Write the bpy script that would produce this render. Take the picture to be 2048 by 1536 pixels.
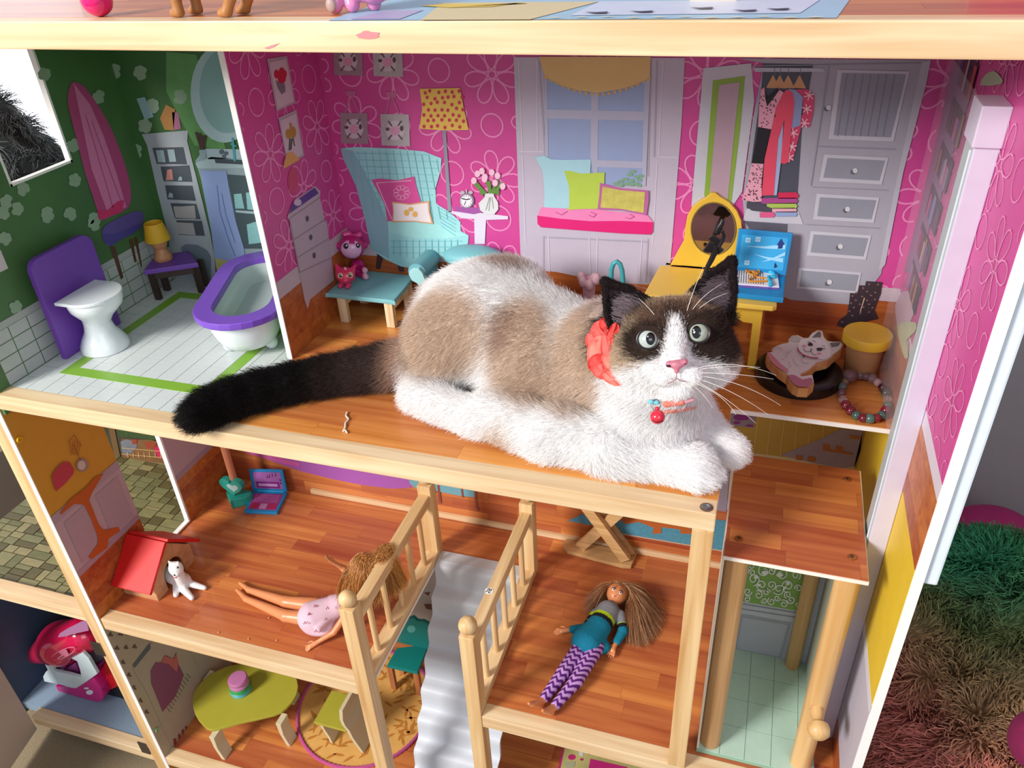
import bpy, bmesh, math, random
import numpy as np
from mathutils import Vector, Matrix, noise
random.seed(7)
rng = np.random.default_rng(7)
scene = bpy.context.scene
for o in list(bpy.data.objects): bpy.data.objects.remove(o)

# ---------------------------------------------------------------- camera
CAM_H = 1.36
F_PX = 1583.03
RM = np.array([[0.95332681, 0.2986204, -0.04465248],
               [0.12483227, -0.52445801, -0.84223554],
               [-0.27492707, 0.79735165, -0.53725735]])   # rows: camera right, down, forward in world axes
CP = np.array([0.0, 0.0, CAM_H])
cd = bpy.data.cameras.new('camera')
cd.sensor_width = 36.0
cd.lens = F_PX * 36.0 / 2048.0
cd.clip_start = 0.01
cam = bpy.data.objects.new('camera', cd)
scene.collection.objects.link(cam)
mw = Matrix.Identity(4)
for i in range(3):
    mw[i][0] = RM[0][i]; mw[i][1] = -RM[1][i]; mw[i][2] = -RM[2][i]; mw[i][3] = CP[i]
cam.matrix_world = mw
scene.camera = cam

# ---------------------------------------------------------------- world, lights, exposure
scene.view_settings.view_transform = 'Standard'
scene.view_settings.look = 'None'
scene.view_settings.gamma = 1.0
scene.view_settings.use_curve_mapping = False
scene.view_settings.exposure = -0.28
w = bpy.data.worlds.new('room_light'); scene.world = w
w.use_nodes = True
bg = w.node_tree.nodes['Background']
bg.inputs[0].default_value = (0.80, 0.86, 1.0, 1)
bg.inputs[1].default_value = 0.70
def area(name, loc, target, size, sizey, power, col):
    ld = bpy.data.lights.new(name, 'AREA'); ld.shape = 'RECTANGLE'
    ld.size = size; ld.size_y = sizey; ld.energy = power; ld.color = col
    lo = bpy.data.objects.new(name, ld); scene.collection.objects.link(lo)
    lo.location = loc
    lo.rotation_euler = (Vector(target) - Vector(loc)).to_track_quat('-Z', 'Y').to_euler()
    return lo
area('window_daylight', (-1.9, -1.5, 2.3), (-0.15, 0.7, 0.8), 0.75, 0.9, 150, (1.0, 0.965, 0.92))
area('right_area_light', (1.3, -1.6, 2.2), (0.0, 0.7, 0.8), 1.6, 1.2, 22, (0.90, 0.95, 1.0))  # weak cool area light from the front right

# ---------------------------------------------------------------- helpers
def U(ax, val, px, py):
    """the point of the plane x|y|z = val that is seen at a pixel of the 2048 x 1536 frame"""
    d = RM.T @ np.array([(px - 1024) / F_PX, (py - 768) / F_PX, 1.0])
    i = 'xyz'.index(ax); t = (val - CP[i]) / d[i]
    return CP + t * d
def UV(ax, val, px, py): return Vector(U(ax, val, px, py))

def lin(h):
    h = h.lstrip('#'); c = [int(h[i:i+2], 16) / 255 for i in (0, 2, 4)]
    return tuple((v / 12.92 if v <= 0.04045 else ((v + 0.055) / 1.055) ** 2.4) for v in c) + (1.0,)

MATS = {}
def mat(hexc, rough=0.5, spec=0.5, var=0.06, nscale=60.0, bump=0.0, metal=0.0, alpha=1.0, trans=0.0, sss=0.0, coat=0.0, emit=0.0):
    key = ('m', hexc, rough, spec, var, nscale, bump, metal, alpha, trans, sss, coat, emit)
    if key in MATS: return MATS[key]
    m = bpy.data.materials.new('paint_' + hexc.strip('#')); m.use_nodes = True
    nt = m.node_tree; b = nt.nodes['Principled BSDF']
    c = lin(hexc)
    b.inputs['Roughness'].default_value = rough
    b.inputs['Specular IOR Level'].default_value = spec
    b.inputs['Metallic'].default_value = metal
    b.inputs['Transmission Weight'].default_value = trans
    b.inputs['Alpha'].default_value = alpha
    b.inputs['Coat Weight'].default_value = coat
    if sss: b.inputs['Subsurface Weight'].default_value = sss; b.inputs['Subsurface Radius'].default_value = (0.01, 0.005, 0.003)
    if emit: b.inputs['Emission Color'].default_value = c; b.inputs['Emission Strength'].default_value = emit
    tc = nt.nodes.new('ShaderNodeTexCoord'); n = nt.nodes.new('ShaderNodeTexNoise'); n.inputs['Scale'].default_value = nscale; n.inputs['Detail'].default_value = 4
    nt.links.new(tc.outputs['Object'], n.inputs['Vector'])
    mx = nt.nodes.new('ShaderNodeMix'); mx.data_type = 'RGBA'
    mx.inputs[6].default_value = tuple(v * (1 - var) for v in c[:3]) + (1,)
    mx.inputs[7].default_value = tuple(min(1, v * (1 + var)) for v in c[:3]) + (1,)
    nt.links.new(n.outputs['Fac'], mx.inputs[0]); nt.links.new(mx.outputs[2], b.inputs['Base Color'])
    if bump:
        bp = nt.nodes.new('ShaderNodeBump'); bp.inputs['Strength'].default_value = bump; bp.inputs['Distance'].default_value = 0.001
        nt.links.new(n.outputs['Fac'], bp.inputs['Height']); nt.links.new(bp.outputs[0], b.inputs['Normal'])
    MATS[key] = m; return m

def wood(c1, c2, axis='x', rough=0.45, scale=1.0, vary=0.0, lines=0.5, coat=0.0):
    key = ('w', c1, c2, axis, rough, scale, vary, lines, coat)
    if key in MATS: return MATS[key]
    m = bpy.data.materials.new('wood_' + c1.strip('#')); m.use_nodes = True
    nt = m.node_tree; N = nt.nodes; L = nt.links; b = N['Principled BSDF']
    b.inputs['Roughness'].default_value = rough
    b.inputs['Coat Weight'].default_value = coat
    tc = N.new('ShaderNodeTexCoord'); mp = N.new('ShaderNodeMapping')
    s = [90 * scale] * 3; s['xyz'.index(axis)] = 4 * scale
    mp.inputs['Scale'].default_value = s
    oi = N.new('ShaderNodeObjectInfo')
    ad = N.new('ShaderNodeVectorMath'); ad.operation = 'ADD'
    sc = N.new('ShaderNodeVectorMath'); sc.operation = 'SCALE'; sc.inputs['Scale'].default_value = 3.0
    cb = N.new('ShaderNodeCombineXYZ')
    for i in range(3): L.new(oi.outputs['Random'], cb.inputs[i])
    L.new(cb.outputs[0], sc.inputs[0]); L.new(tc.outputs['Object'], ad.inputs[0]); L.new(sc.outputs[0], ad.inputs[1])
    L.new(ad.outputs[0], mp.inputs['Vector'])
    n = N.new('ShaderNodeTexNoise'); n.inputs['Scale'].default_value = 1.0; n.inputs['Detail'].default_value = 5; n.inputs['Distortion'].default_value = 0.6
    L.new(mp.outputs[0], n.inputs['Vector'])
    mp2 = N.new('ShaderNodeMapping'); s2 = [14 * scale] * 3; s2['xyz'.index(axis)] = 1.2 * scale
    mp2.inputs['Scale'].default_value = s2; L.new(ad.outputs[0], mp2.inputs['Vector'])
    n2 = N.new('ShaderNodeTexNoise'); n2.inputs['Scale'].default_value = 1.5; n2.inputs['Detail'].default_value = 2
    L.new(mp2.outputs[0], n2.inputs['Vector'])
    r = N.new('ShaderNodeMath'); r.operation = 'MULTIPLY'; r.inputs[1].default_value = 6.0 ; L.new(n2.outputs['Fac'], r.inputs[0])
    fr = N.new('ShaderNodeMath'); fr.operation = 'PINGPONG'; fr.inputs[1].default_value = 1.0; L.new(r.outputs[0], fr.inputs[0])
    a = N.new('ShaderNodeMath'); a.operation = 'MULTIPLY_ADD'; a.inputs[1].default_value = lines * 0.6; L.new(fr.outputs[0], a.inputs[0]); L.new(n.outputs['Fac'], a.inputs[2])
    cr = N.new('ShaderNodeValToRGB'); cr.color_ramp.elements[0].position = 0.35; cr.color_ramp.elements[1].position = 0.85
    cr.color_ramp.elements[0].color = lin(c1); cr.color_ramp.elements[1].color = lin(c2)
    L.new(a.outputs[0], cr.inputs[0])
    out = cr.outputs[0]
    if vary:
        hs = N.new('ShaderNodeHueSaturation')
        mr = N.new('ShaderNodeMapRange'); mr.inputs['To Min'].default_value = 1 - vary; mr.inputs['To Max'].default_value = 1 + vary
        L.new(oi.outputs['Random'], mr.inputs[0]); L.new(mr.outputs[0], hs.inputs['Value'])
        mr2 = N.new('ShaderNodeMapRange'); mr2.inputs['To Min'].default_value = 0.491; mr2.inputs['To Max'].default_value = 0.509
        L.new(oi.outputs['Random'], mr2.inputs[0]); L.new(mr2.outputs[0], hs.inputs['Hue'])
        L.new(out, hs.inputs['Color']); out = hs.outputs[0]
    L.new(out, b.inputs['Base Color'])
    bp = N.new('ShaderNodeBump'); bp.inputs['Strength'].default_value = 0.08; bp.inputs['Distance'].default_value = 0.001
    L.new(n.outputs['Fac'], bp.inputs['Height']); L.new(bp.outputs[0], b.inputs['Normal'])
    MATS[key] = m; return m

def attr_mat(name='coat', rough=0.6, spec=0.3, sss=0.0, coat=0.0, bump=0.0):
    key = ('a', name, rough, spec, sss, coat, bump)
    if key in MATS: return MATS[key]
    m = bpy.data.materials.new('painted_' + name); m.use_nodes = True
    nt = m.node_tree; b = nt.nodes['Principled BSDF']
    b.inputs['Roughness'].default_value = rough; b.inputs['Specular IOR Level'].default_value = spec
    b.inputs['Coat Weight'].default_value = coat
    if sss: b.inputs['Subsurface Weight'].default_value = sss; b.inputs['Subsurface Radius'].default_value = (0.008, 0.004, 0.002)
    at = nt.nodes.new('ShaderNodeAttribute'); at.attribute_name = 'col'
    nt.links.new(at.outputs['Color'], b.inputs['Base Color'])
    if bump:
        n = nt.nodes.new('ShaderNodeTexNoise'); n.inputs['Scale'].default_value = 700
        tc = nt.nodes.new('ShaderNodeTexCoord'); nt.links.new(tc.outputs['Object'], n.inputs['Vector'])
        bp = nt.nodes.new('ShaderNodeBump'); bp.inputs['Strength'].default_value = bump; bp.inputs['Distance'].default_value = 0.001
        nt.links.new(n.outputs['Fac'], bp.inputs['Height']); nt.links.new(bp.outputs[0], b.inputs['Normal'])
    MATS[key] = m; return m

def link(o, parent=None):
    scene.collection.objects.link(o)
    if parent is not None:
        o.parent = parent
        pm = PW[parent.name]
        o.matrix_parent_inverse = Matrix.Identity(4)
        o.location = Vector(o.location) - pm
        PW[o.name] = pm + o.location
    else:
        PW[o.name] = Vector(o.location)
    return o
PW = {}
def thing(name, loc, label, cat, group=None, kind=None):
    o = bpy.data.objects.new(name, None); o.empty_display_size = 0.01
    o.location = loc; o['label'] = label; o['category'] = cat
    if group: o['group'] = group
    if kind: o['kind'] = kind
    return link(o)
def tag(o, label, cat, group=None, kind=None):
    o['label'] = label
    if cat: o['category'] = cat
    if group: o['group'] = group
    if kind: o['kind'] = kind
    return o
def mesh(name, verts, faces, m, parent=None, smooth=False, origin=None, label=None, cols=None):
    """ONE mesh object; verts in world coordinates, its origin at the middle of its foot"""
    V = np.asarray(verts, dtype=np.float64)
    if origin is None:
        origin = (V.min(0) + V.max(0)) / 2; origin[2] = V[:, 2].min()
    V = V - np.asarray(origin)
    me = bpy.data.meshes.new(name)
    me.from_pydata([tuple(v) for v in V], [], faces)
    me.update()
    if smooth:
        me.polygons.foreach_set('use_smooth', [True] * len(me.polygons))
        if len(me.polygons) < 3000: me.set_sharp_from_angle(angle=math.radians(42))
    mm = m if isinstance(m, (list, tuple)) else [m]
    for x in mm: me.materials.append(x)
    if cols is not None:
        ca = me.color_attributes.new('col', 'FLOAT_COLOR', 'POINT')
        ca.data.foreach_set('color', np.c_[cols, np.ones(len(cols))].astype(np.float32).ravel())
    o = bpy.data.objects.new(name, me); o.location = tuple(origin)
    if label: o['label'] = label
    return link(o, parent)
def bm_obj(name, bm, m, parent=None, smooth=False, label=None, autos=None):
    bm.normal_update()
    bm.verts.ensure_lookup_table()
    for i, v in enumerate(bm.verts): v.index = i
    verts = [tuple(v.co) for v in bm.verts]; faces = [[v.index for v in f.verts] for f in bm.faces]
    bm.free()
    o = mesh(name, verts, faces, m, parent, smooth, label=label)
    return o
def box(name, x0, x1, y0, y1, z0, z1, m, parent=None, bev=0.0, label=None, seg=2):
    bm = bmesh.new()
    bmesh.ops.create_cube(bm, size=1.0)
    for v in bm.verts:
        v.co = Vector(((x0 + x1) / 2 + v.co.x * (x1 - x0), (y0 + y1) / 2 + v.co.y * (y1 - y0), (z0 + z1) / 2 + v.co.z * (z1 - z0)))
    if bev: bmesh.ops.bevel(bm, geom=list(bm.edges), offset=bev, segments=seg, affect='EDGES', profile=0.6)
    return bm_obj(name, bm, m, parent, False, label)
def obox(name, a, b, u, wd, ht, m, parent=None, bev=0.0, label=None):
    """a plank from a to b; u is roughly its width direction"""
    a = Vector(a); b = Vector(b); d = (b - a); L = d.length; d.normalize(); u = Vector(u); n = d.cross(u).normalized(); u = n.cross(d).normalized()
    bm = bmesh.new(); bmesh.ops.create_cube(bm, size=1.0); c = (a + b) / 2
    for v in bm.verts:
        q = v.co.copy(); v.co = c + d * (q.x * L) + u * (q.y * wd) + n * (q.z * ht)
    if bev: bmesh.ops.bevel(bm, geom=list(bm.edges), offset=bev, segments=2, affect='EDGES', profile=0.6)
    return bm_obj(name, bm, m, parent, False, label)
def cat(pts, n=4, closed=True):
    """Catmull-Rom through pts"""
    P = [Vector(p) for p in pts]; out = []; N = len(P)
    rngi = range(N) if closed else range(N - 1)
    for i in rngi:
        if closed: p0, p1, p2, p3 = P[i-1], P[i], P[(i+1) % N], P[(i+2) % N]
        else: p0, p1, p2, p3 = P[max(i-1, 0)], P[i], P[i+1], P[min(i+2, N-1)]
        for k in range(n):
            t = k / n
            out.append(0.5 * ((2*p1) + (-p0+p2)*t + (2*p0-5*p1+4*p2-p3)*t*t + (-p0+3*p1-3*p2+p3)*t**3))
    if not closed: out.append(P[-1])
    return out
def prism(name, pts, vec, m, parent=None, bev=0.0, label=None, smoothpts=0, seg=2):
    """polygon pts (world) extruded by vec"""
    if smoothpts: pts = cat(pts, smoothpts)
    bm = bmesh.new(); vs = [bm.verts.new(p) for p in pts]; f = bm.faces.new(vs)
    vec = Vector(vec)
    f.normal_update()
    if f.normal.dot(vec) > 0: f.normal_flip()
    r = bmesh.ops.extrude_face_region(bm, geom=[f])
    for v in [g for g in r['geom'] if isinstance(g, bmesh.types.BMVert)]: v.co += vec
    bmesh.ops.recalc_face_normals(bm, faces=list(bm.faces))
    if bev:
        n0 = vec.normalized()
        ed = [e for e in bm.edges if abs((e.verts[0].co - e.verts[1].co).normalized().dot(n0)) < 0.3]
        bmesh.ops.bevel(bm, geom=ed, offset=bev, segments=seg, affect='EDGES', profile=0.6)
    return bm_obj(name, bm, m, parent, False, label)
def tube(name, pts, r, m, parent=None, n=8, label=None, r2=None, closed=False, flat=1.0):
    P = [Vector(p) for p in pts]; N = len(P); verts = []; faces = []
    rr = r if isinstance(r, (list, tuple)) else [r + ((r2 if r2 is not None else r) - r) * i / max(1, N - 1) for i in range(N)]
    up = Vector((0.13, 0.21, 0.97)).normalized(); u = None
    for i in range(N):
        if closed: t = (P[(i+1) % N] - P[i-1])
        else: t = (P[min(i+1, N-1)] - P[max(i-1, 0)])
        t.normalize()
        if u is None: u = t.cross(up).normalized() if abs(t.dot(up)) < 0.98 else t.cross(Vector((1, 0, 0))).normalized()
        u = (u - t * u.dot(t)).normalized(); v = t.cross(u)
        for k in range(n):
            a = 2 * math.pi * k / n; verts.append(P[i] + u * math.cos(a) * rr[i] + v * math.sin(a) * rr[i] * flat)
    M = N if closed else N - 1
    for i in range(M):
        j = (i + 1) % N
        for k in range(n): faces.append([i*n+k, i*n+(k+1) % n, j*n+(k+1) % n, j*n+k])
    if not closed:
        faces.append([k for k in range(n)][::-1]); faces.append([(N-1)*n+k for k in range(n)])
    return mesh(name, verts, faces, m, parent, True, label=label)
def lathe(name, c, prof, m, parent=None, axis=(0, 0, 1), n=24, label=None, capped=True):
    """prof: (radius, height) along axis from c"""
    ax = Vector(axis).normalized(); c = Vector(c)
    u = ax.orthogonal().normalized(); v = ax.cross(u); verts = []; faces = []
    for (r, h) in prof:
        for k in range(n):
            a = 2 * math.pi * k / n; verts.append(c + ax * h + u * math.cos(a) * r + v * math.sin(a) * r)
    for i in range(len(prof) - 1):
        for k in range(n): faces.append([i*n+k, i*n+(k+1) % n, (i+1)*n+(k+1) % n, (i+1)*n+k])
    if capped:
        if prof[0][0] > 1e-6: faces.append([k for k in range(n)][::-1])
        if prof[-1][0] > 1e-6: faces.append([(len(prof)-1)*n+k for k in range(n)])
    return mesh(name, verts, faces, m, parent, True, label=label)
def ball(name, c, r, m, parent=None, n=16, sc=(1, 1, 1), label=None):
    c = Vector(c); verts = []; faces = []
    prof = [(math.sin(math.pi * i / n), -math.cos(math.pi * i / n)) for i in range(n + 1)]
    verts.append(c + Vector((0, 0, -r * sc[2])))
    for (a, h) in prof[1:-1]:
        for k in range(n):
            t = 2 * math.pi * k / n; verts.append(c + Vector((math.cos(t) * a * r * sc[0], math.sin(t) * a * r * sc[1], h * r * sc[2])))
    verts.append(c + Vector((0, 0, r * sc[2]))); L = len(verts) - 1
    for k in range(n): faces.append([0, 1 + (k+1) % n, 1 + k])
    for i in range(n - 2):
        for k in range(n): faces.append([1+i*n+k, 1+i*n+(k+1) % n, 1+(i+1)*n+(k+1) % n, 1+(i+1)*n+k])
    for k in range(n): faces.append([L, 1+(n-2)*n+k, 1+(n-2)*n+(k+1) % n])
    return mesh(name, verts, faces, m, parent, True, label=label)

# prints on flat boards: a plane is (axis, value, outward sign)
LAY = 0.00035
def onp(plane, px, py, layer):
    ax, v, s = plane
    p = U(ax, v, px, py); p['xyz'.index(ax)] += s * LAY * layer
    if ax == 'y' and abs(v - .915) < 1e-6: p[0] = min(p[0], .1605)
    if ax == 'x' and v == -.866: p[1] = max(p[1], .5735)
    if ax == 'x' and v == .161: p[1] = max(p[1], .5545)
    return p
def T(x0, y0, s, pts): return [(x0 + a * s, y0 + b * s) for a, b in pts]
def dec(name, plane, pts, m, parent, layer=2, sm=0, label=None):
    P = [Vector(onp(plane, a, b, layer)) for a, b in pts]
    if sm: P = cat(P, sm)
    ax, v, s = plane
    nrm = Vector((0, 0, 0))
    for i in range(len(P)): nrm += (P[i] - P[0]).cross(P[(i+1) % len(P)] - P[0])
    idx = list(range(len(P)))
    if nrm['xyz'.index(ax)] * s < 0: idx = idx[::-1]
    return mesh(name, P, [idx], m, parent, label=label)
def multi(name, plane, polys, m, parent, layer=3, label=None):
    V = []; Fc = []
    ax, v, s = plane
    for qi, pts in enumerate(polys):
        P = [Vector(onp(plane, a, b, layer + (qi % 13) * 0.05)) for a, b in pts]
        nrm = Vector((0, 0, 0))
        for i in range(len(P)): nrm += (P[i] - P[0]).cross(P[(i+1) % len(P)] - P[0])
        idx = list(range(len(V), len(V) + len(P)))
        if nrm['xyz'.index(ax)] * s < 0: idx = idx[::-1]
        V += P; Fc.append(idx)
    o = mesh(name, V, Fc, m, parent, label=label)
    if len(polys) > 1: o['kind'] = 'stuff'
    return o
def circ(cx, cy, rx, ry=None, n=14, a0=0.0):
    ry = rx if ry is None else ry
    return [(cx + rx * math.cos(a0 + 2*math.pi*k/n), cy + ry * math.sin(a0 + 2*math.pi*k/n)) for k in range(n)]
def line(p, q, w):
    dx, dy = q[0]-p[0], q[1]-p[1]; L = math.hypot(dx, dy) or 1; nx, ny = -dy/L*w/2, dx/L*w/2
    return [(p[0]+nx, p[1]+ny), (q[0]+nx, q[1]+ny), (q[0]-nx, q[1]-ny), (p[0]-nx, p[1]-ny)]
def polyline(pts, w, closed=False):
    n = len(pts); return [line(pts[i], pts[(i+1) % n], w) for i in range(n if closed else n-1)]
def inside(p, poly):
    c = False; n = len(poly)
    for i in range(n):
        a, b = poly[i], poly[(i+1) % n]
        if (a[1] > p[1]) != (b[1] > p[1]) and p[0] < (b[0]-a[0]) * (p[1]-a[1]) / (b[1]-a[1]) + a[0]: c = not c
    return c
def clipline(p, q, w, poly, n=16):
    out = []; run = None
    for k in range(n + 1):
        t = k / n; v = (p[0] + (q[0]-p[0])*t, p[1] + (q[1]-p[1])*t)
        if inside(v, poly): run = (run[0], v) if run else (v, v)
        else:
            if run and run[0] != run[1]: out.append(line(run[0], run[1], w))
            run = None
    if run and run[0] != run[1]: out.append(line(run[0], run[1], w))
    return out
def ribbon(polylist, plane, m, parent, name, layer, width, rect):
    """outlines given in the plane's own two coordinates (metres), clipped to rect"""
    ax, v, s = plane; V = []; Fc = []
    k0 = 'xyz'.index(ax); o1, o2 = [i for i in range(3) if i != k0]
    for pi_, pl in enumerate(polylist):
        n = len(pl)
        for i in range(n):
            p = pl[i]; q = pl[(i+1) % n]
            if not all(rect[0] < a[0] < rect[1] and rect[2] < a[1] < rect[3] for a in (p, q)): continue
            for a in line(p, q, width):
                c = [0, 0, 0]; c[k0] = v + s * LAY * (layer + ((pi_ * 3 + i) % 19) * 0.03); c[o1] = a[0]; c[o2] = a[1]; V.append(c)
            b = len(V) - 4; f = [b, b+1, b+2, b+3]
            Fc.append(f)
    o = mesh(name, V, Fc, m, parent); o['kind'] = 'stuff'; return o
def flower_paths(rect, sx, sz, R, petals=7, seed=1):
    r_ = random.Random(seed); out = []
    j = 0; z = rect[2] - 0.02
    while z < rect[3] + sz:
        x = rect[0] - 0.02 + (j % 2) * sx / 2
        while x < rect[1] + sx:
            cx, cz = x + r_.uniform(-.004, .004), z + r_.uniform(-.004, .004); a0 = r_.uniform(0, 1)
            for k in range(petals):
                a = a0 + 2 * math.pi * k / petals
                pet = []
                for t in range(14):
                    u = t / 14; ang = 2 * math.pi * u
                    rad = R * (0.55 - 0.40 * math.cos(ang)); wdt = R * 0.27 * math.sin(ang) * (0.35 + 0.65 * (0.5 - 0.5 * math.cos(ang)) ** 0.5)
                    pet.append((cx + math.cos(a) * rad - math.sin(a) * wdt, cz + math.sin(a) * rad + math.cos(a) * wdt))
                out.append(pet)
            out.append(circ(cx, cz, R * 0.13, n=8))
            rx = R * r_.uniform(.36, .46)
            out.append(circ(cx + sx / 2, cz + sz * 0.02, rx, rx, n=16))
            x += sx
        z += sz / 2 * 1.0; j += 1
    return out
# smooth-union distance-field mesher -------------------------------------------------
def sd_cone(P, a, b, r1, r2):
    a = np.array(a, float); b = np.array(b, float); ba = b - a; L2 = ba @ ba + 1e-12
    t = np.clip(((P - a) @ ba) / L2, 0, 1)
    return np.linalg.norm(P - a - t[..., None] * ba, axis=-1) - (r1 + (r2 - r1) * t)
def sd_ell(P, c, r, Rm=None):
    q = P - np.array(c, float)
    if Rm is not None: q = q @ np.array(Rm)          # columns of Rm = local axes
    r = np.array(r, float); k0 = np.linalg.norm(q / r, axis=-1); k1 = np.linalg.norm(q / (r * r), axis=-1) + 1e-9
    return k0 * (k0 - 1.0) / k1
def sdf_mesh(prims, res, clip=None):
    """prims: ('c',a,b,r1,r2,k) round cone, ('e',c,(rx,ry,rz),R,k) ellipsoid, ('s', like e) subtract. -> verts, faces"""
    lo = np.array([1e9] * 3); hi = -lo; boxes = []
    for p in prims:
        if p[0] == 'c':
            a, b = np.array(p[1], float), np.array(p[2], float); r = max(p[3], p[4]); l, h = np.minimum(a, b) - r, np.maximum(a, b) + r
        else:
            c = np.array(p[1], float); r = max(p[2]); l, h = c - r, c + r
        boxes.append((l, h))
        if p[0] != 's': lo = np.minimum(lo, l); hi = np.maximum(hi, h)
    lo = lo - 4 * res; hi = hi + 4 * res; n = np.ceil((hi - lo) / res).astype(int) + 1
    D = np.full(n, 1.0, dtype=np.float32)
    for p, (l, h) in zip(prims, boxes):
        k = p[-1]; mg = k + 3 * res
        i0 = np.maximum(0, np.floor((l - mg - lo) / res).astype(int)); i1 = np.minimum(n, np.ceil((h + mg - lo) / res).astype(int) + 1)
        if (i1 <= i0).any(): continue
        g = np.stack(np.meshgrid(*[lo[d] + res * np.arange(i0[d], i1[d]) for d in range(3)], indexing='ij'), -1)
        if p[0] == 'c': d = sd_cone(g, p[1], p[2], p[3], p[4])
        else: d = sd_ell(g, p[1], p[2], p[3])
        sl = tuple(slice(i0[q], i1[q]) for q in range(3)); A = D[sl]
        if p[0] == 's':
            d = -d; hh = np.clip(0.5 + 0.5 * (d - A) / k, 0, 1); D[sl] = A + (d - A) * hh + k * hh * (1 - hh)
        else:
            hh = np.clip(0.5 + 0.5 * (A - d) / k, 0, 1); D[sl] = A + (d - A) * hh - k * hh * (1 - hh)
    if clip is not None:      # keep above the surface it rests on
        zz = lo[2] + res * np.arange(n[2]); D = np.maximum(D, (clip - zz)[None, None, :])
    # surface nets
    s = D < 0; c8 = [(i, j, k) for i in (0, 1) for j in (0, 1) for k in (0, 1)]
    m = tuple(d - 1 for d in n)
    def cn(A, o): return A[o[0]:o[0]+m[0], o[1]:o[1]+m[1], o[2]:o[2]+m[2]]
    cnt = sum(cn(s, o).astype(np.int8) for o in c8); act = (cnt > 0) & (cnt < 8)
    idx = np.full(m, -1, dtype=np.int64); ai = np.argwhere(act); idx[act] = np.arange(len(ai))
    acc = np.zeros((len(ai), 3)); num = np.zeros(len(ai))
    for a in range(8):
        for b in range(a + 1, 8):
            oa, ob = c8[a], c8[b]
            if sum(abs(oa[i]-ob[i]) for i in range(3)) != 1: continue
            da = D[ai[:, 0]+oa[0], ai[:, 1]+oa[1], ai[:, 2]+oa[2]]; db = D[ai[:, 0]+ob[0], ai[:, 1]+ob[1], ai[:, 2]+ob[2]]
            cr = (da < 0) != (db < 0); t = np.where(cr, da / np.where(cr, da - db, 1), 0)
            acc += np.where(cr[:, None], np.array(oa) + t[:, None] * (np.array(ob) - np.array(oa)), 0); num += cr
    V = lo + res * (ai + acc / num[:, None])
    faces = []
    for ax in range(3):
        o = [0, 0, 0]; o[ax] = 1
        sl = [slice(1, m[0]), slice(1, m[1]), slice(1, m[2])]; sl[ax] = slice(0, m[ax])
        A = s[tuple(sl)]; sl2 = list(sl); sl2[ax] = slice(1, m[ax] + 1); B = s[tuple(sl2)]
        e = np.argwhere(A != B)
        if not len(e): continue
        off = np.array([1, 1, 1]); off[ax] = 0; e0 = e + off
        u, v = (ax + 1) % 3, (ax + 2) % 3
        du = np.zeros(3, int); du[u] = 1; dv = np.zeros(3, int); dv[v] = 1
        q = [idx[tuple((e0 - a * du - b * dv).T)] for a, b in ((0, 0), (1, 0), (1, 1), (0, 1))]
        Q = np.stack(q, 1); fl = A[tuple(e.T)]
        Q[fl] = Q[fl]; Q[~fl] = Q[~fl][:, ::-1]
        faces.append(Q)
    Fc = np.concatenate(faces); Fc = Fc[(Fc >= 0).all(1)]
    # light smoothing
    for _ in range(2):
        S = np.zeros_like(V); C = np.zeros(len(V))
        for a in range(4):
            i, j = Fc[:, a], Fc[:, (a + 1) % 4]
            for c in range(3): S[:, c] += np.bincount(i, V[j, c], len(V)) + np.bincount(j, V[i, c], len(V))
            C += np.bincount(i, minlength=len(V)) + np.bincount(j, minlength=len(V))
        V = 0.5 * V + 0.5 * S / np.maximum(C, 1)[:, None]
    return V, Fc
def vnormals(V, Fc):
    a, b, c, d = (V[Fc[:, i]] for i in range(4)); fn = np.cross(c - a, d - b); N = np.zeros_like(V)
    for i in range(4):
        for k in range(3): N[:, k] += np.bincount(Fc[:, i], fn[:, k], len(V))
    return N / (np.linalg.norm(N, axis=1)[:, None] + 1e-12)
def sdf_obj(name, prims, res, m, parent=None, colf=None, clip=None, label=None, push=None):
    V, Fc = sdf_mesh(prims, res, clip)
    if push is not None: V = push(V)
    cols = colf(V) if colf else None
    return mesh(name, V, Fc.tolist(), m, parent, True, label=label, cols=cols), V, Fc
def hair(name, roots, dirs, length, m, parent, cols, radius=0.00022, seg=4, curl=0.0, gravity=0.0, tipr=0.3, label=None, paths=None):
    """real strands: one curve each"""
    n = len(roots) if paths is None else len(paths)
    if paths is None:
        t = np.linspace(0, 1, seg); L = np.broadcast_to(length, (n,))[:, None, None]
        P = roots[:, None, :] + dirs[:, None, :] * L * t[None, :, None]
        P[:, :, 2] -= gravity * (L[:, :, 0] * t[None, :] ** 2)
        if curl:
            P[:, 1:, :] += rng.normal(0, 1, (n, seg - 1, 3)) * (L * curl) * t[None, 1:, None]
    else: P = paths; seg = P.shape[1]
    hc = bpy.data.hair_curves.new(name)
    hc.add_curves([seg] * n)
    o0 = np.array(PW[parent.name]) if parent is not None else np.zeros(3)
    hc.position_data.foreach_set('vector', (P - o0).astype(np.float32).ravel())
    rad = hc.attributes.get('radius') or hc.attributes.new('radius', 'FLOAT', 'POINT')
    rr = (radius * (1 - (1 - tipr) * np.linspace(0, 1, seg)))[None, :].repeat(n, 0)
    rad.data.foreach_set('value', rr.astype(np.float32).ravel())
    ca = hc.attributes.new('col', 'FLOAT_COLOR', 'POINT')
    cc = np.concatenate([cols, np.ones((n, 1))], 1)[:, None, :].repeat(seg, 1) if cols.ndim == 2 else cols
    ca.data.foreach_set('color', cc.astype(np.float32).ravel())
    hc.materials.append(m)
    o = bpy.data.objects.new(name, hc)
    if parent is not None: o.location = PW[parent.name]
    if label: o['label'] = label
    return link(o, parent)
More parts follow.
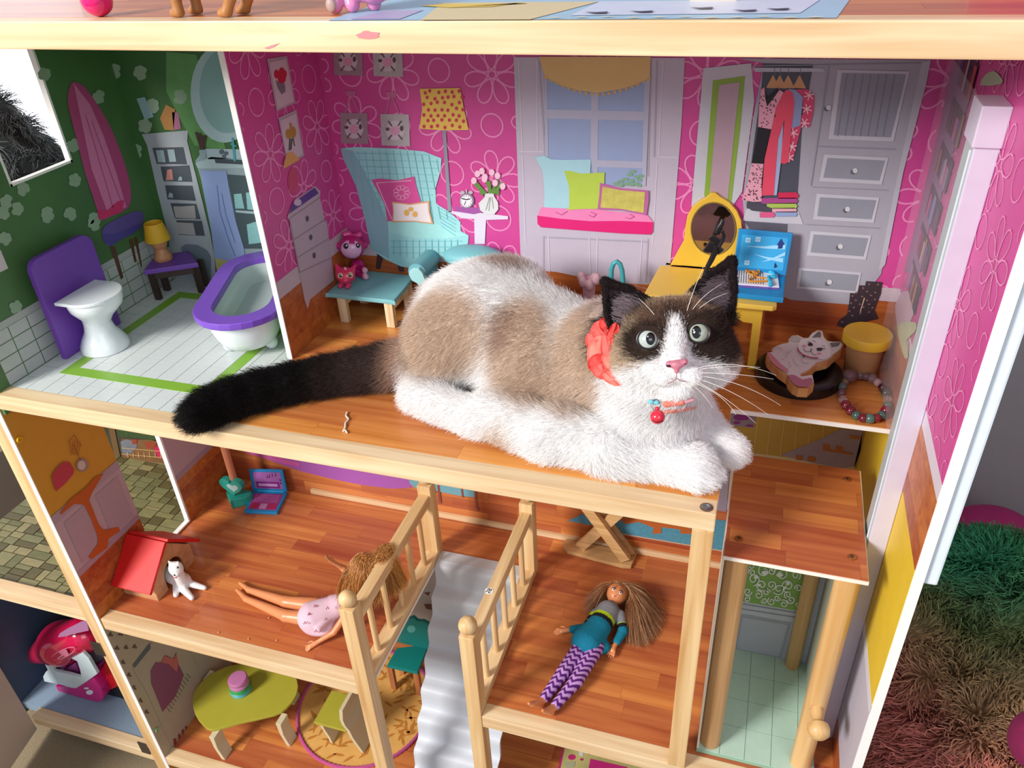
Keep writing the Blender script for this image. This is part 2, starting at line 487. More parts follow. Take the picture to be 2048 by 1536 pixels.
def sample_surface(V, Fc, n, mask=None):
    a, b, c, d = (V[Fc[:, i]] for i in range(4)); ar = 0.5 * np.linalg.norm(np.cross(c - a, d - b), axis=1)
    if mask is not None: ar = ar * mask(V[Fc].mean(1))
    f = rng.choice(len(Fc), n, p=ar / ar.sum()); u = rng.random((n, 1)); v = rng.random((n, 1))
    return (a[f] * (1-u) + b[f] * u) * (1-v) + (d[f] * (1-u) + c[f] * u) * v, f
# ---------------------------------------------------------------- colours
PINE = wood('#cba273', '#e9d0a8', 'x', lines=0.35)
PINEY = wood('#c99c66', '#ecd0a2', 'y', lines=0.35)
PINEZ = wood('#c4945c', '#e9ca98', 'z', lines=0.35)
LAM = wood('#bb682c', '#e49a52', 'x', rough=0.33, vary=0.17, lines=0.25, coat=0.15)
LAMZ = wood('#9c4a22', '#c8743a', 'x', rough=0.4, vary=0.18, lines=0.2, coat=0.1)
LAML = wood('#a8532c', '#d08048', 'x', rough=0.4, vary=0.2, lines=0.2, coat=0.15)
WHITE = mat('#eeeef0', 0.4)
EDGE = mat('#f1eeea', 0.5)
PINK = mat('#cd4893', 0.38, var=0.04)
LINE = mat('#ea8cbf', 0.4, var=0.02)
# ---------------------------------------------------------------- the room around the house
fl = mesh('floor', [(-4, -3, 0.05), (4, -3, 0.05), (4, 4, 0.05), (-4, 4, 0.05)], [[0, 1, 2, 3]], mat('#8f7f66', 0.95, 0.1, 0.35, 400.0, 1.0))
fl['kind'] = 'structure'
wb = box('wall_back', -4, 4, 1.6, 1.7, 0.05, 2.6, mat('#aaa3a6', 0.8)); wb['kind'] = 'structure'
wr = box('wall_right', 1.6, 1.7, -0.2, 1.6, 0.05, 2.6, mat('#857d7c', 0.8)); wr['kind'] = 'structure'
wl = box('wall_left', -2.6, -2.5, 0.2, 1.6, 0.05, 2.6, mat('#eceef2', 0.8)); wl['kind'] = 'structure'
wn = box('glow_panel', -2.45, -1.52, 1.588, 1.599, 0.5, 1.9, mat('#f2f5ff', 0.5, emit=1.5)); wn['kind'] = 'structure'  # glowing panel added to make the view through the bathroom opening white
for a_, b_, c_, d_ in ((-2.49, -2.45, .46, 1.94), (-1.52, -1.48, .46, 1.94), (-2.45, -1.52, .46, .50), (-2.45, -1.52, 1.90, 1.94)): box('glow_panel_frame', a_, b_, 1.575, 1.599, c_, d_, WHITE, wn)  # frame added round the glowing panel
# ---------------------------------------------------------------- dollhouse shell
XL, XR, YF, YI, YB = -0.866, 0.161, 0.5725, 0.5935, 0.915
Z3, Z2, Z1, Z0 = 1.277, 0.86, 0.46, 0.11
XG = -1.16           # left end of the low side wing
H = thing('dollhouse', (-0.35, 0.75, 0.06), 'large open-fronted wooden dollhouse with pink bedroom, green bathroom, stairs and lift', 'dollhouse')
BW = ('y', YB, -1); LP = ('x', -0.545, 1); LW = ('x', -0.860, 1); RW = ('x', XR, -1); LO = ('x', XL, 1)

def planks(panel, x0, x1, y0, y1, z, m, wd=0.0225, seed=1, holes=(), thick=0.0008, ln=(0.10, 0.19)):
    r_ = random.Random(seed); y = y0; n = 0
    while y < y1 - 1e-4:
        ye = min(y + wd, y1); x = x0 - r_.uniform(0, .1)
        while x < x1:
            xe = x + r_.uniform(*ln); a, b = max(x, x0), min(xe, x1); x = xe
            if b - a < 0.004: continue
            spans = [(a, b)]
            for (hx0, hx1, hy0, hy1) in holes:
                if ye > hy0 + 1e-3 and y < hy1 - 1e-3:
                    ns = []
                    for (p, q) in spans:
                        if q <= hx0 or p >= hx1: ns.append((p, q))
                        else:
                            if p < hx0: ns.append((p, hx0))
                            if q > hx1: ns.append((hx1, q))
                    spans = ns
            for (p, q) in spans:
                if q - p > .003: box('plank', p, q - .0002, y, ye - .0002, z - thick, z, m, panel)
        y = ye
def hwall_planks(panel, plane_y, x0, x1, z0, z1, m, seed, wd=0.0225, face=-1):
    """the wood floor printed up the foot of a wall"""
    r_ = random.Random(seed); z = z0
    while z < z1 - 1e-4:
        ze = min(z + wd, z1); x = x0 - r_.uniform(0, .1)
        while x < x1:
            xe = x + r_.uniform(.1, .19); a, b = max(x, x0), min(xe, x1); x = xe
            if b - a > .003: box('printed_plank', a, b - .0002, plane_y - .0006, plane_y, z, ze - .0002, m, panel)
        z = ze
def side_planks(panel, x, y0, y1, z0, z1, m, s, seed=3):
    r_ = random.Random(seed); z = z0
    while z < z1 - 1e-4:
        ze = min(z + .0225, z1); y = y0
        while y < y1:
            yy = min(y + r_.uniform(.1, .2), y1)
            a, b = (x, x + s * .0006) if s > 0 else (x - .0006, x)
            box('printed_plank', a, b, y, yy - .0002, z, ze - .0002, m, panel); y = yy
        z = ze

# ---- level 2 floor (bathroom + bedroom) -----------------------------
f2 = prism('middle_floor', [(XL, YI, Z2 - .006), (-0.006, YI, Z2 - .006), (-0.006, 0.750, Z2 - .006), (XR, 0.750, Z2 - .006), (XR, YB, Z2 - .006), (XL, YB, Z2 - .006)], (0, 0, 0.0052), EDGE, H)
planks(f2, -0.545, XR, YI, YB, Z2, LAM, seed=5, holes=[(-0.006, 1, 0.5, 0.750)])
# tiles
tw, thh = 0.0245, 0.0252
tcol = mat('#d3dad8', 0.25, var=0.05, nscale=150); gcol = mat('#84b43c', 0.3, var=0.08)
gx0, gx1, gy0, gy1 = -0.822, -0.598, 0.634, 0.872
y = YI
while y < YB - .002:
    x = -0.860
    while x < -0.5475:
        a, b, c, d = x, min(x + tw, -0.5455), y, min(y + thh, YB)
        cx, cy = (a + b) / 2, (c + d) / 2
        on = gx0 - .01 < cx < gx1 + .01 and gy0 - .01 < cy < gy1 + .01 and not (gx0 + .0115 < cx < gx1 - .0115 and gy0 + .0115 < cy < gy1 - .0115)
        on = False
        if not on: box('tile', a + .0004, b - .0004, c + .0004, d - .0004, Z2 - .0008, Z2 - .0002, tcol, f2)
        x += tw
    y += thh
for (a, b, c, d) in ((gx0, gx1, gy0, gy0 + .017), (gx0, gx1, gy1 - .017, gy1), (gx0, gx0 + .016, gy0 + .017, gy1 - .017), (gx1 - .016, gx1, gy0 + .017, gy1 - .017)):
    box('green_border', a, b, c, d, Z2 - .0008, Z2 + .0001, gcol, f2)
# fill the odd gaps with the white print below
box('tile_ground', -0.860, -0.5455, YI, YB, Z2 - .0012, Z2 - .0006, mat('#5d6664', 0.4), f2)
# ---- beams
def beam(name, x0, x1, z, m=PINE, y0=YF, y1=YI, h=0.022, label=None): return box(name, x0, x1, y0, y1, z - h, z, m, H, 0.0012, label)
bt = beam('top_beam', XL - .3, XR + .02, Z3 - .000, h=0.0225)
multi('lipstick_smear', ('y', YF, -1), [[(528, 96), (545, 90), (560, 86), (548, 94), (536, 98)], circ(737, 72, 22, 6), circ(733, 66, 10, 5), [(712, 69), (730, 63), (760, 65), (757, 70), (740, 74), (718, 76)]], mat('#d98084', 0.6), bt, 1)
bm2 = beam('middle_beam', XL - .02, -0.006, Z2)
ptx = [(1413, 1015)]
pc = U('z', Z2, 1413, 1015)
lathe('bolt_recess', (pc[0], pc[1], Z2 - .0003), [(.0062, 0), (.0062, .0006), (.0056, .0007)], mat('#7b5a36', 0.8), bm2)
bo = lathe('bolt', (pc[0], pc[1], Z2 - .0005), [(.0052, 0), (.0052, .0016), (.0042, .0022), (.0026, .0022), (.0022, .0014), (0, .0013)], mat('#9a9a9c', 0.3, metal=1.0), bm2)
b1l = beam('lower_left_beam', XL + .002, -0.4405, Z1)
b1r = beam('lower_right_beam', -0.2625, XR + .01, Z1)
b0 = beam('ground_beam', XG, XR, Z0)
bw1 = beam('side_wing_beam', XG - .3, XL - .012, Z1 + .008, h=0.0225)
# back strip of the lower floor
box('rear_strip', -0.70, 0.06, 0.9085, 0.9145, Z1, Z1 + .009, PINE, H, 0.0008)
# ---- level 1 floor with the stair hole
HX0, HX1, HY1 = -0.4205, -0.281, 0.812
f1 = prism('lower_floor', [(XL, YI, Z1 - .006), (HX0, YI, Z1 - .006), (HX0, HY1, Z1 - .006), (HX1, HY1, Z1 - .006), (HX1, YI, Z1 - .006), (XR, YI, Z1 - .006), (XR, YB, Z1 - .006), (XL, YB, Z1 - .006)], (0, 0, 0.0052), EDGE, H)
planks(f1, XL, XR, YI, YB, Z1, LAML, seed=11, holes=[(HX0, HX1, 0.5, HY1)], wd=0.026, ln=(.13, .22))
f0 = box('ground_floor', XL, XR, YI, YB, Z0 - .02, Z0 - .0008, EDGE, H)
planks(f0, XL, XR, YI, YB, Z0, LAML, seed=21, wd=0.026, ln=(.13, .22))
f3 = box('top_floor', XL - .3, XR, YI, YB + .1, Z3 - .008, Z3 - .0008, EDGE, H)
planks(f3, XL - .3, XR, YI, YB, Z3, LAML, seed=31, wd=0.026)
# ---- level 2 walls
w2 = box('bedroom_back_wall', -0.545, XR + .006, YB, YB + .006, Z2 - .006, Z3 - .008, PINK, H)
wbb = box('bathroom_back_wall', -0.866, -0.551, YB, YB + .006, Z2 - .006, Z3 - .008, mat('#3f6a38', 0.5, var=0.3, nscale=9), H)
pw = box('bathroom_partition', -0.551, -0.545, 0.734, YB, Z2 - .0002, Z3 - .008, PINK, H)
box('white_edge', -0.5514, -0.5446, 0.7325, 0.734, Z2, Z3 - .008, EDGE, pw)
box('bathroom_side_paper', -0.5516, -0.551, 0.735, YB, Z2, Z3 - .008, mat('#6fae5a', 0.5, var=0.15, nscale=30), pw)
GRN = mat('#4a7040', 0.5, var=0.45, nscale=10)
hy0, hy1, hz0, hz1 = 0.698, 0.798, 1.077, 1.235
lwv = [(YI - .02, Z2 - .03), (YB, Z2 - .03), (YB, Z3 - .008), (YI - .02, Z3 - .008)]
def holed(name, x0, x1, outer, hole, m, parent):
    """a board in the y-z plane with an opening"""
    bm = bmesh.new()
    (a0, b0), (a1, _), (_, b1), _ = outer
    (c0, d0), (c1, d1) = hole
    ys = [a0, c0, c1, a1]; zs = [b0, d0, d1, b1]
    g = {}
    for xi, x in enumerate((x0, x1)):
        for i, yy in enumerate(ys):
            for j, zz in enumerate(zs): g[xi, i, j] = bm.verts.new((x, yy, zz))
    for i in range(3):
        for j in range(3):
            if i == 1 and j == 1: continue
            bm.faces.new([g[1, i, j], g[1, i+1, j], g[1, i+1, j+1], g[1, i, j+1]])
            bm.faces.new([g[0, i, j], g[0, i, j+1], g[0, i+1, j+1], g[0, i+1, j]])
    def q(i, j, k, l): bm.faces.new([g[0, i, j], g[0, k, l], g[1, k, l], g[1, i, j]])
    q(1, 1, 2, 1); q(2, 1, 2, 2); q(2, 2, 1, 2); q(1, 2, 1, 1)
    for i in range(3): q(i, 0, i+1, 0); q(i+1, 3, i, 3); q(0, i+1, 0, i); q(3, i, 3, i+1)
    bmesh.ops.recalc_face_normals(bm, faces=list(bm.faces))
    return bm_obj(name, bm, m, parent)
lwall = holed('bathroom_side_wall', -0.866, -0.860, lwv, ((hy0, hz0), (hy1, hz1)), GRN, H)
for (a, b, c, d) in ((hy0, hy1, hz0, hz0 + .003), (hy1 - .003, hy1, hz0, hz1), (hy0, hy0 + .003, hz0, hz1), (hy0, hy1, hz1 - .003, hz1)):
    box('window_reveal', -0.8675, -0.8593, a, b, c, d, EDGE, lwall)
# tiles printed on the side wall, with a moulding over them
ty = YI
tcw = mat('#b4b8b6', 0.35, var=0.08, nscale=90)
while ty < YB - .002:
    tz = Z2 + .001
    while tz < 0.928:
        box('wall_tile', -0.860, -0.8594, ty + .0005, min(ty + .028, YB) - .0005, tz, min(tz + .0165, .9285) - .0006, tcw, lwall); tz += .0172
    ty += .0285
box('printed_moulding', -0.860, -0.8592, YI, YB, 0.9285, 0.9375, mat('#a9aeab', 0.4), lwall)
tx = -0.860
while tx < -0.5525:
    tz = Z2 + .001
    while tz < 0.912:
        box('wall_tile', tx + .0005, min(tx + .028, -.5515) - .0005, YB - .0006, YB, tz, min(tz + .0165, .917) - .0006, tcw, wbb); tz += .0172
    tx += .0285
# cloudy white blossoms on the green paper
BLO = mat('#8fa78c', 0.6, var=0.15, nscale=50)
def blossoms(name, plane, spots, parent):
    polys = []
    r_ = random.Random(4)
    for (px, py, r) in spots:
        for k in range(6):
            a = k * 1.05 + r_.random(); polys.append(circ(px + math.cos(a) * r * .55, py + math.sin(a) * r * .6, r * .5, r * .52, 9))
        polys.append(circ(px, py, r * .6, r * .7, 9))
    return multi(name, plane, polys, BLO, parent, 2)
bs = T(0, 0, .3027, [(290, 490), (650, 640), (110, 1380), (490, 1190), (310, 1410), (460, 1415), (620, 1480), (480, 960), (150, 1250), (40, 1330), (560, 700)])
bs2 = T(0, 420, .3027, [(30, 190), (310, 40), (100, 640), (620, 60), (20, 20)])
blossoms('blossom_print', LW, [(a, b, 13) for a, b in bs + bs2], lwall)
bs3 = T(0, 0, .3027, [(820, 900), (900, 1000), (1190, 640), (960, 830), (760, 470), (1010, 700), (930, 480)])
blossoms('blossom_print', BW, [(a, b, 14) for a, b in bs3], wbb)
# things printed on the bathroom side wall
PK1, PK2, PK3 = mat('#b8447c', .5), mat('#d978a8', .5), mat('#d12f66', .5)
dec('printed_surfboard', LW, T(0, 0, .3027, [(480, 540), (455, 580), (442, 660), (470, 800), (510, 950), (560, 1150), (610, 1300), (640, 1400), (655, 1455), (730, 1430), (845, 1370), (860, 1250), (820, 1080), (760, 920), (700, 790), (620, 660), (550, 570)]), PK1, lwall, 3, 2)
dec('printed_surfboard_stripe', LW, T(0, 0, .3027, [(480, 550), (530, 790), (600, 1120), (700, 1390), (830, 1370), (760, 1130), (680, 900), (590, 690)]), PK2, lwall, 4)
multi('printed_surfboard_lines', LW, [line(*T(0, 0, .3027, [a, b]), 1.3) for a, b in (((560, 760), (740, 1370)), ((600, 800), (800, 1350)))], PK1, lwall, 5)
dec('printed_towel_fold', LW, T(0, 0, .3027, [(640, 1385), (700, 1390), (770, 1330), (815, 1320), (800, 1400), (735, 1420), (650, 1455)]), PK3, lwall, 5)
PUR, PURD = mat('#5f4c95', .5, var=.15), mat('#3c2f6e', .5)
dec('printed_stool_seat', LW, T(200, 400, .15625, [(20, 430), (60, 330), (250, 220), (400, 160), (530, 150), (540, 290), (400, 430), (250, 500), (130, 590), (50, 540)]), PUR, lwall, 3, 3)
dec('printed_stool_edge', LW, T(200, 400, .15625, [(20, 430), (150, 440), (350, 370), (535, 290), (520, 340), (400, 440), (250, 510), (130, 590), (50, 540)]), mat('#4c4390', .5), lwall, 4)
multi('printed_stool_legs', LW, [T(200, 400, .15625, p) for p in ([(120, 595), (185, 590), (295, 990), (260, 1020)], [(365, 510), (410, 500), (460, 790), (435, 800)], [(425, 480), (465, 470), (530, 840), (520, 880)])], mat('#5c3d2e', .5, var=.3), lwall, 3)
dec('printed_wall_notice', LW, T(0, 420, .3027, [(-20, 260), (0, 265), (50, 385), (0, 410), (-20, 400)]), mat('#cfc7c8', .5), lwall, 3)
# things printed on the bathroom back wall
c1 = lambda p: T(0, 0, .3027, p)
GL = mat('#9fb9bd', .35)
dec('printed_mirror_frame', BW, circ(450, 185, 68, 100, 32), mat('#a9c0c6', .4), wbb, 3)
dec('printed_mirror_glass', BW, circ(456, 180, 56, 86, 32), mat('#86a9aa', .3), wbb, 4)
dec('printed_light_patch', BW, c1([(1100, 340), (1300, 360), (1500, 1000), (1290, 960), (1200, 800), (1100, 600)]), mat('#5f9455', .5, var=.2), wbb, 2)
SH, SHD = mat('#a7aeb4', .5), mat('#4b545c', .5)
dec('printed_shelf_unit', BW, c1([(940, 885), (1245, 860), (1240, 930), (1340, 1330), (1390, 1536), (1470, 2000), (1180, 2060), (1110, 1536), (1040, 1250), (975, 960)]), SH, wbb, 3)
cells = [[(1010, 975), (1215, 970), (1240, 1085), (1040, 1080)], [(1065, 1100), (1255, 1090), (1275, 1200), (1085, 1195)], [(1095, 1222), (1275, 1225), (1298, 1325), (1110, 1315)], [(1130, 1340), (1300, 1345), (1330, 1447), (1160, 1440)]]
multi('printed_shelf_openings', BW, [c1(c) for c in cells] + [T(200, 400, .15625, c) for c in ([(950, 60), (1240, 60), (1290, 235), (985, 235)], [(985, 255), (1310, 262), (1350, 455), (1010, 440)])], SHD, wbb, 4)
multi('printed_jars', BW, [c1(p) for p in ([(1035, 990), (1085, 990), (1100, 1070), (1050, 1070)], [(1110, 985), (1155, 985), (1170, 1065), (1125, 1068)], [(1180, 1190), (1190, 1165), (1205, 1165), (1210, 1190)], [(1115, 1300), (1125, 1270), (1145, 1275), (1150, 1305)])], mat('#9fb6ba', .4), wbb, 5)
multi('printed_shells', BW, [c1(p) for p in ([(1100, 1190), (1110, 1120), (1140, 1115), (1150, 1185)], )], mat('#cf8f86', .5), wbb, 5)
multi('printed_towels', BW, [c1([(1150, 1365), (1290, 1355), (1300, 1440), (1165, 1435)]), T(200, 400, .15625, [(950, 75), (1190, 80), (1230, 235), (980, 220)]), T(200, 400, .15625, [(985, 280), (1200, 290), (1235, 445), (1010, 430)])], mat('#a9a6a6', .6), wbb, 5)
multi('printed_bottles', BW, [c1([(905, 650), (960, 640), (1020, 770), (960, 790)])], mat('#8fb0b4', .5), wbb, 3)
multi('printed_orange_bottle', BW, [c1([(1060, 780), (1100, 690), (1160, 720), (1150, 860), (1090, 855)])], mat('#b9854a', .5), wbb, 3)
multi('printed_pink_bottle', BW, [c1([(1140, 740), (1180, 740), (1200, 850), (1150, 860)])], mat('#b0708e', .5), wbb, 3)
dec('printed_washstand', BW, c1([(1295, 1060), (1330, 1010), (1700, 990), (1750, 1600), (1800, 2000), (1450, 2000), (1400, 1536), (1330, 1180)]), mat('#93a5ad', .45), wbb, 3)
dec('printed_counter', BW, c1([(1295, 1075), (1370, 1045), (1400, 1035), (1720, 1060), (1720, 1110), (1310, 1110)]), mat('#a8bcc2', .4), wbb, 4)
dec('printed_splashback', BW, c1([(1360, 980), (1600, 985), (1620, 1045), (1380, 1050)]), mat('#a9bcc4', .4), wbb, 4)
dec('printed_basin', BW, c1([(1420, 1045), (1620, 1055), (1615, 1085), (1430, 1075)]), mat('#454f58', .4), wbb, 5)
multi('printed_tap', BW, [c1([(1535, 905), (1550, 910), (1565, 1060), (1550, 1065)]), c1([(1530, 940), (1570, 960), (1570, 970), (1530, 955)])], mat('#4d9db0', .4), wbb, 6)
multi('printed_tap_handles', BW, [circ(*c1([(1470, 1000)])[0], 5), circ(*c1([(1500, 1010)])[0], 4), circ(*c1([(1485, 1030)])[0], 4)], mat('#5b6770', .4), wbb, 6)
dec('printed_under_shelf', BW, c1([(1505, 1150), (1650, 1160), (1720, 1500), (1740, 1640), (1620, 1640), (1570, 1480)]), mat('#45565c', .5), wbb, 5)
multi('printed_shelf_board', BW, [c1([(1560, 1385), (1700, 1395), (1704, 1412), (1565, 1400)])], mat('#a9bcc4', .5), wbb, 6)
multi('printed_soap_jars', BW, [c1([(1550, 1280), (1600, 1275), (1620, 1375), (1560, 1375)]), c1([(1630, 1270), (1670, 1265), (1690, 1385), (1640, 1380)]), c1([(1635, 1480), (1700, 1460), (1730, 1600), (1650, 1610)])], mat('#8fc4c4', .4, var=.2, nscale=300), wbb, 6)
dec('printed_curtain', BW, c1([(1335, 1125), (1500, 1125), (1520, 1250), (1560, 1450), (1620, 1650), (1620, 1750), (1430, 1700), (1390, 1450), (1350, 1250)]), mat('#8fa3d2', .6), wbb, 6)
multi('printed_curtain_folds', BW, polyline(c1([(1440, 1220), (1460, 1400), (1510, 1560), (1560, 1690)]), 1.5) + polyline(c1([(1470, 1270), (1500, 1420), (1560, 1600)]), 1.2), mat('#5f78b4', .6), wbb, 7)
multi('printed_brush_pot', BW, [c1([(1320, 990), (1370, 985), (1365, 1050), (1330, 1060)])], mat('#8fa3a8', .4), wbb, 5)
multi('printed_brushes', BW, [c1(line(a, b, 14)) for a, b in (((1300, 870), (1335, 980)), ((1325, 875), (1340, 970)), ((1345, 890), (1345, 980)), ((1365, 890), (1350, 985)))], mat('#4a322c', .5), wbb, 6)
dec('printed_bath_mat', BW, T(0, 420, .3027, [(1425, 270), (1560, 300), (1540, 380), (1435, 400)]), mat('#b9b06c', .6), wbb, 4)
dec('printed_arch', BW, T(200, 400, .15625, [(1040, 600), (1110, 560), (1260, 570), (1380, 640), (1430, 720), (1430, 1020), (1240, 1060)]), mat('#6f7c88', .5), wbb, 5.4)
# ---- bedroom paper
fp = flower_paths((-0.545, 0.161, 0.95, 1.28), 0.122, 0.120, 0.037, seed=3)
ribbon(fp, BW, LINE, w2, 'printed_flower_outlines', 1, 0.0019, (-0.5445, 0.1605, 0.944, 1.268))
LINE2 = mat('#dd5b93', .4)
fp2 = flower_paths((0.735, 0.915, 0.96, 1.28), 0.116, 0.114, 0.035, seed=9)
ribbon(fp2, LP, LINE, pw, 'printed_flower_outlines', 1, 0.0017, (0.736, 0.9145, 0.966, 1.268))
BASE = mat('#c3b3bd', .45)
box('printed_baseboard', -0.545, -0.5445, 0.7345, YB, 0.9435, 0.9655, BASE, pw)
side_planks(pw, -0.545, 0.7345, YB, Z2, 0.9435, LAMZ, 1)
box('printed_baseboard', -0.545, XR, YB - .0005, YB, 0.927, 0.944, BASE, w2)
hwall_planks(w2, YB, -0.545, XR, Z2, 0.927, LAMZ, 8)
# partition prints
c2 = lambda p: T(440, 80, .3027, p)
FR = mat('#b9a3b0', .5); FRI = mat('#d3bfcb', .5)
dec('printed_tulip_picture', LP, c2([(305, 125), (437, 105), (493, 415), (368, 472)]), FR, pw, 3)
dec('printed_tulip_sheet', LP, c2([(318, 150), (428, 122), (480, 405), (374, 455)]), FRI, pw, 4)
multi('printed_red_tulips', LP, [circ(*c2([(365, 225)])[0], 5, 9), circ(*c2([(400, 210)])[0], 6, 9), circ(*c2([(400, 255)])[0], 8, 10), circ(*c2([(420, 225)])[0], 4, 8)], mat('#c81e3c', .5), pw, 5)
multi('printed_tulip_stems', LP, [c2([(360, 265), (390, 280), (420, 290), (425, 340), (400, 360), (375, 320)])], mat('#7b7580', .5, var=.2, nscale=200), pw, 5)
dec('printed_daffodil_picture', LP, c2([(380, 515), (500, 460), (552, 765), (440, 830)]), FR, pw, 3)
dec('printed_daffodil_sheet', LP, c2([(390, 535), (494, 485), (540, 755), (440, 810)]), FRI, pw, 4)
multi('printed_daffodils', LP, [circ(*c2([(445, 620)])[0], 6, 10), circ(*c2([(475, 610)])[0], 6, 12), c2([(450, 545), (465, 550), (470, 600), (455, 600)])], mat('#b58a36', .5), pw, 5)
multi('printed_daffodil_stems', LP, [c2(line((455, 650), (450, 730), 9)), c2(line((468, 650), (460, 725), 9)), c2(line((475, 650), (485, 700), 7))], mat('#4c5044', .5), pw, 5)
dec('printed_small_lampshade', LP, c2([(435, 745), (470, 740), (518, 790), (408, 852), (415, 800)]), mat('#d9a45c', .5), pw, 6)
multi('printed_lamp_stand', LP, [c2(circ(480, 930, 34, 90, 16))], mat('#c7486f', .5), pw, 2)
c7 = lambda p: T(340, 440, .3027, p)
dec('printed_drawer_chest', LP, c2([(440, 1175), (455, 1125), (495, 1050), (625, 965), (660, 1000), (655, 1040), (690, 1200)]) + c7([(1030, 0), (1080, 395), (920, 525), (905, 590), (885, 530), (860, 400), (790, 60)]) + c2([(455, 1190)]), mat('#bba9b6', .45), pw, 3)
dec('printed_chest_top', LP, c2([(450, 1148), (475, 1075), (620, 975), (645, 1012)]), mat('#5a3a8c', .45), pw, 4)
multi('printed_puff', LP, [c2(circ(505, 1072, 26, 24, 12))], mat('#cbb9cf', .5), pw, 5)
multi('printed_drawer_lines', LP, [c2(line(a, b, 6)) for a, b in (((445, 1185), (655, 1040)), ((480, 1320), (690, 1185)), ((500, 1440), (715, 1310)), ((455, 1190), (520, 1536)), ((520, 1536), (725, 1440)))], mat('#9c8a98', .5), pw, 4)
multi('printed_drawer_knobs', LP, [c2(circ(570, 1180, 10, 20, 10)), c2(circ(593, 1303, 10, 20, 10)), c2(circ(615, 1423, 10, 20, 10))], mat('#5a4e5e', .4), pw, 5)
# ---- bedroom back wall prints
AQ, AQD, AQL = mat('#9fd9dc', .5), mat('#74c4c9', .5), mat('#c0e8e8', .5)
def hangpic(x, y, wd, hh, nm, strings=True, dk='#a08590'):
    dec(nm, BW, c2([(x, y), (x + wd, y + 3), (x + wd + 8, y + hh + 6), (x + 8, y + hh)]), mat(dk, .6, var=.1, nscale=300), w2, 3)
    multi(nm + '_mount', BW, [c2(circ(x + wd / 2 + 4, y + hh / 2 + 4, 62, 66, 14))], mat('#cdbfc8', .5), w2, 4)
    multi(nm + '_rose', BW, [c2(circ(x + wd / 2 + 4, y + hh / 2 + 6, 30, 30, 9))], mat('#d99ab8', .5, var=.3, nscale=400), w2, 5)
    multi(nm + '_stems', BW, [c2(line((x + wd/2 + 4 + math.cos(a) * 36, y + hh/2 + 4 + math.sin(a) * 36), (x + wd/2 + 4 + math.cos(a) * 76, y + hh/2 + 4 + math.sin(a) * 76), 8)) for a in (.9, 2.2, 4.1, 5.3)] + [c2(circ(x + wd/2 + 48, y + hh/2 - 10, 12, 20, 6)), c2(circ(x + wd/2 - 44, y + hh/2 - 5, 14, 12, 6))], mat('#5c4650', .5), w2, 6)
    if strings:
        multi(nm + '_ribbon', BW, [c2(line((x + 35, y), (x + 66, y - 125), 10)), c2(line((x + 125, y + 3), (x + 72, y - 125), 10)), c2([(x + 35, y - 145), (x + 105, y - 145), (x + 100, y - 108), (x + 45, y - 112)])], mat('#c06a94', .5), w2, 3)
hangpic(795, 480, 180, 200, 'printed_rose_picture'); hangpic(1062, 487, 188, 208, 'printed_rose_picture', dk='#b5aeb0')
hangpic(750, 40, 190, 190, 'printed_rose_picture', False); hangpic(1010, 42, 195, 195, 'printed_rose_picture', False, '#b5aeb0')
chair = [(800, 715), (900, 705), (1150, 715), (1350, 735), (1465, 780), (1460, 860), (1425, 980), (1430, 1080), (1520, 1135), (1590, 1200), (1592, 1260), (1645, 1290), (1640, 1345), (1500, 1420), (1280, 1505), (1200, 1495), (1100, 1450), (1005, 1385), (985, 1300), (960, 1180), (900, 960), (820, 790)]
multi('printed_armchair_legs', BW, [c2([(1040, 1400), (1085, 1420), (1060, 1515), (1030, 1510)]), c2([(1170, 1470), (1215, 1490), (1220, 1530), (1185, 1528)])], mat('#46302f', .5), w2, 2)
dec('printed_armchair', BW, c2(chair), AQ, w2, 3)
dec('printed_armchair_wing', BW, c2([(800, 715), (880, 730), (960, 870), (1030, 1020), (1110, 1200), (1120, 1440), (1005, 1385), (985, 1300), (960, 1180), (900, 960), (820, 790)]), mat('#8db9c4', .5), w2, 4)
dec('printed_armchair_seat', BW, c2([(1110, 1200), (1150, 1190), (1420, 1205), (1640, 1290), (1500, 1310), (1280, 1305), (1120, 1270)]), mat('#a6e2df', .5), w2, 4)
# plaid
pl = []
for i in range(13):
    x = 870 + i * 46; pl.append(c2(line((x, 730), (x + 60 + i * 2, 1180), 4)))
for j in range(10):
    y = 745 + j * 44; pl.append(c2(line((870 + j * 24, y), (1455 - j * 8, y + 12), 4)))
for i in range(11):
    x = 1150 + i * 42; pl.append(c2(line((x, 1315), (x + 2, 1440 - abs(i - 3) * 8), 4)))
for j in range(3): pl.append(c2(line((1130, 1325 + j * 40), (1600 - j * 60, 1325 + j * 38), 4)))
for j in range(6): pl.append(c2(line((1435 + j * 6, 1100 + j * 25), (1560, 1165 + j * 25), 3)))
cpoly = c2(chair)
pl2 = []
for q_ in pl:
    a_ = ((q_[0][0]+q_[3][0])/2, (q_[0][1]+q_[3][1])/2); b_ = ((q_[1][0]+q_[2][0])/2, (q_[1][1]+q_[2][1])/2); pl2 += clipline(a_, b_, 1.2, cpoly)
multi('printed_plaid', BW, pl2, mat('#7cc4ca', .5), w2, 5)
dec('printed_pink_cushion', BW, c2([(1005, 922), (1060, 912), (1180, 924), (1288, 898), (1300, 960), (1330, 1060), (1300, 1170), (1110, 1195), (1095, 1090), (1050, 1000)]), mat('#d9519a', .5), w2, 6)
multi('printed_cushion_scroll', BW, [p for k in range(9) for p in polyline(c2(circ(1205 + math.cos(k * .7) * 38, 1005 + math.sin(k * .7) * 34, 17, 15, 9)), .9, True)] + [c2(line((1040, 940), (1140, 1180), 7)), c2(line((1040, 940), (1270, 925), 5))], mat('#f0b6d0', .5), w2, 7)
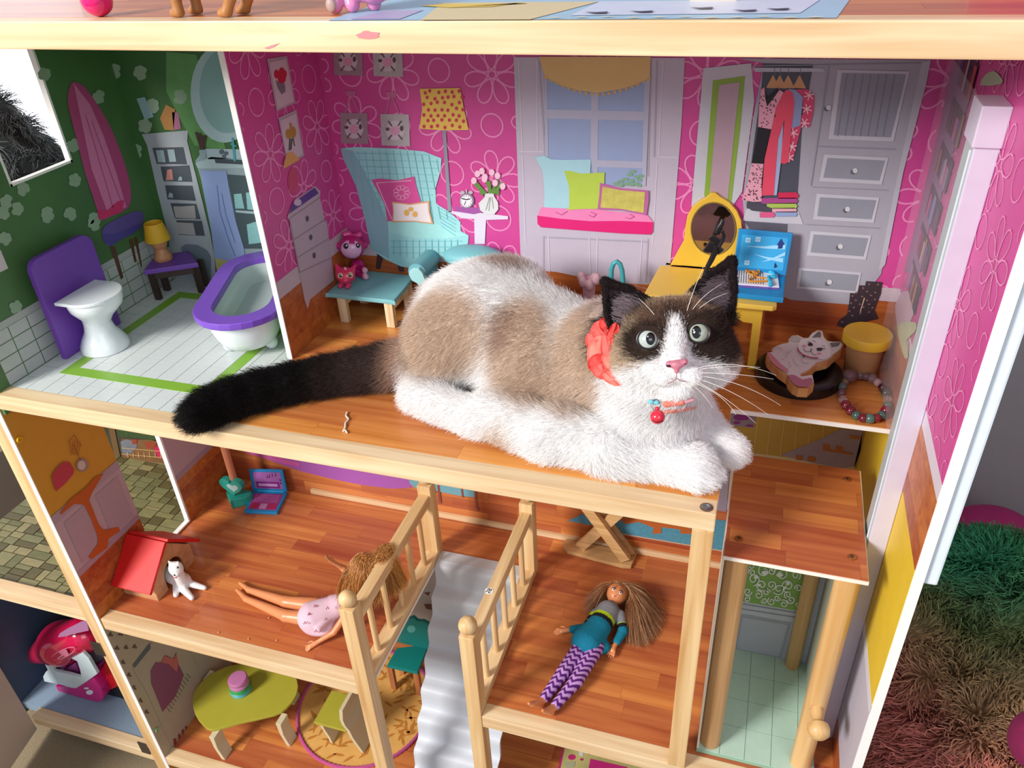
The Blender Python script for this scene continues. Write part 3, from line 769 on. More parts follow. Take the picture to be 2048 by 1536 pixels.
dec('printed_white_cushion', BW, c2([(1140, 1062), (1260, 1078), (1388, 1058), (1392, 1130), (1414, 1212), (1290, 1196), (1142, 1200), (1148, 1130)]), mat('#e0a878', .5), w2, 8)
dec('printed_white_cushion_panel', BW, c2([(1150, 1072), (1260, 1086), (1380, 1070), (1384, 1130), (1402, 1202), (1290, 1188), (1152, 1190), (1156, 1130)]), mat('#efe4e4', .5), w2, 9)
multi('printed_orange_flowers', BW, [c2(circ(1240, 1135, 18, 22, 8)), c2(circ(1268, 1112, 17, 16, 8)), c2(circ(1295, 1145, 18, 20, 8))], mat('#e8b25c', .5), w2, 10)
dec('printed_lamp_pole', BW, c2([(1472, 590), (1494, 590), (1532, 1135), (1508, 1135)]), mat('#8f8c9c', .4), w2, 4)
dec('printed_lampshade', BW, c2([(1323, 320), (1590, 315), (1612, 440), (1645, 592), (1480, 594), (1322, 584), (1340, 450)]), mat('#e3bd56', .5), w2, 5)
r_ = random.Random(2)
dots = []
for j in range(7):
    for i in range(6):
        x = 1352 + i * 46 + (j % 2) * 22 + r_.uniform(-9, 9); y = 340 + j * 38 + r_.uniform(-8, 8)
        if x < 1615: dots.append(c2(circ(x, y, 11, 13, 7)))
multi('printed_lampshade_dots', BW, dots, mat('#c83248', .5), w2, 6)
dec('printed_side_table', BW, c2([(1510, 1128), (1730, 1140), (1905, 1162), (1905, 1182), (1760, 1186), (1752, 1345), (1685, 1345), (1682, 1180), (1600, 1175)]), mat('#dcd5e4', .4), w2, 4)
dec('printed_book', BW, c2([(1560, 1098), (1720, 1105), (1740, 1135), (1680, 1148), (1560, 1130)]), mat('#a2549f', .5), w2, 5)
dec('printed_clock', BW, c2(circ(1634, 1058, 48, 50, 24)), mat('#8c8090', .3), w2, 6)
multi('printed_clock_bells', BW, [c2(circ(1605, 1005, 16, 12, 8)), c2(circ(1658, 1005, 16, 12, 8)), c2(line((1630, 985), (1632, 1010), 10))], mat('#b8b4bc', .3), w2, 5)
dec('printed_clock_face', BW, c2(circ(1632, 1060, 39, 41, 24)), mat('#ece8ee', .4), w2, 7)
multi('printed_clock_hands', BW, [c2(line((1632, 1050), (1600, 1042), 7)), c2(line((1632, 1050), (1655, 1045), 7)), c2(line((1628, 1060), (1620, 1085), 4))] + [c2(circ(1632 + math.cos(k * .5236) * 32, 1060 + math.sin(k * .5236) * 34, 3, 3, 5)) for k in range(12)], mat('#2e2a34', .4), w2, 8)
dec('printed_vase', BW, c2([(1755, 1010), (1810, 1008), (1815, 1030), (1840, 1070), (1842, 1115), (1815, 1148), (1760, 1150), (1722, 1120), (1712, 1075), (1752, 1035)]), mat('#d9dcdd', .35), w2, 6)
multi('printed_vase_folds', BW, [c2(line((1785, 1035), (1760, 1120), 5)), c2(line((1790, 1035), (1780, 1125), 4)), c2(line((1800, 1035), (1810, 1110), 4))], mat('#9fa39a', .4), w2, 7)
multi('printed_tulip_leaves', BW, [c2(p) for p in ([(1770, 1010), (1700, 930), (1680, 950), (1740, 1015)], [(1780, 1010), (1760, 930), (1790, 925), (1800, 1010)], [(1800, 1010), (1860, 930), (1875, 950), (1820, 1015)], [(1790, 1010), (1830, 910), (1845, 925), (1810, 1005)], [(1750, 1005), (1715, 990), (1735, 1030)], [(1820, 1000), (1848, 985), (1845, 1030)])], mat('#5f8a3c', .5), w2, 7)
multi('printed_tulip_buds', BW, [c2(circ(x, y, 19, 23, 9)) for x, y in ((1682, 925), (1705, 880), (1735, 862), (1752, 915), (1800, 870), (1838, 892), (1822, 940), (1872, 962), (1755, 900))], mat('#eebfd4', .5), w2, 8)
# window seat
c3 = lambda p: T(1000, 80, .3027, p)
WG, WGD, WGL = mat('#bdb4c4', .5), mat('#a59fb0', .5), mat('#cfc8d6', .5)
dec('printed_window_surround', BW, c3([(92, 112), (1222, 118), (1200, 560), (1165, 1000), (1130, 1430), (1115, 1620), (700, 1600), (140, 1480), (135, 1370), (112, 700)]), WG, w2, 3)
multi('printed_surround_panels', BW, [c3(line(a, b, 7)) for a, b in (((125, 130), (150, 730)), ((245, 130), (250, 740)), ((130, 735), (290, 735)), ((150, 760), (170, 1340)), ((1080, 130), (1050, 760)), ((1050, 770), (1180, 775)), ((1040, 800), (1010, 1340)), ((320, 1290), (330, 1530)), ((590, 1300), (600, 1560)), ((645, 1300), (640, 1560)), ((940, 1310), (920, 1590)))], WGL, w2, 4)
multi('printed_surround_grooves', BW, [c3(line(a, b, 10)) for a, b in (((262, 130), (300, 760)), ((1000, 130), (980, 900)), ((1040, 130), (1020, 770)), ((290, 1290), (290, 1520)), ((980, 1310), (965, 1600)), ((290, 1300), (980, 1330)))], WGD, w2, 4)
dec('printed_window_glass', BW, c3([(300, 230), (990, 240), (965, 960), (660, 960), (300, 770)]), mat('#96a6cb', .35), w2, 5)
multi('printed_glazing_bars', BW, [c3([(300, 455), (965, 470), (965, 530), (300, 515)]), c3([(607, 240), (655, 240), (645, 960), (600, 800)]), c3([(645, 790), (950, 800), (948, 845), (645, 835)]), c3([(955, 240), (995, 240), (965, 960), (940, 960)]), c3([(296, 230), (314, 230), (322, 770), (300, 765)])], mat('#b1b1c6', .5), w2, 6)
dec('printed_valance', BW, c3([(262, 108), (998, 108), (992, 245), (905, 290), (800, 322), (650, 345), (520, 330), (400, 295), (300, 240)]), mat('#dcb878', .6, var=.12, nscale=12), w2, 7)
multi('printed_valance_beads', BW, [c3(circ(x, y, 11, 11, 7)) for x, y in [(305 + 345 * k / 9 * 1.0, 245 + 110 * math.sin(k / 9 * math.pi / 2)) for k in range(10)] + [(650 + 340 * k / 9, 355 - 100 * (1 - math.cos(k / 9 * math.pi / 2))) for k in range(1, 10)]], mat('#d6ad6a', .6), w2, 8)
multi('printed_plant', BW, [c3(circ(x, y, 22, 12, 6, a)) for x, y, a in [(770, 945, 0), (800, 930, 1), (830, 915, .4), (860, 885, .8), (880, 865, .2), (905, 900, 1.2), (925, 920, .5), (870, 925, .9), (840, 945, .1), (900, 945, .6), (800, 955, .3), (935, 895, .2), (870, 950, 0), (920, 955, 0)]], mat('#7ba384', .5, var=.2), w2, 7)
dec('printed_bench_cushion_top', BW, c3([(275, 1100), (600, 1110), (975, 1150), (1017, 1200), (600, 1200), (248, 1165)]), mat('#e682b4', .5), w2, 7)
dec('printed_bench_cushion_front', BW, c3([(250, 1155), (400, 1175), (600, 1192), (800, 1190), (1015, 1198), (1012, 1262), (995, 1280), (800, 1272), (500, 1250), (275, 1232), (252, 1210)]), mat('#d81c72', .5), w2, 8)
multi('printed_tufts', BW, [p for a in ([(370, 1130), (410, 1150), (450, 1125)], [(590, 1150), (620, 1165), (640, 1145), (600, 1130)], [(830, 1165), (860, 1175), (890, 1160), (860, 1145)]) for p in polyline(c3(a), 1.2)], mat('#b8508a', .5), w2, 9)
dec('printed_aqua_pillow', BW, c3([(237, 770), (295, 760), (345, 785), (430, 788), (604, 785), (600, 865), (600, 1000), (580, 1100), (440, 1108), (330, 1103), (295, 1100), (298, 1000), (285, 860)]), mat('#a5d0da', .5), w2, 8)
dec('printed_lime_pillow', BW, c3([(428, 858), (470, 860), (540, 877), (695, 870), (692, 960), (660, 1110), (560, 1110), (450, 1117), (462, 1090), (460, 960)]), mat('#b3cb4c', .5), w2, 9)
dec('printed_flowered_pillow_border', BW, c3([(665, 937), (800, 972), (985, 988), (985, 1050), (970, 1152), (800, 1118), (648, 1112), (660, 1020)]), mat('#b8629a', .5), w2, 10)
dec('printed_flowered_pillow', BW, c3([(682, 962), (800, 985), (962, 998), (952, 1135), (800, 1108), (668, 1100)]), mat('#c2b95c', .5, var=.35, nscale=120), w2, 11)
# wardrobe
c4 = lambda p: T(1428, 80, .3027, p); c6 = lambda p: T(1280, 360, .3027, p)
WA, WAD, WAL, DK = mat('#a7a6b2', .5), mat('#8f93a0', .5), mat('#c2c2cc', .5), mat('#4c505e', .5)
dec('printed_wardrobe', BW, c4([(148, 120), (1432, 130), (1400, 290), (1250, 870), (1180, 1210)]) + c6([(1637, 430), (1592, 620), (1530, 700), (1505, 770), (1508, 830), (1000, 790), (950, 770), (820, 700), (700, 500), (690, 260)]) + c4([(190, 1050), (250, 560), (330, 150)]), WA, w2, 3)
dec('printed_wardrobe_side', BW, c4([(1370, 150), (1432, 130), (1400, 290), (1250, 870), (1130, 1480), (1085, 1536), (1190, 1000)]), mat('#b7b6c2', .5), w2, 4)
dec('printed_mirror_door', BW, c3([(1345, 185), (1660, 152), (1680, 400), (1600, 1000), (1535, 1100), (1265, 1100), (1290, 800)]), WAL, w2, 4)
dec('printed_green_mirror_frame', BW, c3([(1408, 265), (1620, 235), (1590, 560), (1530, 1060), (1350, 1030)]), mat('#86a83c', .5), w2, 5)
dec('printed_mirror', BW, c3([(1450, 293), (1585, 277), (1550, 600), (1505, 1060), (1385, 1030), (1420, 600)]), mat('#b59aa8', .35, var=.2, nscale=16), w2, 6)
dec('printed_closet_opening', BW, c4([(325, 152), (655, 158), (640, 250), (580, 600), (545, 1130), (215, 1120), (250, 780), (315, 300)]), DK, w2, 4)
dec('printed_low_opening', BW, c6([(690, 268), (975, 288), (972, 360), (940, 520), (820, 480)]), mat('#5c5a66', .5), w2, 4)
dec('printed_closet_floor', BW, c4([(215, 1110), (560, 1135), (590, 1215), (190, 1190)]), WAL, w2, 5)
dec('printed_closet_rail', BW, c4([(262, 180), (720, 184), (730, 208), (270, 208)]), mat('#b4bac4', .3), w2, 6)
PN = [[(815, 195), (1290, 205), (1185, 668), (755, 652)], [(728, 752), (1152, 775), (1108, 952), (695, 930)], [(678, 1012), (1092, 1038), (1055, 1205), (655, 1182)], [(638, 1258), (1040, 1288), (1002, 1448), (612, 1420)]]
PI = [[(845, 215), (1268, 225), (1165, 640), (790, 625)], [(750, 775), (1128, 793), (1090, 925), (722, 905)], [(700, 1035), (1070, 1055), (1038, 1180), (682, 1160)], [(658, 1280), (1018, 1305), (985, 1425), (638, 1398)]]
multi('printed_panel_highlights', BW, [c4(p) for p in PN] + [c6([(1045, 575), (1462, 608), (1435, 745), (1030, 712)])], WAL, w2, 5)
multi('printed_panels', BW, [c4(p) for p in PI] + [c6([(1065, 592), (1445, 622), (1420, 728), (1055, 698)])], WAD, w2, 6)
multi('printed_boarding', BW, [c4(line((880 + k * 52, 225), (815 + k * 50, 632), 4)) for k in range(7)], mat('#7d828e', .5), w2, 7)
multi('printed_rails', BW, [c4(line((690, 700), (1200, 720), 8)), c4(line((650, 968), (1150, 990), 6)), c4(line((610, 1215), (1095, 1240), 6)), c4(line((250, 170), (1365, 150), 6)), c4(line((760, 170), (640, 960), 8))], WAD, w2, 5)
multi('printed_knobs', BW, [c4(circ(x, y, 17, 17, 10)) for x, y in ((757, 442), (932, 858), (882, 1112), (835, 1358))] + [c6(circ(1252, 668, 17, 17, 10))], mat('#d0d0d6', .3), w2, 8)
multi('printed_knob_shadows', BW, [c4(circ(x - 14, y + 10, 18, 16, 10)) for x, y in ((757, 442), (932, 858), (882, 1112), (835, 1358))] + [c6(circ(1238, 680, 18, 16, 10))], mat('#62636e', .3), w2, 7)
multi('printed_hangers', BW, [c4(p) for x in (390, 435, 490, 565) for p in ([(x - 3, 232), (x + 4, 232), (x + 45, 318), (x - 45, 312)],)], mat('#c99a6a', .5), w2, 6)
multi('printed_hanger_hooks', BW, [c4(line((x, 175), (x, 235), 4)) for x in (400, 440, 493, 572)], mat('#6e7684', .5), w2, 7)
dec('printed_floral_blouse', BW, c4([(540, 322), (620, 322), (664, 372), (655, 480), (632, 572), (580, 560), (520, 790), (480, 795), (495, 620), (590, 480), (585, 370)]), mat('#d23f6a', .5), w2, 7)
multi('printed_blouse_flowers', BW, [q for (x, y) in ((628, 362), (614, 452), (598, 545), (525, 610), (515, 700), (498, 770)) for k in range(6) for q in [c4(line((x, y), (x + 34 * math.cos(k * 1.05 + x), y + 34 * math.sin(k * 1.05 + x)), 7))]], mat('#f2c4cf', .5), w2, 8)
dec('printed_blue_shirt', BW, c4([(490, 318), (540, 325), (588, 372), (570, 560), (505, 582), (515, 420)]), mat('#8d9bc4', .5), w2, 9)
dec('printed_pale_trousers', BW, c4([(460, 520), (450, 700), (440, 820), (415, 1020), (393, 1020), (400, 700)]), mat('#a3b2d6', .5), w2, 9)
dec('printed_coral_coat', BW, c4([(440, 365), (480, 322), (520, 340), (532, 410), (510, 600), (492, 800), (470, 812), (440, 808), (466, 520), (425, 650), (395, 1018), (316, 1022), (335, 780), (385, 560), (410, 440)]), mat('#e04a66', .5), w2, 10)
dec('printed_dotted_dress', BW, c4([(310, 325), (335, 305), (350, 420), (400, 360), (425, 318), (460, 340), (410, 440), (380, 585), (292, 572), (300, 430)]), mat('#e0a0b4', .5), w2, 11)
dec('printed_black_waist', BW, c4([(292, 568), (380, 584), (345, 700), (325, 808), (252, 806), (275, 680)]), mat('#16121a', .5), w2, 11)
dec('printed_dotted_skirt', BW, c4([(250, 808), (328, 812), (316, 920), (316, 1060), (260, 1062), (186, 1048), (225, 930)]), mat('#e0a0b4', .5), w2, 11)
multi('printed_dress_collar', BW, [c4([(335, 305), (352, 380), (420, 310), (432, 325), (352, 432), (340, 380)])], mat('#16121a', .5), w2, 13)
r_ = random.Random(8); dd = []
for _ in range(46):
    y = r_.uniform(345, 565); x = r_.uniform(305, 415) - (y - 345) * .05
    if abs(x - 352) > 18 or y > 440: dd.append(c4(circ(x, y, 4, 5, 5)))
for _ in range(60):
    y = r_.uniform(820, 1050); t = (y - 820) / 230; x = r_.uniform(248 - 50 * t, 320 - 8 * t); dd.append(c4(circ(x, y, 4, 5, 5)))
multi('printed_dress_dots', BW, dd, mat('#3c2430', .5), w2, 12)
stk = [((425, 1002, 560, 1042), '#cf2450'), ((315, 1038, 555, 1075), '#a8468a'), ((350, 1072, 552, 1108), '#a8c25a'), ((385, 1104, 548, 1132), '#e0a8b8'), ((408, 1128, 552, 1160), '#8fa3cc'), ((303, 1132, 406, 1166), '#d95888')]
for (a, b, c, d), h in stk: dec('printed_folded_clothes', BW, c4([(a, b), (c - 15, b - 2), (c, (b + d) / 2), (c - 12, d), (a, d)]), mat(h, .5), w2, 9)
dec('printed_shoe', BW, c4([(218, 1065), (290, 1072), (385, 1105), (378, 1130), (320, 1128), (250, 1120), (216, 1095)]), mat('#4a4854', .4), w2, 10)
# boots printed at the foot of the wall
cb = lambda p: T(1480, 560, .1953, p)
dec('printed_boots', BW, cb([(1135, 45), (1280, 50), (1290, 5), (1455, 15), (1440, 130), (1375, 300), (1415, 390), (1280, 420), (1090, 490), (990, 460), (1010, 410), (1100, 340), (1120, 200)]), mat('#382c34', .5, var=.3, nscale=300), w2, 5)
multi('printed_boot_dots', BW, [cb(circ(x, y, 13, 9, 6)) for x, y in ((1170, 70), (1260, 75), (1320, 35), (1410, 38), (1190, 120), (1300, 110), (1385, 120), (1150, 155), (1250, 160), (1340, 150), (1185, 198), (1300, 200), (1380, 190), (1135, 230), (1225, 240), (1320, 240), (1165, 275), (1262, 270), (1355, 275), (1120, 310), (1235, 320), (1320, 320), (1045, 420), (1150, 355))], mat('#8c6068', .5), w2, 6)
multi('printed_boot_gap', BW, [cb([(1270, 170), (1278, 180), (1240, 300), (1228, 350), (1225, 320)])], mat('#d8b8a0', .5), w2, 6)
# ---- right wall (runs the full height, stands proud of the beams)
YR = 0.553
rw = box('right_wall', XR, XR + .009, YR, YB + .006, 0.06, 1.5, EDGE, H)
box('right_wall_trim', XR + .009, XR + .021, YR + .004, YB + .006, 0.835, 1.5, mat('#dfe9f2', .35), rw, .002)
RWP = lambda nm, z0, z1, m, y0=YR + .0008, y1=YB, lay=1: box(nm, XR - .0003 * lay, XR, y0, y1, z0, z1, m, rw)
RWP('bedroom_paper', .945, 1.5, PINK)
RWP('printed_baseboard', .928, .945, mat('#d8ccd8', .45))
side_planks(rw, XR, YR + .0008, YB, .852, .928, LAMZ, -1, 6)
RWP('yellow_paper', .668, .852, mat('#e3c033', .5, var=.08, nscale=40))
RWP('printed_wainscot', .50, .668, mat('#c3bcca', .45))
RWP('printed_rail', .655, .668, mat('#dcd8e2', .45), lay=2)
side_planks(rw, XR, YR + .0008, YB, Z1 - .02, .50, LAMZ, -1, 7)
RWP('lower_paper', .14, .44, mat('#cfc6c2', .5))
fp3 = flower_paths((0.555, 0.915, 0.96, 1.3), 0.116, 0.116, 0.036, seed=19)
ribbon(fp3, RW, LINE, rw, 'printed_flower_outlines', 2, 0.0013, (YR + .002, 0.9145, 0.946, 1.49))
# bookcase and curtain printed on the right wall
dec('printed_bookcase', RW, c4([(1600, 60), (1760, 60), (1755, 150), (1700, 380), (1600, 700), (1540, 900), (1500, 1080), (1440, 1180), (1370, 1536), (1260, 1536), (1400, 960), (1500, 560)]), mat('#8d6c8d', .5), rw, 3)
rb = random.Random(12)
cols_ = ['#6b3450', '#a5386a', '#c2a0b4', '#5b4a80', '#b44a48', '#3c2a48', '#8d86ac', '#b07c50', '#6c2d3e', '#c85a8a']
# shelves recede along y on this wall: book cells laid out in wall metres
def wq(y0, y1, z0, z1): return [(y0, z0), (y1, z0), (y1, z1), (y0, z1)]
def wallrect(nm, y0, y1, z0, z1, m, lay):
    return mesh(nm, [(XR - LAY * lay, y, z) for y, z in wq(y0, y1, z0, z1)], [[0, 3, 2, 1]], m, rw)
zz = .965; k = 0
while zz < 1.25:
    y = .800
    wallrect('printed_shelf_back', .798, .873, zz + .004, zz + .034, mat('#4a2c44', .5), 4)
    while y < .868:
        wv = rb.uniform(.006, .013); hh = rb.uniform(.018, .029)
        wallrect('printed_book', y, min(y + wv, .871), zz + .004, zz + .004 + hh, mat(rb.choice(cols_), .5), 5); y += wv + .0006
    zz += .042; k += 1
dec('printed_curtain', RW, cb([(1600, 260), (1680, 120), (1850, 130), (1820, 260), (1760, 420), (1700, 560), (1740, 640), (1720, 800), (1640, 620), (1610, 400)]), mat('#c6a7b6', .5), rw, 3, 2)
dec('printed_plant_stems', RW, cb([(1620, 470), (1700, 430), (1820, 440), (1800, 540), (1720, 620), (1740, 780), (1700, 800), (1650, 640)]), mat('#b9c09a', .6, var=.2), rw, 4, 2)
dec('lift_slot', RW, c4([(1768, 300), (1800, 232), (1855, 204), (1900, 240), (1912, 290)]), mat('#a9bf9c', .5), rw, 3, 2)
# lift rail post fixed to the right wall
pst = box('lift_post', 0.143, 0.1605, 0.660, 0.692, Z1, 1.205, mat('#d4cde0', .35), H, .001)
box('post_side', 0.1426, 0.1430, 0.661, 0.691, Z1, 1.203, mat('#b7c0c2', .4), pst)
box('post_cap', 0.1405, 0.1607, 0.657, 0.693, 1.178, 1.208, mat('#d4cde0', .35), pst, .001)
tube('post_groove', [(0.1424, 0.668, 1.17), (0.1424, 0.668, Z1 + .01)], .0009, mat('#7c8592', .3), pst, 6)
tube('post_bead', [(0.1420, 0.664, 1.175), (0.1420, 0.664, Z1 + .01)], .0013, mat('#cdd4dc', .3), pst, 6)
# clear sheet hanging by the right wall
cl = mat('#e9e2ea', .15, .5, alpha=.22)
cs = mesh('clear_sheet', [(.1500, .700, .865), (.1502, .706, 1.20), (.1525, .90, 1.20), (.1500, .905, .865)], [[0, 1, 2, 3]], cl, H)

# ---- level 1 walls
lwb = box('living_back_wall', XL, XR + .006, YB, YB + .006, Z1 - .006, Z2 - .006, mat('#dccba0', .5), H)
hwall_planks(lwb, YB, XL, XR, Z1, .575, LAML, 14)
L1 = ('y', YB, -1)
box('printed_baseboard', XL, XR, YB - .0006, YB, .575, .592, mat('#cdbfcb', .5), lwb)
c5 = lambda p: T(360, 860, .3027, p)
dec('printed_purple_rug', L1, c5([(420, 130), (600, 200), (800, 270), (1000, 320), (1200, 360), (1400, 385), (1530, 380), (1520, 250), (1300, 150), (900, 60), (500, 60)]), mat('#a35aac', .6, var=.25, nscale=500), lwb, 3)
multi('printed_rug_fringe', L1, [c5([(420, 110), (560, 150), (700, 190), (790, 215), (795, 240), (700, 222), (560, 185), (440, 150)])], mat('#c85a9c', .6), lwb, 4)
dec('printed_blue_blanket', L1, c5([(1515, 325), (1700, 350), (1950, 400), (1948, 440), (1850, 430), (1700, 400), (1560, 380), (1520, 350)]), mat('#6fa7b4', .6, var=.25, nscale=400), lwb, 5)
multi('printed_table_legs', L1, polyline(c5([(1675, 340), (1690, 410)]), 4) + polyline(c5([(1710, 360), (1722, 480)]), 5) + polyline(c5([(1865, 380), (1872, 440)]), 4) + polyline(c5([(1955, 400), (1962, 510), (1978, 528)]), 4.5), mat('#8a4a3c', .5), lwb, 6)
c8 = lambda p: T(860, 900, .3027, p)
dec('printed_blue_rug', L1, c8([(910, 465), (1010, 420), (1240, 425), (1800, 440), (1990, 470), (2100, 500), (2100, 690), (1900, 655), (1730, 625), (1250, 545), (1100, 500)]), mat('#4f8fa6', .6, var=.3, nscale=200), lwb, 3)
multi('printed_rug_border', L1, polyline(c8([(1250, 548), (1730, 628), (1900, 658), (2100, 692)]), 2.2), mat('#c8a890', .6), lwb, 4)
dec('printed_orange_table', L1, c8([(1260, 440), (1500, 450), (1720, 510), (1740, 550), (1660, 548), (1650, 520), (1530, 505), (1530, 545), (1470, 550), (1480, 510), (1380, 470), (1300, 485), (1265, 465)]), mat('#b8622c', .5, var=.15), lwb, 5)
# yellow paper and stairs seen through the lift shaft
c9 = lambda p: T(1380, 800, .3027, p)
dec('printed_yellow_stripes', L1, c9([(270, 60), (1320, 200), (1300, 330), (1090, 430), (250, 330)]), mat('#c3a24c', .5, var=.06), lwb, 2)
multi('printed_stripe_lines', L1, [c9(line((450 + k * 88, 110), (420 + k * 88, 360), 8)) for k in range(8)], mat('#d6b66a', .5), lwb, 3)
dec('printed_grey_staircase', L1, c9([(990, 190), (1140, 200), (1130, 330), (1090, 435), (1000, 445), (850, 420), (600, 360), (870, 250)]), mat('#a79cae', .5, var=.12), lwb, 4)
dec('printed_wall_end', L1, c9([(1140, 200), (1330, 215), (1240, 560), (1120, 460), (1085, 430)]), mat('#a8924e', .5), lwb, 4)
multi('printed_stair_steps', L1, [c9(p) for p in ([(1060, 225), (1120, 235), (1125, 255), (1055, 250)], [(875, 285), (925, 290), (925, 320), (960, 325), (965, 295), (1010, 305), (1005, 325), (1080, 350), (1075, 358), (880, 330)], [(700, 360), (745, 362), (745, 395), (700, 390)], [(780, 365), (830, 370), (830, 405), (778, 400)])], mat('#b8743c', .5), lwb, 5)
dec('printed_picture_corner', L1, c9([(270, 75), (440, 95), (420, 180), (265, 165)]), mat('#9a8a9c', .5), lwb, 4)
multi('printed_purple_flowers', L1, [c9(circ(330, 110, 45, 22, 8)), c9(circ(372, 112, 20, 18, 8)), c9(circ(310, 145, 25, 10, 7)), c9(circ(395, 165, 30, 7, 7))], mat('#8c2e8c', .5), lwb, 5)
dec('printed_grey_panel', L1, c9([(190, 420), (265, 440), (240, 735), (180, 725)]), mat('#9b919f', .5), lwb, 4)
# partition between living room and patio, with its door opening
LOW = -0.873
lp = holed('living_partition', LOW, XL, [(YF, 0.06), (YB, 0.06), (YB, Z2 - .022), (YF, Z2 - .022)], ((0.700, Z1 + .004), (0.788, 0.80)), mat('#c98f2c', .5, var=.05), H)
box('white_edge', LOW, XL, YF - .0012, YF, 0.06, Z2 - .022, EDGE, lp)
box('door_edge', LOW - .0008, XL + .0008, .7874, .7908, Z1 + .004, .80, EDGE, lp)
box('door_sill', LOW - .0008, XL + .0006, .700, .7905, Z1 + .0015, Z1 + .0045, EDGE, lp)
LOc = ('x', XL, 1); c0 = lambda p: T(0, 780, .2441, p)
def lodec(nm, y0, y1, z0, z1, m, lay): return mesh(nm, [(XL + LAY * lay, y, z) for y, z in wq(y0, y1, z0, z1)], [[0, 1, 2, 3]], m, lp)
for (a, b) in ((YF, .700), (.7905, YB)):
    side_planks(lp, XL, a, b, Z1, .548, LAMZ, 1, 13)
    lodec('printed_wainscot', a, b, .548, .655, mat('#b59ba6', .45), 2)
    lodec('printed_rail', a, b, .648, .662, mat('#a8919f', .45), 3)
    lodec('printed_rail', a, b, .548, .558, mat('#a48a98', .45), 3)
lodec('printed_panel', .585, .632, .563, .640, mat('#ab919e', .45), 4)
lodec('printed_panel', .645, .690, .563, .640, mat('#ab919e', .45), 4)
ORG = mat('#b8561f', .5, var=.12)
dec('printed_orange_stand', LOc, c0([(840, 685), (780, 780), (740, 850), (720, 900), (760, 1000), (800, 1100), (840, 1145), (960, 1120), (975, 1150), (880, 1220), (870, 1290), (740, 1385), (715, 1365), (790, 1260), (790, 1200), (740, 1060), (680, 940), (600, 930), (490, 1020), (485, 1000), (560, 900), (690, 800), (770, 710)]), ORG, lp, 6)
dec('printed_pink_shade', LOc, c0([(450, 640), (510, 585), (560, 590), (600, 650), (590, 690), (520, 770), (450, 830), (430, 780), (412, 700)]), mat('#b8384a', .5), lp, 6)
dec('printed_clock', LOc, c0(circ(665, 613, 50, 55, 18)), mat('#9a7f80', .4), lp, 6)
dec('printed_clock_face', LOc, c0(circ(658, 615, 32, 38, 18)), mat('#cbb4ac', .4), lp, 7)
multi('printed_wire_rack', LOc, polyline(c0([(545, 430), (600, 365), (660, 465)]), 1) + [c0(line((560 + k * 22, 400 + abs(k - 2) * 12), (575 + k * 14, 530), 4)) for k in range(5)] + [c0(line((590, 440), (660, 600), 4))], mat('#96462c', .5), lp, 6)
lathe('yellow_knob', onp(LOc, *c0([(150, 405)])[0], 1), [(.0040, 0), (.0040, .003), (.0020, .003), (.0020, .001), (0, .001)], mat('#d8a318', .35), lp, (1, 0, 0), 16)
# ground-floor face of the same board: an oven and cherry wallpaper
cg = lambda p: T(0, 1100, .2839, p)
lodec('cherry_paper', YF, YB, Z0, Z1 - .022, mat('#a79c86', .5, var=.06), 1)
multi('printed_cherries', LOc, [cg(circ(x + dx, y + dy, 9, 8, 6)) for (x, y) in ((775, 595), (845, 590), (905, 590), (820, 690), (885, 685), (945, 680), (862, 790), (905, 880), (850, 850), (940, 970), (1030, 1140), (985, 1060)) for dx, dy in ((-8, 4), (9, 6), (0, -9))], mat('#57443c', .5), lp, 3)
dec('printed_oven', LOc, cg([(930, 830), (1000, 760), (1070, 640), (1180, 650), (1330, 690), (1410, 900), (1390, 1100), (1230, 1420), (1150, 1270), (1040, 1020)]), mat('#a59a88', .5), lp, 3)
dec('printed_oven_display', LOc, cg([(930, 810), (1050, 655), (1058, 690), (945, 830)]), mat('#4c5c68', .4), lp, 4)
dec('printed_pink_cloth', LOc, cg([(1160, 740), (1215, 765), (1235, 720), (1250, 800), (1290, 880), (1260, 960), (1230, 1030), (1140, 1140), (1105, 1050), (1060, 940), (1055, 850), (1090, 790), (1140, 790)]), mat('#7f3f66', .5, var=.1), lp, 5)
dec('printed_pink_top', LOc, cg([(1150, 745), (1215, 765), (1235, 725), (1248, 790), (1240, 860), (1180, 800), (1130, 790)]), mat('#b4605f', .5), lp, 6)
multi('printed_stripes', LOc, [cg(line((1310 - k * 14, 870 + k * 24), (1335 - k * 14, 900 + k * 24), 5)) for k in range(11)], mat('#6a5e54', .5), lp, 5)
multi('printed_red_letters', LOc, [cg(p) for p in ([(1215, 1330), (1235, 1325), (1240, 1370), (1222, 1378)], [(1250, 1295), (1268, 1300), (1268, 1345), (1252, 1340)], [(1275, 1265), (1290, 1262), (1292, 1312), (1278, 1312)], [(1298, 1240), (1312, 1238), (1314, 1290), (1300, 1290)])], mat('#8c3434', .5), lp, 5)
lathe('green_knob', onp(LOc, *cg([(1100, 1265)])[0], 1), [(.0040, 0), (.0040, .003), (.0022, .003), (.0022, .001), (0, .001)], mat('#8fae7c', .35), lp, (1, 0, 0), 16)
# wooden post in front of the partition
wp = box('partition_post', -0.8945, LOW - .0002, YF - .001, YI, 0.06, Z2 - .022, PINEZ, H, .001)
for (qx, qy) in ((715, 700), (1040, 1400)):
    p = U('x', LOW + .0001, *cg([(qx, qy)])[0])
    hx = U('y', YF - .0015, *cg([(qx, qy)])[0])
    box('hinge', hx[0] - .016, hx[0] + .002, YF - .003, YF - .0012, hx[2] - .015, hx[2] + .015, mat('#6f6a66', .3, metal=.9), wp, .0006)
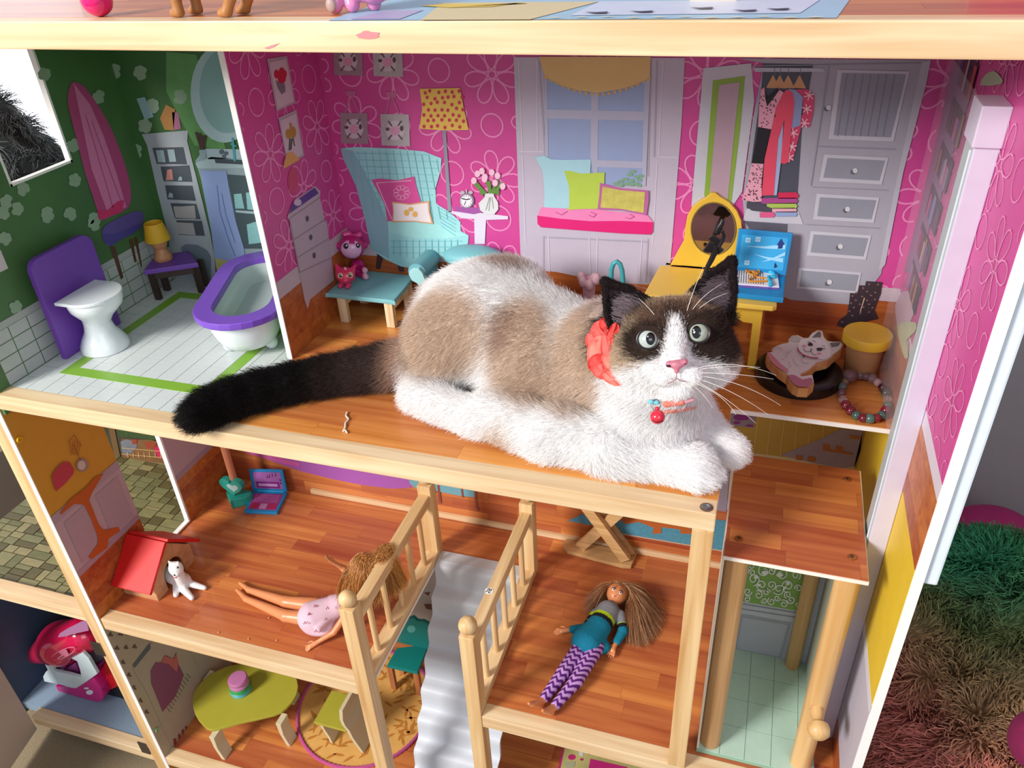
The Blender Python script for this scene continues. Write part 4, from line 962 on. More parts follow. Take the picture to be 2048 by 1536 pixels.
# ---- patio beyond the partition
pf = box('patio_floor', XL - .5, LOW, YI, YB, Z1 - .010, Z1 - .0012, mat('#3c2c18', .7), H)
STN = [mat(h, .5, var=.25, nscale=70) for h in ('#74724c', '#66643f', '#7f7950', '#59502f', '#8a8058')]
rs = random.Random(5)
def stones(x0, x1, y0, y1, d):
    w_, h_ = x1 - x0, y1 - y0
    if (w_ < .046 and h_ < .020) or d > 7 or (w_ * h_ < 5e-4 and rs.random() < .55):
        if w_ > .003 and h_ > .003: box('paving_stone', x0 + .0009, x1 - .0009, y0 + .0009, y1 - .0009, Z1 - .0012, Z1 - .0002 + rs.uniform(0, .0004), rs.choice(STN), pf)
        return
    if w_ > h_ * 1.6:
        s = x0 + w_ * rs.uniform(.35, .65); stones(x0, s, y0, y1, d+1); stones(s, x1, y0, y1, d+1)
    else:
        s = y0 + h_ * rs.uniform(.35, .65); stones(x0, x1, y0, s, d+1); stones(x0, x1, s, y1, d+1)
stones(-1.20, LOW, YI, .82, 0)
stones(-1.20, LOW, .82, YB, 0)
pb = box('patio_back_wall', XL - .5, LOW, YB, YB + .006, Z1 - .002, Z2 - .006, mat('#3c3a28', .6, var=.5, nscale=22), H)
def dk(nm, y, pts, m, lay, f): return dec(nm, ('y', YB, -1), [f([p])[0] for p in pts], m, pb, lay)
dk('printed_hedge', 0, [(940, 250), (1300, 250), (1300, 420), (1200, 400), (1100, 390), (980, 380)], mat('#33471f', .7, var=.7, nscale=160), 2, c0)
dk('printed_brick_wall', 0, [(1000, 400), (1340, 410), (1400, 640), (1000, 590)], mat('#74502e', .6, var=.5, nscale=60), 2, c0)
dk('printed_dog_statue', 0, [(990, 420), (1040, 400), (1130, 430), (1120, 470), (1070, 520), (1040, 540), (1000, 500)], mat('#6e7078', .5, var=.3), 3, c0)
dk('printed_red_flowers', 0, [(1255, 460), (1330, 460), (1345, 560), (1300, 555)], mat('#b81f4c', .5), 4, c0)
dk('printed_post', 0, [(880, 250), (930, 250), (1000, 600), (960, 620)], mat('#6a4f2e', .5), 4, c0)
dk('printed_kerb', 0, [(1020, 560), (1370, 600), (1375, 640), (1010, 600)], mat('#86714c', .5), 4, c0)
multi('printed_brick_joints', ('y', YB, -1), polyline(c0([(1000, 470), (1340, 500)]), 1.2) + polyline(c0([(1000, 520), (1345, 550)]), 1.2) + [c0(line((1050 + k * 45, 505 + (k % 2) * 4), (1055 + k * 45, 550), 6)) for k in range(7)], mat('#c09a64', .5), pb, 5)
multi('printed_terracotta', ('y', YB, -1), [c0([(1080, 400), (1130, 400), (1125, 440), (1090, 440)]), c0([(1190, 420), (1290, 425), (1270, 480), (1200, 470)])], mat('#8c3c26', .5), pb, 5)
dk('printed_yellow_edge', 0, [(-30, 1340), (70, 1270), (100, 1300), (20, 1380), (-30, 1420)], mat('#c9a41c', .5), 3, c0)
# ---- garage under the patio
gf = box('garage_floor', XG - .05, LOW, YI, YB, Z0 - .02, Z0 - .002, mat('#8397aa', .85, var=.1, nscale=300, bump=.3), H)
gb = box('garage_back_wall', XG - .2, LOW, YB, YB + .006, Z0, Z1 - .01, mat('#33455c', .6, var=.35, nscale=14), H)
gl = box('garage_side_wall', XG - .05, XG - .044, YI - .02, YB, Z0 - .03, Z1 - .0225, mat('#3a4d66', .6, var=.25, nscale=14), H)
GBP = ('y', YB, -1)
multi('printed_red_lights', GBP, [cg(circ(45, 590, 32, 38, 10)), cg(circ(10, 400, 30, 35, 9))], mat('#8f2430', .5), gb, 2)
multi('printed_tools', GBP, polyline(cg([(60, 500), (120, 560), (170, 600), (230, 560)]), 3) + polyline(cg([(90, 680), (130, 740), (80, 760)]), 2) + polyline(cg([(160, 470), (220, 430), (280, 440)]), 4), mat('#596a7c', .5), gb, 3)
# door of the garage, swung outwards
q0 = U('y', YF, 72, 1452); q1 = U('z', Z0 - .03, 15, 1536)
dv = np.array([q1[0] - q0[0], q1[1] - q0[1]]); dv = dv / np.linalg.norm(dv)
gx, gy = XG - .006, YF - .003
gd = thing('garage_door', (gx, gy, 0.075), 'pale folded-out board door of the garage with metal bolts, beside the carpet', 'door')
ex, ey = gx + dv[0] * .30, gy + dv[1] * .30
nx, ny = dv[1], -dv[0]
prism('door_board', [(gx, gy, .075), (ex, ey, .075), (ex, ey, .42), (gx, gy, .42)], (-nx * .006, -ny * .006, 0), mat('#c9b6a4', .5, var=.12, nscale=9), gd, .0006)
for (zz, tt) in ((.155, .03), (.125, .035), (.19, .028)):
    lathe('bolt', (gx + dv[0] * tt + nx * .0001, gy + dv[1] * tt, zz), [(.006, -.001), (.006, .0012), (.003, .0022), (.0026, .005), (0, .005)], mat('#8d8a86', .3, metal=.9), gd, (nx, ny, 0), 14)
tube('catch', [(gx + dv[0] * .02 + nx * .002, gy + dv[1] * .02, .13), (gx + dv[0] * .05 + nx * .004, gy + dv[1] * .05, .137)], .0014, mat('#57534e', .3, metal=.8), gd)

# ---- stair rails (each one a part of the house)
def rail(x0, x1, dist_last, near_bottom, nm, nb):
    r_ = thing(nm, ((x0 + x1) / 2, .7, Z1), '', ''); del r_['category']; del r_['label']
    r_.parent = H; r_.location = Vector(((x0 + x1) / 2, .7, Z1)) - PW[H.name]; PW[r_.name] = Vector(((x0 + x1) / 2, .7, Z1))
    c = (x0 + x1) / 2; zt = .607
    box('front_post', x0, x1, YF - .001, YF + .0195, near_bottom, zt, PINEZ, r_, .001)
    box('rear_post', x0 - .0005, x1 + .0005, .818, .838, Z1, zt - .002, PINEZ, r_, .001)
    ball('post_ball', (c, YF + .009, zt + .0115), .0115, PINEZ, r_, 18); ball('post_ball', (c, .828, zt + .009), .0112, PINEZ, r_, 18)
    box('top_rail', x0 + .002, x1 - .002, YF + .0195, .818, .572, .590, PINEY, r_, .001)
    box('bottom_rail', x0, x1, YF + .0195, .818, Z1, Z1 + .014, PINEY, r_, .0008)
    for k in range(nb):
        y = YF + .0195 + (.818 - YF - .0195) * (k + .75) / (nb + .45)
        tube('baluster', [(c, y, Z1 + .014), (c, y, .572)], .0042, PINEZ, r_, 12)
    return r_
ra = rail(-0.4405, -0.4205, 0, .06, 'left_stair_rail', 5)
rbb = rail(-0.2812, -0.2625, 0, .06, 'right_stair_rail', 5)
st = U('x', -.272, 978, 1182)
sp = U('z', .5902, 978, 1182)
lathe('number_sticker', (sp[0], sp[1], .5903), [(.0056, 0), (.0056, .0002), (0, .0002)], mat('#f2f2f0', .4), rbb)
fc = bpy.data.curves.new('sticker_number', 'FONT'); fc.body = '28'; fc.size = .0085; fc.align_x = 'CENTER'; fc.align_y = 'CENTER'; fc.extrude = .00003; fc.offset = .00012
fo = bpy.data.objects.new('sticker_number', fc); fo.location = (sp[0], sp[1], .59055); fo.rotation_euler = (0, 0, math.radians(75)); scene.collection.objects.link(fo); dg_ = bpy.context.evaluated_depsgraph_get(); dg_.update(); fm = bpy.data.meshes.new_from_object(fo.evaluated_get(dg_)); mwf = fo.matrix_world.copy(); bpy.data.objects.remove(fo); fo = bpy.data.objects.new('sticker_number', fm); fo.location = (sp[0], sp[1], .59055); fo.rotation_euler = (0, 0, math.radians(75)); fm.materials.append(mat('#141414', .5)); fo['kind'] = 'stuff'; link(fo, rbb)
# upright post carrying the corner of the middle beam
box('corner_post', -0.0262, -0.0062, YF - .0008, YI - .001, Z1 - .0, Z2 - .022, PINEZ, H, .001)
box('corner_post', -0.0262, -0.0062, YF, YI, 0.06, Z1 - .022, PINEZ, H, .001)
# ---- stairs: one white rippled board
x0, x1 = -.4195, -.2822
nst = 9; A = np.array([.812, Z1 + .004]); B = np.array([.58, .085]); pr = []
d = (B - A); Ls = np.linalg.norm(d); d /= Ls; nn = np.array([-d[1], d[0]]); nn = nn if nn[1] > 0 else -nn
for i in range(nst * 8 + 1):
    t = i / (nst * 8) * Ls; ph = 2 * math.pi * i / 8
    p = A + d * t + nn * (.0065 * (math.sin(ph) + .22 * math.sin(2 * ph)))
    pr.append(p)
V = []; Fc = []
for p in pr: V += [(x0, p[0], p[1]), (x1, p[0], p[1]), (x1, p[0] - nn[0] * .006, p[1] - nn[1] * .006), (x0, p[0] - nn[0] * .006, p[1] - nn[1] * .006)]
for i in range(len(pr) - 1):
    for k in range(4): Fc.append([i*4+k, i*4+(k+1) % 4, (i+1)*4+(k+1) % 4, (i+1)*4+k])
Fc += [[3, 2, 1, 0], [len(V)-4, len(V)-3, len(V)-2, len(V)-1]]
mesh('stairs', V, Fc, mat('#c9ced6', .45, var=.05, nscale=20), H, True)
box('stair_landing', x0, x1, .8118, .832, Z1 - .0008, Z1 + .0052, mat('#c9ced6', .45, var=.05), H)
# ---- lift car
E_ = thing('lift_car', (.072, .68, Z1 + .0005), 'wooden toy lift car with red-brown roof board, two round columns and mint floor', 'toy lift')
rf = prism('roof_board', [(.0049, .5985, .781), (.1395, .5985, .781), (.1405, .771, .781), (.0022, .771, .781)], (0, 0, .0042), mat('#f0e6da', .5), E_, 0)
rr_ = random.Random(3)
y = .5995
while y < .770:
    x = .0055 - rr_.uniform(0, .08); ye = min(y + .0215, .7702)
    while x < .139:
        xe = x + rr_.uniform(.05, .1); a, b = max(x, .0055), min(xe, .139); x = xe
        if b - a > .003: box('roof_plank', a, b - .0002, y, ye - .0002, .7853, .7860, LAML, rf)
    y = ye
SCR = mat('#a86a3c', .3, metal=.6); SCD = mat('#4c2c1c', .6)
for (px, py) in ((1478, 1078), (1704, 1115), (1694, 959)):
    p = U('z', .7862, px, py)
    s_ = lathe('screw', (p[0], p[1], .7862), [(.0042, 0), (.0040, .0010), (.0022, .0016), (0, .0016)], SCR, E_, n=18)
    box('screw_slot', p[0] - .0024, p[0] + .0024, p[1] - .0005, p[1] + .0005, .78775, .7879, SCD, s_)
    box('screw_slot', p[0] - .0005, p[0] + .0005, p[1] - .0024, p[1] + .0024, .78775, .7879, SCD, s_)
MINT = mat('#b9d3c2', .3, var=.07, nscale=120)
cf = box('car_floor', .0045, .139, .5975, .760, Z1 + .0006, Z1 + .0055, mat('#8fb59c', .5), E_)
xs = [.0050, .0310, .0600, .0900, .1200, .1386]; ys = [.598, .640, .680, .720, .7595]
for i in range(5):
    for j in range(4): box('mint_tile', xs[i] + .0003, xs[i+1] - .0003, ys[j] + .0003, ys[j+1] - .0003, Z1 + .0055, Z1 + .0062, MINT, cf)
bk = box('back_panel', .0045, .139, .760, .766, Z1 + .0008, .781, mat('#c7c9d4', .45), E_)
CB = ('y', .760, -1); ca = lambda p: T(1380, 1070, .3262, p)
dec('printed_wainscot_frame', CB, ca([(240, 740), (300, 400), (705, 465), (690, 560), (620, 870)]), mat('#bfc2ce', .45), bk, 2)
dec('printed_wainscot_panel', CB, ca([(258, 700), (315, 480), (620, 535), (560, 755)]), mat('#9fa4b2', .45), bk, 3)
dec('printed_wainscot_inner', CB, ca([(285, 690), (325, 498), (600, 545), (545, 740)]), mat('#b2b5c2', .45), bk, 4)
multi('printed_mouldings', CB, [ca(line((296, 415), (703, 482), 6)), ca(line((290, 445), (700, 510), 5)), ca(line((240, 745), (620, 850), 6)), ca(line((232, 770), (615, 872), 6))], mat('#9498a8', .45), bk, 4)
dec('printed_green_paper', CB, ca([(345, 150), (710, 215), (650, 460), (300, 400)]), mat('#7fa850', .5), bk, 3)
dec('printed_yellow_strip', CB, ca([(705, 200), (760, 215), (720, 440), (690, 470), (660, 450)]), mat('#d6bf7c', .5), bk, 3)
scr = []
def spiral(cx, cy, r, a0, sg, turns=1.3, n=16):
    return [(cx + r * (1 - t / n * .75) * math.cos(a0 + sg * t / n * turns * 6.28), cy + r * (1 - t / n * .75) * math.sin(a0 + sg * t / n * turns * 6.28)) for t in range(n + 1)]
for (cx, cy, r, a0, sg) in ((455, 215, 48, 0, -1), (560, 232, 48, 3.1, 1), (390, 265, 40, 1.6, -1), (600, 305, 42, 1.6, 1), (440, 300, 40, .5, 1), (545, 325, 38, 2.6, -1), (355, 340, 26, 0, 1), (620, 390, 26, 3, -1), (375, 185, 26, 2, 1), (650, 240, 30, 1, -1), (420, 360, 28, 4.2, 1), (500, 400, 26, 4.2, -1), (575, 415, 26, 4.2, 1), (350, 385, 22, 4.2, 1), (500, 215, 26, 4.7, 1), (500, 300, 30, 1.5, -1), (470, 345, 24, 0, -1), (600, 360, 24, 2, 1), (665, 320, 24, 3, 1), (640, 180, 24, 1, 1), (380, 225, 22, 3, 1), (535, 380, 20, 0, 1), (455, 395, 20, 3, -1), (665, 420, 18, 1, 1)):
    scr += polyline(ca(spiral(cx, cy, r, a0, sg)), 2.2)
multi('printed_white_scrolls', CB, scr + [ca(circ(460, 225, 22, 14, 8)), ca(circ(550, 238, 22, 14, 8)), ca(circ(405, 252, 14, 12, 7)), ca(circ(600, 290, 14, 12, 7)), ca(circ(575, 318, 14, 12, 7)), ca(circ(425, 300, 12, 10, 7))], mat('#e6e8ea', .5), bk, 5)
pl_ = box('front_left_post', .0045, .0068, .599, .760, Z1 + .0055, .781, mat('#e9dcc6', .5), E_)
prism('left_column', [(.0070 + .012 - .012 * math.cos(t), .612 - .011 * math.sin(t) * 1.0, Z1 + .0062) for t in [math.pi * k / 10 for k in range(11)]], (0, 0, .781 - Z1 - .0062), wood('#a97c4c', '#cfa573', 'z', lines=.35), E_)
rc = U('y', .612, 1590, 1500)
tube('right_column', [(.1235, .6125, Z1 + .0062), (.1235, .6125, .781)], .0118, wood('#c08d50', '#e6c189', 'z', lines=.35), E_, 20)
tube('inner_column', [(.1120, .752, Z1 + .0062), (.1120, .752, .781)], .0090, wood('#b58750', '#d8b27a', 'z', lines=.35), E_, 16)
kn = U('y', .590, 1641, 1395)
K0 = Vector((.1235, .602, .582))
kd = (Vector((kn[0], kn[1] - .012, kn[2])) - K0).normalized()
lathe('knob', K0, [(.0075, 0), (.0070, .006), (.0052, .012), (.0062, .015), (.0108, .018), (.0118, .023), (.0105, .029), (.006, .0325), (.002, .0335), (0, .0335)], wood('#c08d50', '#e8c48c', 'y', lines=.2), E_, (0.12, -1, -.15), 22)
box('side_board', .1290, .1325, .626, .7595, Z1 + .0062, .781, mat('#bcc2b2', .5), E_)
for z in (.640, .626): lathe('bolt_head', (.1289, .650, z), [(.0034, 0), (.0034, .0008), (0, .001)], mat('#6c7880', .3, metal=.7), E_, (-1, 0, 0), 12)
# ================================================================ bathroom things
VIO = mat('#7443ab', .42, var=.05); VIO2 = mat('#7b4fc0', .35, var=.04); POR = mat('#e3eaec', .28, var=.03, coat=.3)
t = thing('toilet', (-.812, .70, Z2), 'white toy toilet on a round foot with tall purple rounded back board', 'toy toilet')
def rrect_yz(x, y0, y1, z0, z1, r, n=6, low=False):
    P = []
    for (cy, cz, a) in ((y1 - r, z1 - r, 0), (y0 + r, z1 - r, math.pi / 2)):
        for k in range(n + 1): P.append((x, cy + r * math.cos(a + k * math.pi / 2 / n), cz + r * math.sin(a + k * math.pi / 2 / n)))
    return P + [(x, y0, z0), (x, y1, z0)]
prism('back_board', rrect_yz(-.8460, .664, .766, Z2 + .0004, .996, .016), (.0085, 0, 0), VIO, t, .0012)
# bowl: pedestal + D-shaped bowl
V = []; Fc = []
prof = [(.0, .0300, .0), (.006, .0295, .0), (.016, .0245, 0), (.026, .0185, 0), (.036, .0165, .0), (.046, .0190, .004), (.054, .0255, .006), (.062, .0315, .008), (.070, .0335, .009), (.0755, .0335, .009)]
nk = 28
for (h, r, sh) in prof:
    for k in range(nk):
        a = 2 * math.pi * k / nk; x = math.cos(a) * r * 1.05; y = math.sin(a) * r
        if h > .05: x = max(x, -.016)
        V.append((-.811 + sh + x, .705 + y, Z2 + .0005 + h))
for i in range(len(prof) - 1):
    for k in range(nk): Fc.append([i*nk+k, i*nk+(k+1) % nk, (i+1)*nk+(k+1) % nk, (i+1)*nk+k])
Fc.append([k for k in range(nk)][::-1]); Fc.append([(len(prof)-1)*nk+k for k in range(nk)])
mesh('bowl', V, Fc, POR, t, True)
lid = []
for k in range(25):
    a = -math.pi / 2 * 1.15 + k * math.pi * 1.15 / 24; lid.append((-.8035 + math.cos(a) * .0375, .705 + math.sin(a) * .0365, Z2 + .0756))
lid = [(-.8290, .705 - .0355, Z2 + .0756)] + lid + [(-.8290, .705 + .0355, Z2 + .0756)]
prism('seat_lid', lid, (.0, 0, .0045), POR, t, .0012)
# side table + lamp
t = thing('side_table', (-.815, .865, Z2), 'small purple-topped toy side table with dark brown legs by the bathroom corner', 'toy table')
zt = .910
q = [U('z', zt, 287, 541), U('z', zt, 395, 525), U('z', zt, 389, 494), U('z', zt, 287, 510)]
q = [(max(p[0], -.857), min(p[1], .911), zt) for p in q]
prism('table_top', [(p[0], p[1], zt - .0075) for p in q], (0, 0, .0075), VIO, t, .0012)
DB = mat('#3a2722', .5, var=.15)
a, b = Vector(q[0]), Vector(q[1])
def pt(s, dp): return a + (b - a) * s + Vector((-.30, .95, 0)) * dp
for s, dp in ((.08, .006), (.90, .006), (.10, .036), (.88, .030)):
    p = pt(s, dp); box('leg', p.x - .0045, p.x + .0045, p.y - .0035, p.y + .0035, Z2 + .0003, zt - .0075, DB, t, .0006)
obox('apron', (pt(.10, .006).x, pt(.10, .006).y, zt - .0125), (pt(.88, .006).x, pt(.88, .006).y, zt - .0125), (0, 1, 0), .004, .010, DB, t)
lc = U('z', zt, 328, 519)
t = thing('table_lamp', (lc[0], lc[1], zt), 'toy table lamp with yellow cone shade and turned wooden foot on purple table', 'toy lamp')
WOD = wood('#b0704c', '#cf9468', 'z', lines=.15)
lathe('lamp_foot', (lc[0], lc[1], zt + .0002), [(.0125, 0), (.0135, .003), (.0125, .007), (.0095, .012), (.0078, .017), (.0100, .021), (.0118, .026), (.0112, .031), (.0085, .034), (.004, .036), (.004, .046)], WOD, t, n=28)
lathe('lamp_shade', (lc[0], lc[1], zt + .031), [(.0178, 0), (.0182, .0008), (.0128, .0260), (.0120, .0262), (.0112, .0240), (.0168, .0015)], mat('#d9a520', .5, var=.08, nscale=120), t, n=32, capped=False)
lathe('shade_disc', (lc[0], lc[1], zt + .031), [(.0001, .0195), (.0133, .0190)], mat('#b98a1a', .5), t, n=28, capped=False)
# bath tub
t = thing('bathtub', (-.645, .80, Z2), 'white toy bathtub with a wide purple rim, half hidden behind the partition', 'toy bathtub')
A_ = Vector((-.6130, .748, 0)); B_ = Vector((-.6500, .850, 0))
def stadium(R, z, n=14, ext=0.0):
    d = (B_ - A_).normalized(); nrm = Vector((-d.y, d.x, 0)); P = []
    for k in range(n + 1):
        an = -math.pi / 2 + math.pi * k / n; P.append(B_ + d * (math.cos(an) * R) + nrm * (math.sin(an) * R))
    for k in range(n + 1):
        an = math.pi / 2 + math.pi * k / n; P.append(A_ + d * (math.cos(an) * R) + nrm * (math.sin(an) * R))
    return [Vector((p.x, p.y, z)) for p in P]
def loft(name, rings, m, parent, closed_bottom=True, smooth=False, loop=False):
    n = len(rings[0]); V = [v for r in rings for v in r]; Fc = []
    M = len(rings) if loop else len(rings) - 1
    for i in range(M):
        j = (i + 1) % len(rings)
        for k in range(n): Fc.append([i*n+k, i*n+(k+1) % n, j*n+(k+1) % n, j*n+k])
    if closed_bottom and not loop: Fc.append([k for k in range(n)][::-1])
    return mesh(name, V, Fc, m, parent, smooth)
zr = .9255
loft('rim', [stadium(.0585, zr - .009), stadium(.0592, zr - .006), stadium(.0592, zr - .001), stadium(.0582, zr), stadium(.0368, zr), stadium(.0360, zr - .001), stadium(.0360, zr - .009)], VIO2, t, loop=True)
loft('tub_outside', [stadium(.028, .871), stadium(.034, .874), stadium(.040, .885), stadium(.045, .900), stadium(.0475, zr - .009)], POR, t, smooth=True)
loft('tub_inside', [stadium(.022, .895), stadium(.030, .898), stadium(.0355, .908), stadium(.0362, zr - .0085)][::-1], mat('#b9c4c4', .35, var=.04), t, closed_bottom=False, smooth=True)
mesh('tub_bottom', stadium(.0225, .8951), [list(range(30))], mat('#b9c4c4', .35, var=.04), t)
d = (B_ - A_).normalized(); nn_ = Vector((-d.y, d.x, 0))
for s, u in ((-.004, -.027), (-.004, .027), (.112, -.027), (.112, .027)):
    p = A_ + d * s + nn_ * u; ball('foot', (p.x, p.y, Z2 + .0088), .0085, POR, t, 14, (1, 1, 1.02))
# ================================================================ bedroom things
AQT = mat('#7fc0c6', .4, var=.05); AQE = mat('#9fd6d8', .4, var=.03)
t = thing('coffee_table', (-.50, .87, Z2), 'low light blue toy table with plywood legs beside the chaise', 'toy table')
prism('table_top', cat([(-.5440, .838, .898), (-.540, .8345, .898), (-.450, .8335, .898), (-.4445, .838, .898), (-.4485, .9085, .898), (-.452, .9120, .898), (-.540, .9125, .898), (-.5425, .909, .898)], 2), (0, 0, .0062), AQT, t, .0014)
PLY = wood('#c79b66', '#efdcb6', 'z', lines=.9, scale=2.0)
for (x, y) in ((-.5255, .842), (-.4560, .842), (-.5255, .900), (-.4560, .900)):
    box('leg', x - .006, x + .006, y - .004, y + .004, Z2 + .0003, .898, PLY, t, .0005)
box('leg_arch', -.5255 - .0055, -.5255 + .0055, .846, .896, .886, .898, PLY, t)
box('leg_arch', -.4560 - .0055, -.4560 + .0055, .846, .896, .886, .898, PLY, t)
# chaise
t = thing('chaise', (-.36, .885, Z2), 'light blue toy chaise with rolled end arm, mostly hidden behind the cat', 'toy chaise')
yc = .858
c15 = lambda p: T(540, 420, .15625, p)
ap = [U('y', yc, *p) for p in c15([(1775, 830), (1785, 780), (1830, 748), (1900, 752), (1950, 810), (1985, 900), (2010, 1010), (2080, 1160), (2160, 1290), (2240, 1440), (2150, 1440), (2050, 1300), (1960, 1120), (1925, 1000), (1880, 940), (1815, 905)])]
ap = [Vector((p[0], p[1], max(p[2], Z2 + .0006))) for p in ap]
prism('arm_panel', ap, (0, .006, 0), AQE, t, .0008)
e0 = U('y', yc, *c15([(1850, 835)])[0]); 
tube('arm_roll', [(e0[0] + .001, yc + .0062, e0[2] + .001), (e0[0] + .001, .912, e0[2] + .001)], .0125, mat('#6ba9b4', .4), t, 20)
box('arm_board', e0[0] + .004, e0[0] + .011, yc + .0065, .911, .89, e0[2], mat('#6ba9b4', .4), t, .001)
s0 = U('y', .885, 930, 508)
ball('cushion', (s0[0] + .012, .886, s0[2] - .004), .034, mat('#76bcc4', .5), t, 20, (1.25, .65, .45))
box('seat', e0[0] + .012, -.305, yc + .002, .911, .893, .912, AQT, t, .003)
for x in (e0[0] + .022, -.315):
    for y in (yc + .008, .903): box('leg', x - .005, x + .005, y - .004, y + .004, Z2 + .0003, .8932, PLY, t)
# arch loop and tulle behind the cat
tq = [U('y', .868, *p) for p in ((1222, 640), (1222, 600), (1222, 560), (1223, 538), (1227, 527), (1234, 523), (1240, 528), (1244, 540), (1246, 560), (1247, 600), (1248, 640))]
tq[0][2] = tq[-1][2] = Z2 + .003
o = tube('toy_loop', tq, .0030, mat('#3f9da4', .35), None, 10)
tag(o, 'teal arched plastic loop standing between the two cat ears and the wall', 'toy')
tag(o, 'thin teal plastic loop standing up behind the left ear of the cat', 'toy')
rq = U('y', .87, 1178, 562)
pr = [('c', (rq[0], .87, Z2 + .006), (rq[0], .87, rq[2] - .004), .006, .008, .006)] + [('e', (rq[0] + .010 * math.cos(k), .87 + .008 * math.sin(k), rq[2] - .003 * (k % 3) + .004), (.0052, .0045, .0075), None, .002) for k in range(8)]
o, _, _ = sdf_obj('tulle_puff', pr, .0011, mat('#c9a3ad', .7, var=.2, nscale=300, bump=.5), None)
tag(o, 'crumpled dusty pink tulle puff peeking over the back of the cat', 'fabric')
# vanity
YEL = mat('#e0b63c', .42, var=.05, nscale=30); YEL2 = mat('#e9c450', .42, var=.04)
t = thing('vanity_table', (-.04, .86, Z2), 'bright yellow toy vanity table with an arched oval mirror', 'toy vanity')
zv = .953
prism('table_top', cat([(-.118, .824, zv - .006), (-.114, .8205, zv - .006), (.0235, .8205, zv - .006), (.0275, .8245, zv - .006), (.0275, .905, zv - .006), (-.112, .905, zv - .006)], 1), (0, 0, .006), YEL2, t, .0014)
lp_ = [U('y', .834, *p) for p in c6([(560, 775), (822, 800), (760, 1258), (705, 1252), (742, 950), (680, 940), (620, 900), (560, 880)])]
zmx = max(p[2] for p in lp_); lp_ = [Vector((p[0], .834, min(max(p[2], Z2 + .0004), zv - .006))) for p in lp_]
prism('leg_panel', lp_, (0, .007, 0), YEL, t, .0008)
cx_ = -.045
prism('leg_panel', [Vector((2 * cx_ - p.x, p.y, p.z)) for p in lp_], (0, .007, 0), YEL, t, .0008)
prism('leg_panel', [Vector((p.x, .892, p.z)) for p in lp_], (0, .007, 0), YEL, t, .0008)
prism('leg_panel', [Vector((2 * cx_ - p.x, .892, p.z)) for p in lp_], (0, .007, 0), YEL, t, .0008)
ym = .907
mo = [U('y', ym, *p) for p in c6([(165, 556), (205, 510), (245, 480), (262, 450), (290, 400), (298, 320), (312, 240), (345, 180), (400, 135), (435, 118), (470, 85), (500, 88), (530, 112), (590, 148), (640, 205), (668, 270), (676, 340), (672, 420), (690, 480), (720, 520), (780, 560), (800, 590), (600, 600), (300, 575)])]
mo = [Vector((p[0], ym, zv + .0002 if p[2] < zv + .012 else p[2])) for p in mo]
prism('mirror_board', mo, (0, .006, 0), YEL, t, .001)
me_ = [U('y', ym - .0004, *p) for p in c6(circ(485, 322, 147, 172, 32))]
prism('mirror', me_, (0, .0003, 0), mat('#c9b4b4', .03, metal=1.0, var=.0), t)
mr_ = [Vector(p) for p in me_]
tube('mirror_lip', mr_, .0009, mat('#7d6a3c', .4), t, 6, closed=True)
# black figurine in front of the mirror
BK = mat('#1b181b', .35)
yf = .846
f3_ = lambda pts: [Vector(U('y', yf, *p)) for p in c6(pts)]
t = thing('figurine_stand', tuple(U('z', zv, 1412, 545)), 'thin black plastic stand figure in front of the oval vanity mirror', 'toy')
t.location[2] = zv; PW[t.name] = Vector(t.location)
tube('upper_rod', f3_([(546, 262), (540, 285), (520, 315), (505, 350)]), [.0022, .0032, .0042, .0040], BK, t, 10)
tube('rod_loop', f3_([(505, 350), (545, 335), (555, 370), (545, 400), (520, 440)]), .0024, BK, t, 8)
prism('vane', f3_([(450, 385), (480, 365), (530, 395), (525, 425), (470, 410)]), (0, .004, 0), BK, t, .0006)
prism('skirt', f3_([(414, 470), (455, 415), (500, 425), (552, 470), (520, 492), (480, 485), (440, 482)]), (0, .006, 0), BK, t, .001)
st_ = f3_([(495, 420), (498, 470), (470, 530), (448, 570), (405, 600)]); st_[-1].z = zv + .0024; st_[-1].y = .842
tube('lower_rod', st_, [.0030, .0034, .0032, .0028, .0024], BK, t, 10)
tube('foot_bar', [(st_[-1].x - .008, .838, zv + .0026), (st_[-1].x + .012, .850, zv + .0026)], .0022, BK, t, 8)
# blue laptop
BL, BL2 = mat('#1b87c4', .35, var=.04), mat('#2f9ed6', .3)
t = thing('toy_laptop', (.0, .84, zv), 'bright blue open toy laptop with striped keyboard on the yellow vanity', 'toy laptop')
zb = zv + .0068
bq = [U('z', zb, *p) for p in c6([(618, 572), (965, 605), (948, 780), (560, 738)])]
bq = [Vector((p[0], min(p[1], .889), p[2])) for p in bq]
prism('base', [p - Vector((0, 0, .0064)) for p in bq], (0, 0, .0064), BL, t, .0012)
hb = (bq[0] + bq[1]) / 2; yh = max(bq[0].y, bq[1].y) + .001
sc_pts = [bq[0].copy(), bq[1].copy(), Vector(U('y', bq[1].y + .010, *c6([(1012, 352)])[0])), Vector(U('y', bq[0].y + .010, *c6([(652, 322)])[0]))]
nsc = (sc_pts[1] - sc_pts[0]).cross(sc_pts[3] - sc_pts[0]).normalized()
if nsc.y > 0: nsc = -nsc
sob = prism('screen_lid', [p - nsc * .0055 for p in sc_pts], nsc * .0055, BL, t, .0012)
def quad_in(Q, u0, u1, v0, v1, off, nrm):
    def at(u, v): return (Q[0] * (1-u) + Q[1] * u) * (1-v) + (Q[3] * (1-u) + Q[2] * u) * v + nrm * off
    return [at(u0, v0), at(u1, v0), at(u1, v1), at(u0, v1)]
def inset(name, Q, u0, u1, v0, v1, off, nrm, m, parent, th=.0003): return prism(name, quad_in(Q, u0, u1, v0, v1, off, nrm), nrm * th, m, parent)
inset('screen', sc_pts, .08, .93, .12, .88, .0001, nsc, mat('#3aa5de', .25), sob)
